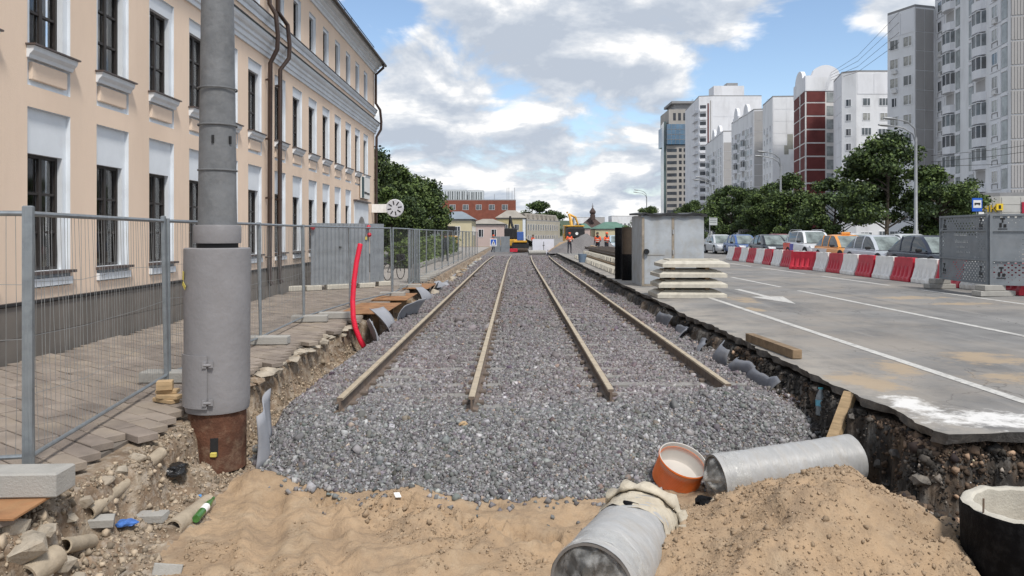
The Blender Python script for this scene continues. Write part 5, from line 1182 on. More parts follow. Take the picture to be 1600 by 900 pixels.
make_car('dark navy sedan half hidden by the perforated panel', NAVY, carat(1460,28.6))
make_car('silver blue sedan between the orange taxi and the navy sedan', SILV, carat(1379,33.0))
make_car('orange taxi with a small roof sign', ORGC, carat(1321,38.5), taxi=ORGC, panels=[(.05,.46,.35,.72,WHITEC)])
make_car('white off-road car with red and blue painted doors and roof bars', WHITEC, carat(1268,43.5), suv=True, panels=[(.22,.47,.40,.95,LIV),(.10,.22,.40,.9,LIVB)])
make_car('black sedan in front of the trees left of the white off-road car', BLACKC, carat(1204,48.5))
make_car('blue sedan second from the left in the queue', BLUEC, carat(1160,53.5)); make_car('pale grey sedan leftmost in the queue by the cabinet', car_paint('grey',(0.5,0.52,0.54)), carat(1126,57.5))
make_car('pale sedan behind the silver blue and navy ones', car_paint('pearl',(0.52,0.54,0.55)), carat(1422,38.0)); make_car('dark red car far behind the black sedan', car_paint('maroon',(0.20,0.03,0.04)), carat(1219,55.5)); make_car('white car just behind the orange taxi', WHITEC, carat(1345,47.0))
make_car('small pale blue car beyond the sleeper stack and the workers', car_paint('ice',(0.40,0.50,0.56)), carat(963,72.0))

# ================================================================ lamps, signs
LG = mat('lamp_grey', (0.30,0.31,0.32), 0.5, 0.1, 4, metal=0.4)
def lamp_post(x, y, h, lab, arms=2):
    t = thing('street_lamp', lab, 'street lamp', (x,y,.3), 0, 'street lamps along the road')
    MB().tube([(0,0,0),(0,0,1.8),(0,0,1.85),(0,0,h-1.2)], [.16,.16,.12,.085], 12).build('post', LG, t, True); MB().box(-.05,.05,-.17,-.12,.6,1.0).build('hatch', LG, t)
    for k in range(arms):
        dy = .35*(k*2-1); a = MB().tube([(0,0,h-1.3-.35*k),(-.15,dy*.3,h-.6-.35*k),(-.7,dy*.7,h-.18-.35*k),(-1.6,dy,h-.35*k)], .045, 8).build('arm', LG, t, True)
        MB().lathe([(0,-.45),(.07,-.42),(.14,-.2),(.15,.1),(.10,.4),(0,.45)], 12).xf(Matrix.Translation((-1.95,dy,h+.03-.35*k)) @ Matrix.Rotation(R(-84),4,'Y') @ Matrix.Scale(.6,4,(1,0,0))).build('lamp_head', LG, a, True)
lamp_post(27.1,50,9.3,'tall twin arm street lamp in front of the big tree'); lamp_post(25.5,71,9.4,'street lamp above the white off-road car'); lamp_post(27.6,104,9.5,'distant street lamp by the white block, behind the cabinet')
lamp_post(24.0,135,9.5,'far small street lamp above the cabinet roof')
bs = thing('bus_stop_sign', 'blue and white bus stop sign on a post in front of the bank', 'sign', (31.2,50,.3))
MB().tube([(0,0,0),(0,0,4.0)], .04, 8).build('post', LG, bs, True)
sb = MB().box(-.34,.34,-.09,-.05,3.1,4.0).build('sign_plate', mat('sign_blue',(0.015,0.10,0.50),0.4,0.05,4), bs)
MB().box(-.27,.27,-.10,-.0905,3.34,3.86).build('white_field', PLATE, sb)
mb = MB().box(-.2,.2,-.108,-.1005,3.56,3.68)
for x_ in (-.15,.12): mb.lathe([(0,0),(.04,0),(.04,.008)], 12).xf(Matrix.Translation((x_,-.102,3.54)) @ Matrix.Rotation(R(90),4,'X'), len(mb.v)-36)
mb.build('bus_symbol', BLK, sb)
MB().box(.1,.46,-.09,-.05,2.3,3.06).build('timetable', PLATE, bs)
sg2 = thing('street_sign', 'small pale information board on a post beside the cabinet', 'sign', (19.6,74.5,.3))
MB().tube([(0,0,0),(0,0,3.3)], .05, 8).build('post', LG, sg2, True); MB().box(-.05,.75,-.06,-.02,2.45,3.2).build('board', mat('sign_grey2',(0.5,0.52,0.52),0.5,0.1,6), sg2)
mb = MB()
for z_ in (3.06,2.88,2.7): mb.box(.02,.66,-.068,-.061,z_,z_+.06)
mb.build('lettering', mat('sign_ink',(0.18,0.2,0.2),0.6,0.2,30), sg2)
ks = thing('kiosk_board', 'long low pale board above the queue of cars by the trees', 'sign', (23.0,76,.3))
MB().box(0,3.4,0,.3,0,2.05).build('board', mat('board_grey',(0.45,0.44,0.43),0.7,0.1,3), ks)
text_mesh('lettering', 'МАЛАЯ', .42, BLK, ks, Matrix.Translation((.95,-.01,1.55)) @ Matrix.Rotation(R(90),4,'X'), .005)
# ================================================================ trees
def tree_proto(seed, h, rx, nleaf, mats, ls=.17, trunk_h=.28, ncl=46):
    r = random.Random(seed); nr = np.random.default_rng(seed); tr = MB(); th = h*trunk_h
    tr.tube([(0,0,-.15),(.05,0,th*.5),(r.uniform(-.15,.15),r.uniform(-.15,.15),th),(r.uniform(-.3,.3),r.uniform(-.3,.3),h*.62),(r.uniform(-.4,.4),0,h*.85)], [h*.024,h*.019,h*.016,h*.009,h*.003], 9)
    cl = []
    for k in range(ncl):
        u = r.random(); z = th*.75+(h-th*.75)*(u**.85); s = (z-th*.75)/(h-th*.75); wr = rx*(math.sin(math.pi*min(.97,.16+.80*s))**.75)*(1 if s < .8 else .85)*r.choice((.75,1,1,1.22)); a = r.uniform(0,6.28); q = wr*math.sqrt(r.uniform(.15,1.0)); cl.append(Vector((q*math.cos(a), q*math.sin(a), z)))
    for c in cl[::2]:
        b = Vector((0,0,max(th*.7, c.z-.45*math.hypot(c.x,c.y)-.3))); tr.tube([b, b.lerp(c,.55)+Vector((0,0,.12)), c], [h*.008,h*.005,h*.0015], 5)
    me_t = tr.mesh('trunk', BARK, True)
    crowns = []
    for li in range(len(mats)):
        n = nleaf//len(mats); ci = nr.integers(0, len(cl), n); cc = np.array([tuple(c) for c in cl])[ci]; rad = (.05+.095*nr.random(len(cl)))[ci]*h
        d = nr.normal(size=(n,3)); d /= np.linalg.norm(d,axis=1)[:,None]; p = cc+d*(rad*nr.random(n)**.45)[:,None]*np.array([1.1,1.1,.72])
        p[:,2] = np.maximum(p[:,2], th*.55)
        q = rotmats(n); s = ls*(.6+.8*nr.random(n)); base = np.array([(-1,-.55,0),(0,-.75,.12),(1,-.1,0),(.2,.75,.1),(-.8,.5,0)])
        v = np.einsum('nij,kj->nki', q, base)*s[:,None,None]+p[:,None,:]
        crowns.append(np_mesh('crown', v.reshape(-1,3), np.arange(n*5).reshape(n,5), mats[li], False))
    return me_t, crowns
TP = [tree_proto(11, 8.5, 3.4, 26000, [LEAFA,LEAFB,LEAFC], .105), tree_proto(12, 8.0, 3.8, 26000, [LEAFA,LEAFC,LEAFB], .105, .24), tree_proto(13, 9.5, 3.2, 22000, [LEAFC,LEAFA,LEAFB], .105, .2, 38)]
def tree(proto, x, y, z, s, rz, lab, group=None, sx=1.0, name='broadleaf_tree'):
    t = thing(name, lab, 'tree', (x,y,z), rz, group); t.scale = (s*sx,s*sx,s); me_t, cr = TP[proto]; link('trunk', me_t, t)
    c = link('crown', cr[0], t)
    for m in cr[1:]: link('foliage', m, c)
    return t
RT = 'trees between the road and the white blocks'
tree(2, 29.5,58.5,.1,.98,0,'tallest leafy tree in front of the tower, behind the twin arm lamp',RT,1.05); tree(0, 33.3,58,.1,.80,1,'wide leafy tree just left of the bus stop sign',RT,1.1)
tree(1, 28.5,66,.1,.80,2,'dense tree left of the twin arm lamp',RT,1.1); tree(0, 26.8,72,.1,.85,3,'dense tree behind the orange taxi',RT,1.1); tree(1, 28.0,80,.1,.86,4,'dark tree in front of the maroon stair tower',RT,1.0)
tree(2, 27.5,86,.1,.70,5,'tree right of the middle street lamp',RT,1.2); tree(0, 24.4,74,.1,.66,.6,'low tree above the black sedan',RT,1.1); tree(1, 24.5,84,.1,.86,1.8,'tree left of the middle street lamp',RT,1.0)
tree(2, 27.0,98,.1,.72,2.6,'tree behind the pale information board',RT,1.2); tree(0, 26.0,112,0,.72,3.5,'small far tree beside the cabinet',RT,1.2); tree(1, 24,132,-.8,.9,.2,'far round tree above the left part of the cabinet roof',RT,1.0); tree(0, 30,126,-.5,.9,4.4,'far tree above the middle of the cabinet roof',RT,1.0)
tree(0, 36.3,62,.1,.55,2.2,'small tree partly hiding the bank sign',RT,1.1)
LT = 'trees beyond the peach building'
tree(2, -9.6,50,0,.76,.4,'tall airy tree right behind the corner of the peach building',LT,1.05); tree(0, -8.6,57,0,.80,1.3,'mid green tree over the hedge',LT,1.1); tree(1, -10.5,62,0,.85,2.1,'dense dark tree behind the hedge',LT,1.1); tree(2, -8.6,66,0,.70,3.3,'dark tree at the right end of the left group',LT,1.0); tree(1, -12.2,54,0,.80,5,'large dark tree in the back of the left group',LT,1.0); tree(0, -7.8,46,0,.55,.9,'low bright shrub like tree by the building corner',LT,1.0)
tree(1, 12,395,-6,3.0,1.0,'large dark tree on the skyline right of the red brick building',None,1.3)
# hedge and its kerb
nr = np.random.default_rng(5); n = 26000
hx = -5.9+.8*nr.normal(0,.45,n); hy = nr.uniform(38.5,66,n); top_ = 1.25+.25*np.sin(hy*.9)+.15*np.sin(hy*2.3); hzv = .1+top_*nr.random(n)**.6
p = np.stack([hx,hy,hzv],-1); s = .075*(.6+.9*nr.random(n)); base = np.array([(-1,-.5,0),(1,-.4,.1),(.8,.6,0),(-.7,.6,.1)])
v = np.einsum('nij,kj->nki', rotmats(n), base)*s[:,None,None]+p[:,None,:]
tag(link('hedge', np_mesh('hedge', v.reshape(-1,3), np.arange(n*4).reshape(n,4), LEAFB, False)), 'clipped green hedge beside the footway behind the fence', 'hedge')
km = MB().bbox(-.12,.12,0,1.98,0,.22,.015).mesh('kerb_stone', CONC); kr = tag(MB().box(-.10,.10,38,70,-.02,.05).build('kerb', CONC), 'low pale kerb wall in front of the hedge', 'kerb'); kr.location = (-5.15,0,.05)
for k in range(16): link('kerb_stone', km, kr, (0, 38+2*k, .055))
# parked bicycle
by = thing('bicycle', 'dark bicycle parked by the hedge behind the fence', 'bicycle', (-5.0+.35,29.6,.075), R(70))
by.location = ((616-VX)/F*29.0, 29.0, .075)
for x_ in (-.52,.52):
    w_ = link('wheel', None, by, (x_,0,.34)); MB().lathe([(.32,-.02),(.34,0),(.32,.02),(.30,0)], 26, True).xf(Matrix.Rotation(R(90),4,'X')).build('tyre', TYRE, w_, True)
    sp_ = MB()
    for k in range(10): sp_.tube([(0,0,0),(.31*math.cos(k*.628),0,.31*math.sin(k*.628))], .003, 4)
    sp_.build('spokes', RIM, w_)
MB().tube([(-.52,0,.34),(-.12,0,.32),(-.2,0,.82),(-.52,0,.34)], .018, 6).tube([(-.12,0,.32),(.36,0,.85),(-.19,0,.76)], .02, 6).tube([(.36,0,.85),(.40,0,.62),(.52,0,.34)], .018, 6).build('frame', BLK, by, True)
MB().bbox(-.32,-.08,-.07,.07,.86,.93,.02).build('saddle', BLK, by); MB().tube([(.30,-.28,1.02),(.38,-.1,1.05),(.36,0,.86),(.38,.1,1.05),(.30,.28,1.02)], .014, 6).build('handlebar', BLK, by); MB().bbox(.42,.62,-.15,.15,.75,1.0,.03).build('front_bag', BLK, by)
# ================================================================ zinc sheets standing on the footway
def zinc(a, b, h, lab):
    a = Vector(a); b = Vector(b); l = (b-a).length; t = thing('zinc_sheet', lab, 'hoarding', a, math.atan2(b.y-a.y,b.x-a.x), 'corrugated zinc hoarding'); n = int(l/.035); P = []
    for k in range(n+1):
        x = l*k/n; y = .018*math.sin(k*math.pi/2); P += [(x,y,.0),(x,y,h),(x,y+.006,0),(x,y+.006,h)]
    MB().add(P, [q for k in range(n) for q in ((4*k,4*k+4,4*k+5,4*k+1),(4*k+2,4*k+3,4*k+7,4*k+6))]).build('sheet', ZINC, t)
    MB().box(0,l,.025,.07,.35,.42).box(0,l,.025,.07,h-.4,h-.33).build('batten', OLDWOOD, t); return t
z1 = zinc((-6.55,23.7,.24),(-4.95,25.1,.24),2.0,'wide corrugated zinc sheet standing on blocks behind the fence'); z2 = zinc((-4.93,25.12,.24),(-4.62,26.0,.24),2.0,'narrow zinc sheet at the right end of the wide one')
for (x, z, par) in ((.03,1.85,z1),(2.05,1.88,z1),(2.08,1.62,z1)):
    MB().lathe([(0,-.075),(.05,-.06),(.075,0),(.05,.06),(0,.075)], 14).xf(Matrix.Translation((x,-.08,z))).build('signal_lamp', REDPL, par, True)
MB().box(1.95,2.02,-.03,-.022,1.45,1.56).build('sticker', YST, z1); MB().box(.98,1.06,-.03,-.022,1.18,1.24).build('dark_patch', BLK, z1)
for k, (x, y, w) in enumerate(((-6.5,23.75,.5),(-5.8,24.35,.9),(-5.05,25.0,.55),(-4.6,25.9,.5),(-7.0,23.5,.5))):
    o = tag(MB().bbox(-w/2,w/2,-.14,.14,0,.165,.02).build('concrete_block', CONCL), ['block under the left end of the zinc hoarding','long block under the middle of the zinc hoarding','block under the joint of the zinc sheets','block under the narrow zinc sheet','rough block left of the zinc hoarding'][k], 'concrete block', 'blocks under the zinc hoarding'); o.location = (x,y,.072); o.rotation_euler = (0,0,.6)
# ================================================================ people
def person(loc, rz, label, pose=0, hiviz=True, dark=None):
    t = thing('person', label, 'person', loc, rz)
    J = {'pel':(0,0,.95),'spi':(0,.0,1.15),'che':(0,-.02,1.36),'nec':(0,-.01,1.50),'hea':(0,-.03,1.62),'top':(0,-.02,1.72),
         'hl':(-.10,0,.90),'kl':(-.12,-.03,.50),'al':(-.13,.02,.09),'tl':(-.14,-.13,.045),'hr':(.10,0,.90),'kr':(.12,-.05,.50),'ar':(.13,.0,.09),'tr':(.14,-.15,.045),
         'sl':(-.19,0,1.42),'el':(-.25,.02,1.14),'wl':(-.22,-.14,.93),'fl':(-.21,-.18,.85),'sr':(.19,0,1.42),'er':(.26,.0,1.15),'wr':(.18,-.22,1.02),'fr':(.15,-.28,.98)}
    if pose == 1: J.update(el=(-.28,-.05,1.16), wl=(-.12,-.26,1.12), fl=(-.07,-.30,1.12))
    if pose == 2: J.update(kl=(-.12,-.20,.52), al=(-.12,-.14,.10), tl=(-.12,-.29,.05), kr=(.12,.10,.50), ar=(.12,.30,.12), tr=(.12,.2,.045))
    rad = {'pel':.145,'spi':.13,'che':.15,'nec':.06,'hea':.095,'top':.075,'hl':.095,'kl':.065,'al':.05,'tl':.04,'hr':.095,'kr':.065,'ar':.05,'tr':.04,'sl':.065,'el':.045,'wl':.033,'fl':.03,'sr':.065,'er':.045,'wr':.033,'fr':.03}
    E = [('pel','spi'),('spi','che'),('che','nec'),('nec','hea'),('hea','top'),('pel','hl'),('hl','kl'),('kl','al'),('al','tl'),('pel','hr'),('hr','kr'),('kr','ar'),('ar','tr'),('che','sl'),('sl','el'),('el','wl'),('wl','fl'),('che','sr'),('sr','er'),('er','wr'),('wr','fr')]
    def skin(name, keys, edges, m, grow, par, root):
        me = bpy.data.meshes.new(name); ix = {k: i for i, k in enumerate(keys)}; me.from_pydata([J[k] for k in keys], [(ix[a], ix[b]) for a, b in edges], []); me.materials.append(m)
        o = link(name, me, par); sk = o.modifiers.new('skin','SKIN'); ss = o.modifiers.new('sub','SUBSURF'); ss.levels = 1; ss.render_levels = 1
        for k, i in ix.items(): me.skin_vertices[0].data[i].radius = (rad[k]*grow,)*2
        me.skin_vertices[0].data[ix[root]].use_root = True; return o
    cloth = dark or TROUS
    body_ = skin('body', list(J), E, cloth, 1.0, t, 'pel')
    h_ = MB().lathe([(0,-.12),(.05,-.11),(.085,-.05),(.098,.02),(.09,.07),(.05,.12),(0,.13)], 16).xf(Matrix.Translation((J['hea'][0],J['hea'][1],1.64))).build('head', SKIN, t, True)
    MB().lathe([(.112,0),(.108,.04),(.08,.09),(0,.11)], 16).xf(Matrix.Translation((0,-.03,1.69))).build('helmet' if hiviz else 'hair', VESTO if hiviz and pose else BLK, t, True)
    if hiviz:
        v_ = skin('vest', ['pel','spi','che','sl','sr','el','er'], [('pel','spi'),('spi','che'),('che','sl'),('che','sr'),('sl','el'),('sr','er')], VESTO, 1.16, t, 'pel')
        for z in (1.08,1.22): MB().lathe([(.172,z),(.172,z+.045)], 18).build('reflective_band', STRIPE, v_, True)
    return t
rz_ = road_z(4.8)
person((4.55,62,rz_), .3, 'worker in an orange vest standing on the track edge before the gravel mound', 1)
person((6.72,54.4,rz_), R(40), 'worker in an orange vest behind the sleeper stack', 1); person((6.2,55.6,rz_), R(-30), 'worker in an orange vest bending at the left of another by the stack', 0)
person((-2.2,74,.0), R(60), 'worker in an orange jacket below the crossing sign', 2); person((2.0,84,.0), 1.0, 'worker in orange beside the white board', 0)
person((-4.55,48,.07), R(180), 'person in dark clothes walking behind the fence', 2, False, mat('dark_coat',(0.02,0.025,0.03),0.9,0.2,5))
# ================================================================ apartment blocks on the right
PANW = mat('white_panel', (0.72,0.73,0.75), 0.85, 0.05, 0.25, dirt=[((0.46,0.46,0.47), 0.35, 0.5)], coord='World', stretch=(1,1,0.35)); PANW2 = mat('white_panel_b', (0.72,0.73,0.76), 0.85, 0.04, 0.25, dirt=[((0.52,0.52,0.54), 0.3, 0.5)], coord='World', stretch=(1,1,0.4))
PANG = mat('grey_panel', (0.40,0.39,0.385), 0.9, 0.08, 0.4, dirt=[((0.30,0.29,0.28), 0.4, 0.6)], coord='World', stretch=(1,1,0.25)); MAROON = mat('maroon_panel', (0.125,0.03,0.028), 0.8, 0.12, 0.6, coord='World')
SEAM = mat('panel_seam', (0.27,0.27,0.275), 0.9, 0.1, 1); SEAMW = mat('white_seam', (0.66,0.65,0.64), 0.9, 0.05, 1)
WFR = mat('window_frame_white', (0.72,0.73,0.75), 0.5, 0.03, 2); BGL = glass('block_glass', (0.10,0.115,0.125), 0.08, 0.7, 0.6, 0.4); BGL2 = glass('block_glass_dark', (0.03,0.035,0.045), 0.08, 0.6, 0.5, 0.4)
GREYST = mat('stair_glazing', (0.30,0.325,0.33), 0.25, 0.25, 0.8, coord='World')
def win_mesh(w, h, gl, mull=1):
    mb = MB(); mb.cur = 0; t = .09
    for a, b, c, d in ((-w/2,-w/2+t,0,h),(w/2-t,w/2,0,h),(-w/2+t,w/2-t,0,t),(-w/2+t,w/2-t,h-t,h)): mb.box(a,b,-.06,.02,c,d)
    for k in range(mull): x = -w/2+w*(k+1)/(mull+1)+(.0 if mull > 1 else w*.1); mb.box(x-.04,x+.04,-.05,.02,t,h-t)
    mb.cur = 1; mb.box(-w/2+.01,w/2-.01,-.02,.01,.01,h-.01); return mb.mesh('window', [WFR, gl])
BGL3 = glass('block_glass_curtain', (0.30,0.30,0.28), 0.12, 0.6, 0.5, 0.9)
WM = [win_mesh(1.5,1.5,BGL), win_mesh(1.5,1.5,BGL2), win_mesh(1.9,1.5,BGL,2), win_mesh(1.0,1.4,BGL2), win_mesh(2.2,1.3,BGL,2), win_mesh(1.5,1.5,BGL3), win_mesh(1.5,1.5,BGL3,2)]
ACM = MB().bbox(-.4,.4,-.35,0,0,.55,.03).mesh('air_conditioner', mat('ac_white',(0.6,0.6,0.6),0.5,0.1,3))
def face_frame(root_loc, ang): return Matrix.Translation(root_loc) @ Matrix.Rotation(ang,4,'Z')
class Block:
    """one apartment block; faces are vertical planes given by two ground points, outside on the right hand side of a->b"""
    def __init__(s, label, poly, z0, top, mat_, cat='building', name='apartment_block'):
        s.poly = [Vector((*p,0)) for p in poly]; s.o = s.poly[0].copy(); s.root = thing(name, label, cat, (s.o.x,s.o.y,z0)); s.z0 = z0; s.h = top-z0
        n = len(poly); P = [(p-s.o) for p in s.poly]
        s.wall = MB().add([(p.x,p.y,0) for p in P]+[(p.x,p.y,s.h) for p in P], [tuple(range(n-1,-1,-1)), tuple(range(n,2*n))]+[(i,(i+1) % n,(i+1) % n+n,i+n) for i in range(n)]).build('wall', mat_, s.root)
        MB().add([(p.x*1.0,p.y,s.h+.001) for p in P]+[(p.x,p.y,s.h+.35) for p in P], [tuple(range(n,2*n))]+[(i,(i+1) % n,(i+1) % n+n,i+n) for i in range(n)]).build('roof_edge', SEAM, s.root)
    def fr(s, i, u, z, off=0.0):
        a = s.poly[i]-s.o; b = s.poly[(i+1) % len(s.poly)]-s.o; d = (b-a).normalized(); nrm = Vector((d.y,-d.x,0)); p = a+d*u+nrm*off
        return Vector((p.x,p.y,z)), math.atan2(d.y,d.x), (b-a).length
    def win(s, i, us, zs, me, ac=0.0, off=.01):
        for u in us:
            for z in zs:
                p, a, _ = s.fr(i, u, z, off); m = me if not isinstance(me, list) else random.choice(me); link('window', m, s.root, p, (0,0,a))
                if random.random() < ac: q, a, _ = s.fr(i, u+.2, z-.75, .02); link('air_conditioner', ACM, s.root, q, (0,0,a))
    def box(s, i, u0, u1, z0, z1, d0, d1, m, name='panel', parent=None):
        p, a, _ = s.fr(i, 0, 0); mb = MB().box(u0,u1,-d1,-d0,z0,z1); o = mb.build(name, m, parent or s.root); o.location = p; o.rotation_euler = (0,0,a); return o
    def panels(s, i, u0, u1, nu, zs, m, d=.07, g=.05, me=None):
        w = (u1-u0)/nu; p0, a, _ = s.fr(i, 0, 0)
        cache = {}
        for j in range(len(zs)-1):
            h = round(zs[j+1]-zs[j],2)
            if h not in cache: cache[h] = MB().box(g/2,w-g/2,-d,.0,g/2,h-g/2).mesh('panel', m)
            for k in range(nu): p, a, _ = s.fr(i, u0+k*w, zs[j]); link('panel', cache[h], s.root, p, (0,0,a))
def fl(n, h0=0, st=2.8): return [h0+st*k for k in range(n)]
# --- near tower: stepped plan towards the street
rnd = random
A = Block('pale grey white prefab tower block at the right picture edge', [(60.2,106),(56.3,84),(59.2,83.2),(76,80.5),(80,106)], 0, 44.5, PANW)
# face 0 looks to the street (left), face 1-2 look towards the camera
def tower_face(B, i, bays, nfl, z0=4.2):
    for (u, kind) in bays:
        if kind == 'p':                              # framed panel with a window and plinth ornament
            B.panels(i, u, u+3.0, 1, fl(nfl, z0), PANW2, .10, .12)
            B.win(i, [u+1.5], [z+.85 for z in fl(nfl-1, z0)], [WM[0],WM[5],WM[6],WM[1]], .22, .11)
            me = MB().box(-.75,.75,-.16,-.11,0,.05).box(-.75,-.66,-.16,-.11,-.5,-.002).box(.66,.75,-.16,-.11,-.5,-.002).mesh('ornament', SEAM)
            for z in fl(nfl-1, z0): p, a, _ = B.fr(i, u+1.5, z+.72); link('ornament', me, B.root, p, (0,0,a))
        if kind == 'g':                              # ribbed grey panel
            me = MB()
            for k in range(9): me.box(.08+k*.30,.08+k*.30+.2,-.10,-.05,.12,2.66)
            me.box(.03,2.87,-.05,0,.06,2.74); me = me.mesh('ribbed_panel', PANG)
            for z in fl(nfl-1, z0): p, a, _ = B.fr(i, u, z); link('ribbed_panel', me, B.root, p, (0,0,a))
        if kind == 's':                              # stair glazing strip
            for z in fl(nfl-1, z0): B.box(i, u, u+1.3, z+.1, z+2.35, .0, .06, GREYST, 'stair_window'); B.box(i, u-.05, u+1.35, z+2.4, z+2.75, .0, .12, PANW2, 'spandrel')
        if kind == 'b':                              # balcony column: some glazed round fronts, some open
            for q, z in enumerate(fl(nfl-1, z0)):
                pr_ = [(.0,0),(.25,.5),(.9,.8),(1.5,.85),(2.1,.8),(2.75,.5),(3.0,0)]; n = len(pr_)
                p, a, _ = B.fr(i, u, z); m = MB().add([(x,-y,0) for x, y in pr_]+[(x,-y,1.05) for x, y in pr_], [(k,k+1,k+1+n,k+n) for k in range(n-1)]+[tuple(range(n)),tuple(range(2*n-1,n-1,-1))]); o = link('balcony', m.mesh('balcony', PANW2), B.root, p, (0,0,a))
                if q % 4 != 1: 
                    g_ = MB().add([(x,-y*.97,1.051) for x, y in pr_]+[(x,-y*.97,2.5) for x, y in pr_], [(k,k+1,k+1+n,k+n) for k in range(n-1)]); link('balcony_glazing', g_.mesh('balcony_glazing', BGL if q % 3 else BGL2), o)
                    mm = MB()
                    for k in (1,2,4,5): mm.box(pr_[k][0]-.04,pr_[k][0]+.04,-pr_[k][1]-.02,-pr_[k][1]+.06,1.05,2.5)
                    mm.box(.2,2.8,-.84,-.1,2.5,2.6); link('balcony_frame', mm.mesh('balcony_frame', WFR), o)
                else: link('recess', MB().box(.25,2.75,-.04,-.01,1.06,2.6).mesh('recess', PANG), o)
for i in range(5): pass
L0 = (A.poly[1]-A.poly[0]).length
tower_face(A, 0, [(.6,'p'),(3.9,'b'),(7.3,'s'),(11.4,'s'),(13.2,'b'),(17.2,'p'),(20.4,'g') if False else (20.3,'s')], 14)
tower_face(A, 1, [(.0,'g')], 14); tower_face(A, 2, [(.2,'g'),(3.2,'g'),(6.2,'p'),(9.4,'g'),(12.2,'g')], 14)
A2 = Block('light grey end block with plain side windows left of the tower', [(55.2,109.6),(56.9,105.2),(60.1,106.1),(66,112),(60,118)], 0, 34.2, PANW)
A2.win(0, [1.2,3.5], [z+.8 for z in fl(11)], [WM[3],WM[0],WM[5]], .1); A2.panels(1, .05, 3.25, 2, fl(11)+[30.7,34], PANG, .06, .12)
A2.panels(0, .05, 4.6, 2, [30.7,34.0], PANW2, .05, .08)
# --- low shop front with the bank sign
SHOP = mat('shop_stone', (0.50,0.495,0.47), 0.8, 0.06, 0.6, dirt=(0.40,0.39,0.37), dscale=0.5, damt=0.5, coord='World')
S_ = Block('low pale stone shop building with yellow bank letters under the tower', [(46.2,81),(44.4,75.5),(47.9,73.0),(75,69),(75,80),(60,82.6),(52,82.6)], 0, 5.6, SHOP, 'building', 'shop_building')
for k in range(3): S_.panels(2, .1, 21, 12, [2.5,3.25,4.0,4.75,5.5], SHOP, .05, .05) if k == 0 else None
S_.box(1, .3, 4.1, .3, 2.6, .0, .05, BLK, 'shop_window'); S_.box(2, 1.0, 6.0, .6, 2.3, .05, .10, BGL2, 'shop_window'); S_.box(2, .6, 14, 2.5, 2.75, .05, .7, SHOP, 'canopy')
YEL = mat('sign_yellow', (0.80,0.56,0.04), 0.5, 0.1, 3); 
p, a, _ = S_.fr(1, 2.75, 4.05, .10); text_mesh('letters', 'БАНК', 0.95, YEL, S_.root, Matrix.Translation(p) @ Matrix.Rotation(a,4,'Z') @ Matrix.Rotation(R(90),4,'X'), .05)
p, a, _ = S_.fr(1, 2.77, 4.02, .0); text_mesh('letter_backs', 'БАНК', 1.0, BLK, S_.root, Matrix.Translation(p) @ Matrix.Rotation(a,4,'Z') @ Matrix.Rotation(R(90),4,'X'), .07)
yb_ = S_.box(2, -.45, .15, 4.2, 4.85, .08, .25, YEL, 'sign_box'); S_.box(2, -.25, -.05, 4.35, 4.7, .251, .28, BLK, 'sign_mark'); S_.box(2, 1.9, 3.6, 3.9, 5.0, .06, .2, mat('sign_crimson',(0.40,0.02,0.05),0.5,0.1,3), 'crimson_sign')
# --- B: white end block with windows facing the camera
B = Block('white block with four columns of windows beside the maroon stair tower', [(64.6,150),(62.5,141.5),(64.6,140),(71.2,140),(76,150)], 0, 32.5, PANW)
zsB = [z+.9 for z in fl(10)]; B.win(2, [1.9,5.2], zsB, [WM[4],WM[0],WM[2],WM[5]], .3); B.win(1, [1.2], zsB, [WM[3]]); B.panels(2, .1, 6.5, 2, [28.3,32.3], PANW2, .06, .1); B.panels(0, .2, 8.5, 2, fl(10)+[28.3,32.3], PANW2, .05, .1)
# --- C: maroon stair tower with curved parapets
C_ = Block('maroon panelled stair tower with pale bands and a curved white parapet', [(62.6,166),(60.4,154),(69.0,154),(71,166)], 0, 31.5, SEAMW)
zC = fl(12, 1.2); LC0 = 9.9; LC1 = 8.6
C_.panels(0, .2, 6.3, 1, zC, MAROON, .08, .30); C_.panels(0, 7.6, 12, 1, zC, MAROON, .08, .30); C_.panels(1, .15, 4.3, 1, zC, MAROON, .08, .30); C_.panels(1, 6.2, 8.55, 1, zC, MAROON, .08, .30)
for z in zC[:-1]: C_.box(1, 4.5, 6.0, z+.1, z+2.1, 0, .07, GREYST, 'stair_window'); C_.box(0, 6.5, 7.4, z+.1, z+2.5, 0, .06, GREYST, 'stair_window')
def parapet(Bk, i, u0, u1, z, h, bulge, m=PANW2):
    p, a, _ = Bk.fr(i, 0, 0); us = np.linspace(u0, u1, 21); pts = [(u0,z)]+[(u, z+h+bulge*max(0,math.sin(math.pi*(k-3)/14))**.5*(1 if 3 <= k <= 17 else 0)) for k, u in enumerate(us)]+[(u1,z)]
    o = MB().prism(pts, -.15, .6).build('parapet', m, Bk.root); o.location = p; o.rotation_euler = (0,0,a)
parapet(C_, 1, 0, 8.6, 31.6, 3.2, 2.2); parapet(C_, 0, 0.3, 12, 31.6, 3.0, 2.2); C_.panels(1, .1, 8.6, 2, [31.7,34.6], PANW, .17, .12)
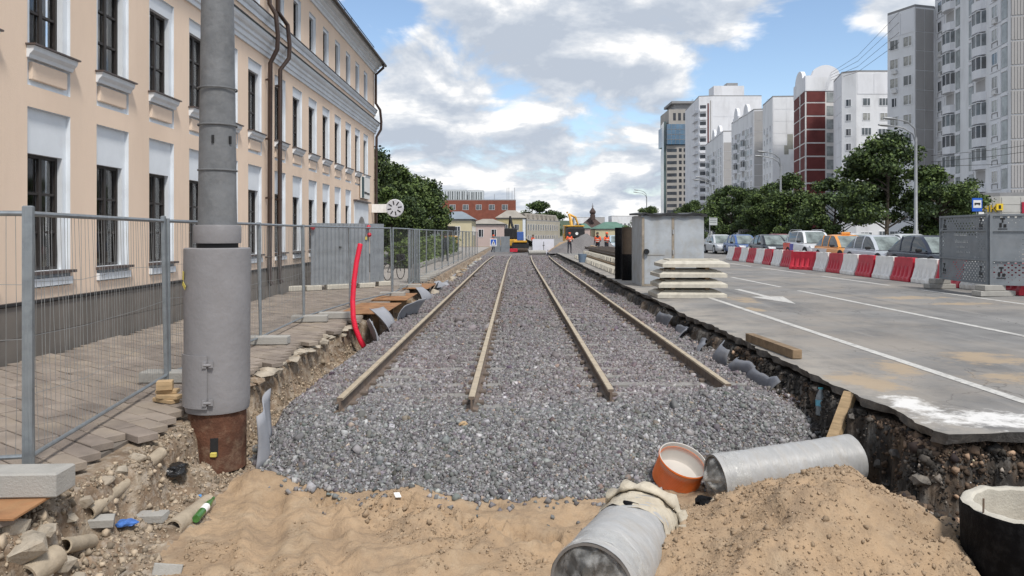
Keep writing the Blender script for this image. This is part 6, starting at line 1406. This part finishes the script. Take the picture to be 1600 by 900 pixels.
# --- D, E, G, F, H continue along the street
D = Block('white block with patched plain end wall left of the maroon tower', [(61.6,184),(59.9,172),(66.0,171.5),(68,184)], 0, 33.6, PANW)
D.win(0, [2.5,6.0,9.5], [z+.9 for z in fl(10)], [WM[0],WM[3]], .2); zD = fl(12)
D.panels(1, .1, 6.0, 2, zD+[33.4], PANW, .05, .07); PATCH = mat('patch_putty',(0.30,0.30,0.27),0.9,0.1,1)
D.box(1, 3.3, 4.6, 21.5, 25.0, .055, .09, PATCH, 'putty_patch'); D.box(1, 2.6, 3.6, 20.3, 22.4, .055, .088, PATCH, 'putty_patch'); D.box(1, 1.2, 3.9, 11.5, 14.6, .055, .09, PATCH, 'putty_patch')
E = Block('tall white block with balconies and stepped parapets in the middle of the row', [(62.6,214),(61.3,190),(64.6,189),(68,190),(68,214)], 0, 33.6, PANW)
tower_face(E, 0, [(.5,'p'),(3.8,'b'),(7.2,'s'),(8.8,'p'),(12.0,'b'),(15.6,'s'),(17.4,'p'),(20.6,'p')], 11, 2.0); E.panels(1, .1, 3.3, 1, fl(12)+[33.4], PANG, .05, .1)
parapet(E, 0, 2.5, 9.0, 33.6, 1.0, 2.6); parapet(E, 0, 13, 20, 33.6, .4, 2.4)
G = Block('lower white block with curved parapet before the tallest slab', [(67.4,262),(63.6,226),(67.5,225.4),(72,262)], -3, 33.0, PANW)
tower_face(G, 0, [(1,'p'),(5,'b'),(9,'s'),(12,'p'),(17,'b'),(22,'p'),(27,'s'),(31,'p')], 11, 4.0); parapet(G, 0, 14, 22, 36.0, .6, 2.6); parapet(G, 0, 24, 33, 36, .6, 2.4); G.panels(1, .1, 3.8, 1, fl(12,2), PANG, .05, .1)
F_ = Block('tallest plain white slab block with balconies up its left edge', [(69.0,300),(66.6,268),(71.0,267),(89,267),(92,300)], -3, 51.5, PANW2)
zF = fl(17, 4.0, 3.0); F_.panels(2, .2, 17.8, 3, [5.0+6*k for k in range(9)], PANW2, .06, .22); 
for z in zF[:-1]: F_.box(0, 22, 30, z, z+1.0, 0, 1.0, PANW2, 'balcony'); F_.box(1, .3, 2.6, z, z+1.0, 0, .9, PANW2, 'balcony'); F_.box(1, .4, 2.5, z+1.05, z+2.4, 0, .05, BGL2, 'window')
F_.box(1, 3.0, 3.5, 3, 52, 0, .08, MAROON, 'maroon_strip'); F_.box(1, 3.9, 4.3, 3, 53, 0, .06, PANG, 'grey_strip'); F_.box(2, 1, 12, 54.9, 58.5, -8, -1, PANW2, 'lift_house'); F_.box(2, 6, 10, 58.51, 59.7, -6, -2, SEAM, 'roof_vent')
# glass tower
TG = mat('tower_stone', (0.36,0.34,0.315), 0.8, 0.08, 0.2, coord='World'); BLUEG = glass('blue_curtain_glass', (0.09,0.17,0.26), 0.06, 0.9, 0.5, 0.05)
H_ = Block('far office tower of stone with a blue glass band near its top', [(74.5,378),(71.6,350),(76.5,349),(98,349),(98,378)], -7, 43.4, TG, 'building', 'office_tower')
for z in fl(16, 4.0, 2.9):
    H_.box(1, .3, 4.8, z, z+1.5, 0, .05, BGL2, 'ribbon_window')
    for u in (.8,3.0,5.2,7.4,9.6): H_.box(2, u, u+1.3, z, z+1.7, 0, .05, BGL2, 'window')
gb = H_.box(2, -5.0, 22, 51.0, 60.5, -20, .8, BLUEG, 'glass_band')
mb = MB()
for u in range(-5,22,2): mb.box(u,u+.1,-.88,-.81,51,60.5)
for z in (53.2,55.6,58.0): mb.box(-5,22,-.89,-.82,z,z+.15)
link('mullion', mb.mesh('mullion', SEAM), gb)
tb = H_.box(2, -4.0, 22, 60.51, 67.5, -20, .2, TG, 'upper_storeys'); wmt = MB().box(0,1.3,-.06,0,0,3.5).mesh('window', BGL2)
for k in range(8): link('window', wmt, tb, (-2+2.4*k,-.205,62.3))
H_.box(2, -1, 22, 67.51, 70.5, -18, -2, SEAM, 'plant_room'); H_.box(2, -2.5, 22, 70.51, 71.6, -19, -.5, SEAM, 'crown_roof')
H_.box(0, 14, 28, 0, 62, 0, 1.2, glass('green_curtain_glass',(0.07,0.10,0.10),0.1,0.8,0.5,0.08), 'side_glass')
# roof aerials
for (Bk, pts_) in ((C_, [(3,4,36),(7,5,35)]), (D, [(3,4,34),(6,3,34)]), (F_, [(4,4,-20+78),(8,4,58),(14,5,57),(6,3,58)]), (B, [(5,4,33),(9,4,33)])):
    for (x, y, z) in pts_:
        mb = MB().tube([(x,y,z-2.5),(x,y,z+2.2)], .06, 5).tube([(x-.7,y,z+1.6),(x+.7,y,z+1.6)], .04, 4).tube([(x-.5,y,z+2.0),(x+.5,y,z+2.0)], .04, 4); mb.build('aerial', SEAM, Bk.root)
for k in range(4):
    q = thing('overhead_wire', 'thin dark overhead wire between the roofs, number %s from the top' % ('one','two','three','four')[k], 'wire'); a = Vector((54,104,33.0-1.4*k)); b = Vector((66,155,35.5-.5*k)); mid = (a+b)/2-Vector((0,0,1.2))
    MB().tube([a,mid,b], .035, 4).build('strand', BLK, q)
for k in range(3):
    q = thing('overhead_wire', 'thin tram wire crossing the tower front, %s' % ('upper','middle','lower')[k], 'wire'); a = atd(1455,[243,253,260][k],60); b = atd(1640,[222,232,250][k],60); MB().tube([a,(a+b)/2-Vector((0,0,.12)),b], .018, 4).build('strand', BLK, q)

# ================================================================ distance down the track
def box_building(name, label, x0, x1, y0, y1, z0, z1, m, rows, winm, inset=1.2, left=True, roof=None, rh=2.0, front=True, per=3.0):
    bk = Block(label, [(x1,y1),(x0,y1),(x0,y0),(x1,y0)], z0, z1, m, 'building', name)
    w = x1-x0; nb = max(1, int((w-2*inset)/per)); d = y1-y0; nd = max(1, int((d-2*inset)/per))
    if front: bk.win(2, [inset+(w-2*inset)*(k+.5)/nb for k in range(nb)], rows, winm)
    bk.win(3, [inset+(d-2*inset)*(k+.5)/nd for k in range(nd)], rows, winm)
    if roof:
        W, D = w, d; hgt = z1-z0; c = min(W, D)*.35
        P = [(-W-.5+0,-D-.5,hgt+.36),(.5,-D-.5,hgt+.36),(.5,.5,hgt+.36),(-W-.5,.5,hgt+.36),(-W+c,-D+c,hgt+.36+rh),(-c,-D+c,hgt+.36+rh),(-c,-c,hgt+.36+rh),(-W+c,-c,hgt+.36+rh)]
        MB().hexa(P).build('roof', roof, bk.root)
    return bk
OCH = mat('ochre_plaster',(0.44,0.38,0.22),0.9,0.06,0.3,coord='World'); BEI = mat('beige_plaster',(0.44,0.41,0.34),0.9,0.06,0.3,coord='World'); YPL = mat('yellow_plaster',(0.56,0.50,0.34),0.9,0.06,0.3,coord='World'); RBR = mat('red_brick',(0.22,0.075,0.05),0.9,0.12,0.6,coord='World'); RFB = mat('blue_grey_roof',(0.20,0.235,0.27),0.6,0.1,0.5,coord='World'); RFT = mat('taupe_roof',(0.30,0.275,0.24),0.7,0.1,0.5,coord='World'); PNK = mat('pink_plaster',(0.5,0.40,0.37),0.9,0.06,0.3,coord='World'); GRNR = mat('green_roof',(0.10,0.19,0.15),0.7,0.12,0.3,coord='World')
FW = [win_mesh(1.3,2.0,BGL2,1)]; FW2 = [win_mesh(1.5,1.9,BGL2,1)]
def xd(px, d): return (px-VX)/F*d
def zd(py, d): return CZ+(VY-py)/F*d
d = 150; yh = box_building('yellow_house','low pale yellow house with a blue grey hipped roof beyond the fence', xd(690,d),xd(737,d),d,d+16,-2.5,zd(345,d),YPL,[4.0],FW2,1,roof=RFB,rh=1.6)
d = 185; box_building('pink_house','small pink and cream house with dormers left of the ochre building', xd(735,d),xd(788,d),d,d+14,-3,zd(352,d),PNK,[4.0],FW,1,roof=RFT,rh=1.3)
d = 230; ob = box_building('ochre_building','three storey ochre corner building with a pale long side', xd(776,d),xd(821,d),d,d+85,-4,zd(342,d),OCH,[3.4,6.9],FW2,1.0,roof=RFT,rh=2.4,per=2.9)
ob.box(2, 8.1, 9.0, 0, ob.h, .0, .12, WHITE, 'corner_pilaster')
LB = Block('long beige side of the ochre building running down the street', [(xd(873,262),262),(xd(822,230)+.1,230.2),(xd(822,230)+.1,229.6),(xd(873,262)+.4,261.2)], -4, zd(345,235), BEI); LB.win(2, [1.6+2.4*k for k in range(13)], [3.4,6.9], FW); 
RFp = [(xd(822,230),230),(xd(873,262),262),(xd(850,275),275),(xd(790,245),245)]
MB().hexa([(x-LB.o.x,y-LB.o.y,LB.h+.36) for x, y in RFp]+[((x-LB.o.x)*.96-1,(y-LB.o.y)*.98,LB.h+2.4) for x, y in RFp]).build('roof', RFT, LB.root)
dm = MB().bbox(-.6,.6,-.5,.9,0,1.3,.05).mesh('dormer', RFT)
for k in range(7): q, a_, _ = LB.fr(2, 3+4.4*k, LB.h+.7, -.8); link('dormer', dm, LB.root, q, (0,0,a_))
d = 330; rb = box_building('red_brick_building','long flat roofed red brick building above the old houses', xd(690,d),xd(806,d),d,d+30,-6,zd(313,d),RBR,[zd(328,d)+6],[win_mesh(2.6,2.4,BGL,1)],2,per=4.9)
for px_ in (780,800,803,808,812): MB().tube([(0,0,0),(0,0,3+(px_ % 3)*1.5)], .1, 5).build('aerial', SEAM, rb.root, loc=(xd(px_-8,d)-rb.o.x,5-30,rb.h))
TWR = mat('tower_white',(0.55,0.58,0.61),0.7,0.05,0.05,coord='World')
for (pa_, pb2, py, lab) in ((694,729,297,'left striped highrise on the skyline above the red brick building'),(731,755,298,'right striped highrise on the skyline above the red brick building'),(657,684,294,'striped highrise peeping over the left trees')):
    d = 900; t_ = Block(lab, [(xd(pb2,d),d+30),(xd(pa_,d),d+30),(xd(pa_,d),d),(xd(pb2,d),d)], -9, zd(py,d), TWR, 'building', 'highrise'); w_ = xd(pb2,d)-xd(pa_,d); k = 0; u = 1.0
    while u < w_-1.5: t_.box(2, u, u+1.0+.5*(k % 2), 5, t_.h-1.5, 0, .25, BGL, 'window_strip'); u += 2.6+.7*((k*7) % 3 == 0); k += 1
for (pa_, pb2, py, m, lab) in ((898,930,340,PANW,'pale far apartment slab left of the church dome'),(928,945,340,PANG,'grey far apartment slab right of the church dome'),(956,995,338,PANW,'far stepped white block above the upright pipes')):
    d = 520; t_ = Block(lab, [(xd(pb2,d),d+20),(xd(pa_,d),d+20),(xd(pa_,d),d),(xd(pb2,d),d)], -9, zd(py,d), m, 'building', 'apartment_block'); w_ = xd(pb2,d)-xd(pa_,d); u = 1.2
    while u < w_-1.2: t_.win(2, [u], [8+2.9*k for k in range(4)], [WM[0],WM[1]]); u += 2.7
# church with an onion dome
ch = thing('church', 'dark church roof with an onion dome on the skyline', 'church', (xd(926,290),290,-6)); DKR = mat('church_roof',(0.075,0.05,0.045),0.8,0.15,0.5,coord='World')
MB().box(-6,6,-2,10,0,9.4).build('nave', mat('church_wall',(0.20,0.11,0.09),0.9,0.1,0.5,coord='World'), ch); MB().add([(-6,-2,9.41),(6,-2,9.41),(6,10,9.41),(-6,10,9.41),(0,4,15.0)], [(0,1,4),(1,2,4),(2,3,4),(3,0,4),(3,2,1,0)]).build('tent_roof', DKR, ch)
MB().lathe([(1.0,13.2),(1.0,15.2),(.8,15.4),(1.2,16.0),(1.25,16.5),(.7,17.4),(.15,18.2),(.08,19.3),(0,19.3)], 16).build('dome', DKR, ch, True); MB().box(-.5,.5,-.06,.06,18.6,18.75).box(-.06,.06,-.06,.06,18.2,19.8).build('cross', DKR, ch)
box_building('pink_building','low pinkish building behind the excavator', xd(905,250),xd(922,250),250,262,-5,zd(358,250),PNK,[2.2],FW,1,roof=GRNR,rh=1.6)
box_building('cream_building','cream low building with a green roof behind the workers', xd(930,255),xd(985,255),255,270,-5,zd(359,255),YPL,[2.2],FW,1,roof=GRNR,rh=2.4)
gh = MB().lathe([(0,26),(60,22),(120,12),(190,0)], 24).build('hill', mat('hill_green',(0.06,0.085,0.05),0.95,0.2,0.02,coord='World'), None, True); gh.location = (40,760,-10); tag(gh,'low green hill on the horizon',None,None,'structure')
# ================================================================ work site at the end of the tracks
def mound(name, x, y, rx_, ry_, h, m, lab, seed, z0=0.0):
    bm = bmesh.new(); bmesh.ops.create_grid(bm, x_segments=36, y_segments=36, size=1)
    for v in bm.verts:
        r = math.hypot(v.co.x, v.co.y); k = max(0, 1-r)**.85; nz_ = float(fbm(np.array([v.co.x*2+seed]), np.array([v.co.y*2]), 1.8, 4, seed)[0]); v.co = Vector((v.co.x*rx_, v.co.y*ry_, h*k*(1+.3*nz_)-.05))
    me = bpy.data.meshes.new(name); bm.to_mesh(me); bm.free(); me.materials.append(m); me.polygons.foreach_set('use_smooth',[True]*len(me.polygons)); return tag(link(name, me, None, (x,y,z0)), lab, 'mound')
mound('gravel_mound', 6.6,68,3.6,3.2,1.75,GRAVB,'grey gravel mound in front of the excavator',3,.2); mound('gravel_mound', 5.0,67,2.0,3.5,1.2,GRAVB,'lower gravel slope left of the standing worker',4,.0); mound('sand_mound', 5.6,74,2.4,2.5,1.6,SAND,'tan sand mound between the white board and the excavator',5,.1)
wb_ = thing('white_board', 'big white site board at the end of the tracks', 'board', (xd(832,74),74,-.2)); MB().box(0,2.15,0,.06,.1,1.55).build('panel', mat('board_white',(0.66,0.67,0.74),0.6,0.04,2), wb_)
MB().box(.1,.18,.06,.14,-.0,1.4).box(1.95,2.03,.06,.14,0,1.4).build('leg', OLDWOOD, wb_); MB().box(1.1,1.15,-.012,-.002,.4,1.3).box(1.02,1.22,-.012,-.002,.9,.95).box(.6,.7,-.012,-.002,.35,.45).box(1.5,1.58,-.012,-.002,.4,.48).build('marking', BLK, wb_)
o = pipe_seg('concrete_pipe', (1.25,70.5,.10), (2.9,70.9,.10), .22, 'short grey pipe lying before the white board', CONC)
ex = thing('excavator', 'yellow and black excavator seen from behind with its boom folded', 'excavator', (7.2,92,.2), R(8)); ex.scale = (.82,.82,.82); DG = mat('machine_black',(0.02,0.02,0.022),0.6,0.2,3)
for sx in (-1,1): MB().prism([(-1.6,.0),(1.6,0),(1.9,.3),(1.9,.55),(1.6,.8),(-1.6,.8),(-1.9,.55),(-1.9,.3)], -.25, .25).xf(Matrix.Translation((sx*1.05,0,0)) @ Matrix.Rotation(R(90),4,'Z')).build('track', DG, ex)
MB().bbox(-1.3,1.3,-1.6,1.4,.95,1.35,.06).build('turntable', YELM, ex); MB().bbox(-1.32,1.32,-2.1,-.6,1.36,3.1,.25).build('counterweight', DG, ex); MB().bbox(-1.3,1.3,-2.0,.2,3.11,3.3,.05).build('hood', YELM, ex); MB().lathe([(0,0),(.22,0),(.22,.02)],16).xf(Matrix.Translation((.1,-2.12,2.1)) @ Matrix.Rotation(R(90),4,'X')).build('emblem', WHPL, ex)
cb = MB().bbox(-1.3,-.3,.0,1.5,1.36,3.35,.1).build('cab', YELM, ex); MB().box(-1.32,-1.301,.2,1.3,2.1,3.2).box(-1.2,-.4,1.501,1.52,2.0,3.2).build('cab_glass', BGL2, cb)
bm_ = MB(); bm_.tube([(.2,1.2,2.4),(.1,2.2,4.3),(-.1,2.6,5.1)], [.28,.26,.2], 6).build('boom', YELM, ex); MB().tube([(-.1,2.6,5.1),(.9,2.4,4.6),(1.3,2.2,3.4)], [.2,.2,.16], 6).build('stick', YELM, ex); MB().tube([(.3,1.6,2.8),(.5,2.3,4.4)], .08, 6).build('hydraulic_ram', DG, ex); MB().prism([(-.5,0),(.5,0),(.6,.5),(.2,.9),(-.5,.8)], -.5,.5).xf(Matrix.Translation((1.4,2.2,2.6))).build('bucket', DG, ex); MB().lathe([(0,0),(.12,0),(.12,.25),(0,.25)],10).xf(Matrix.Translation((-.4,2.4,5.2))).build('boom_lamp', YELM, ex)
sk = thing('small_excavator', 'small yellow and black digger between the left rails far away', 'excavator', (-.35,84,-.1), R(-25))
for sx in (-1,1): MB().prism([(-1.1,0),(1.1,0),(1.3,.25),(1.1,.55),(-1.1,.55),(-1.3,.25)],-.2,.2).xf(Matrix.Translation((sx*.75,0,0)) @ Matrix.Rotation(R(90),4,'Z')).build('track', DG, sk)
MB().bbox(-.95,.95,-1.1,.9,.6,1.35,.1).build('body', YELM, sk); MB().bbox(-.8,.2,-.4,.9,1.36,2.6,.08).build('cab', DG, sk); MB().tube([(.4,.8,1.2),(-.6,1.2,3.0),(-.9,1.4,4.0)],[.16,.15,.1],6).build('boom', DG, sk); MB().tube([(-.9,1.4,4.0),(-1.3,1.8,2.4)],[.12,.08],6).build('stick', DG, sk)
rl = thing('road_roller', 'small yellow roller with a red blade at the end of the left track', 'roller', (.55,79,-.1)); MB().bbox(-.9,.9,-.6,1.2,.35,1.05,.1).build('body', DG, rl); MB().bbox(-.7,.7,-.7,.4,1.051,1.25,.04).build('hood', YELM, rl); MB().bbox(-1.5,-.3,-.95,-.75,.05,.42,.03).build('blade', REDPL, rl); MB().lathe([(.4,-.8),(.4,.8)],18).xf(Matrix.Translation((0,-.2,.4)) @ Matrix.Rotation(R(90),4,'Y')).build('drum', STEEL, rl,True); MB().bbox(-.35,.35,-.2,.6,1.251,2.2,.05).build('blue_tank', mat('tank_blue',(0.05,0.11,0.34),0.5,0.1,3), rl)
zb_ = thing('crossing_sign', 'square blue and white pedestrian crossing sign far down the footway', 'sign', (xd(771,72.5),72.5,.1)); zb_.scale = (.68,.68,.75); MB().tube([(0,0,0),(0,0,2.0)], .04, 6).build('post', LG, zb_); MB().box(-.5,.5,-.06,-.02,.75,1.75).build('plate', PLATE, zb_); q = MB().box(-.38,.38,-.07,-.061,.87,1.63).build('blue_field', mat('sign_blue'    ,(0.015,0.1,0.5)), zb_); MB().add([(-.3,-.078,.92),(.3,-.078,.92),(0,-.078,1.56),(-.3,-.072,.92),(.3,-.072,.92),(0,-.072,1.56)],[(0,1,2),(3,5,4),(0,3,4,1),(1,4,5,2),(2,5,3,0)]).build('white_triangle', PLATE, q); MB().box(-.05,.05,-.086,-.079,1.0,1.32).build('walking_figure', BLK, q)
for k in range(2):
    t = thing('steel_hoarding', 'plain grey steel hoarding panel across the end of the site, %s' % ('left','right')[k], 'hoarding', (xd(768,78)+.98*k,78,-.1), 0, 'grey hoarding at the end of the site'); MB().bbox(0,.95,-.03,.03,.05,1.7,.01).build('sheet', PERF, t); MB().box(.02,.08,-.04,-.031,0,1.7).box(.87,.93,-.04,-.031,0,1.7).build('upright', GALV, t)
ydg = thing('yellow_loader', 'yellow loader half hidden behind the hedge', 'loader', (xd(700,70),70,0), R(90)); MB().bbox(-1.4,1.4,-.8,.8,.9,1.7,.1).build('body', YELM, ydg); MB().bbox(-.5,.5,-.7,.7,1.71,2.6,.06).build('cab', DG, ydg)
for x_ in (-.9,.9):
    for s_ in (-1,1): MB().lathe([(.25,-.15),(.5,-.15),(.5,.15),(.25,.15)],16,True).xf(Matrix.Translation((x_,s_*.75,.5)) @ Matrix.Rotation(R(90),4,'X')).build('wheel', TYRE, ydg, True)
o = timber((5.65,55.1,1.0), (7.1,54.3,.62), .3, .06, 'pale timber board tilted beside the two workers')
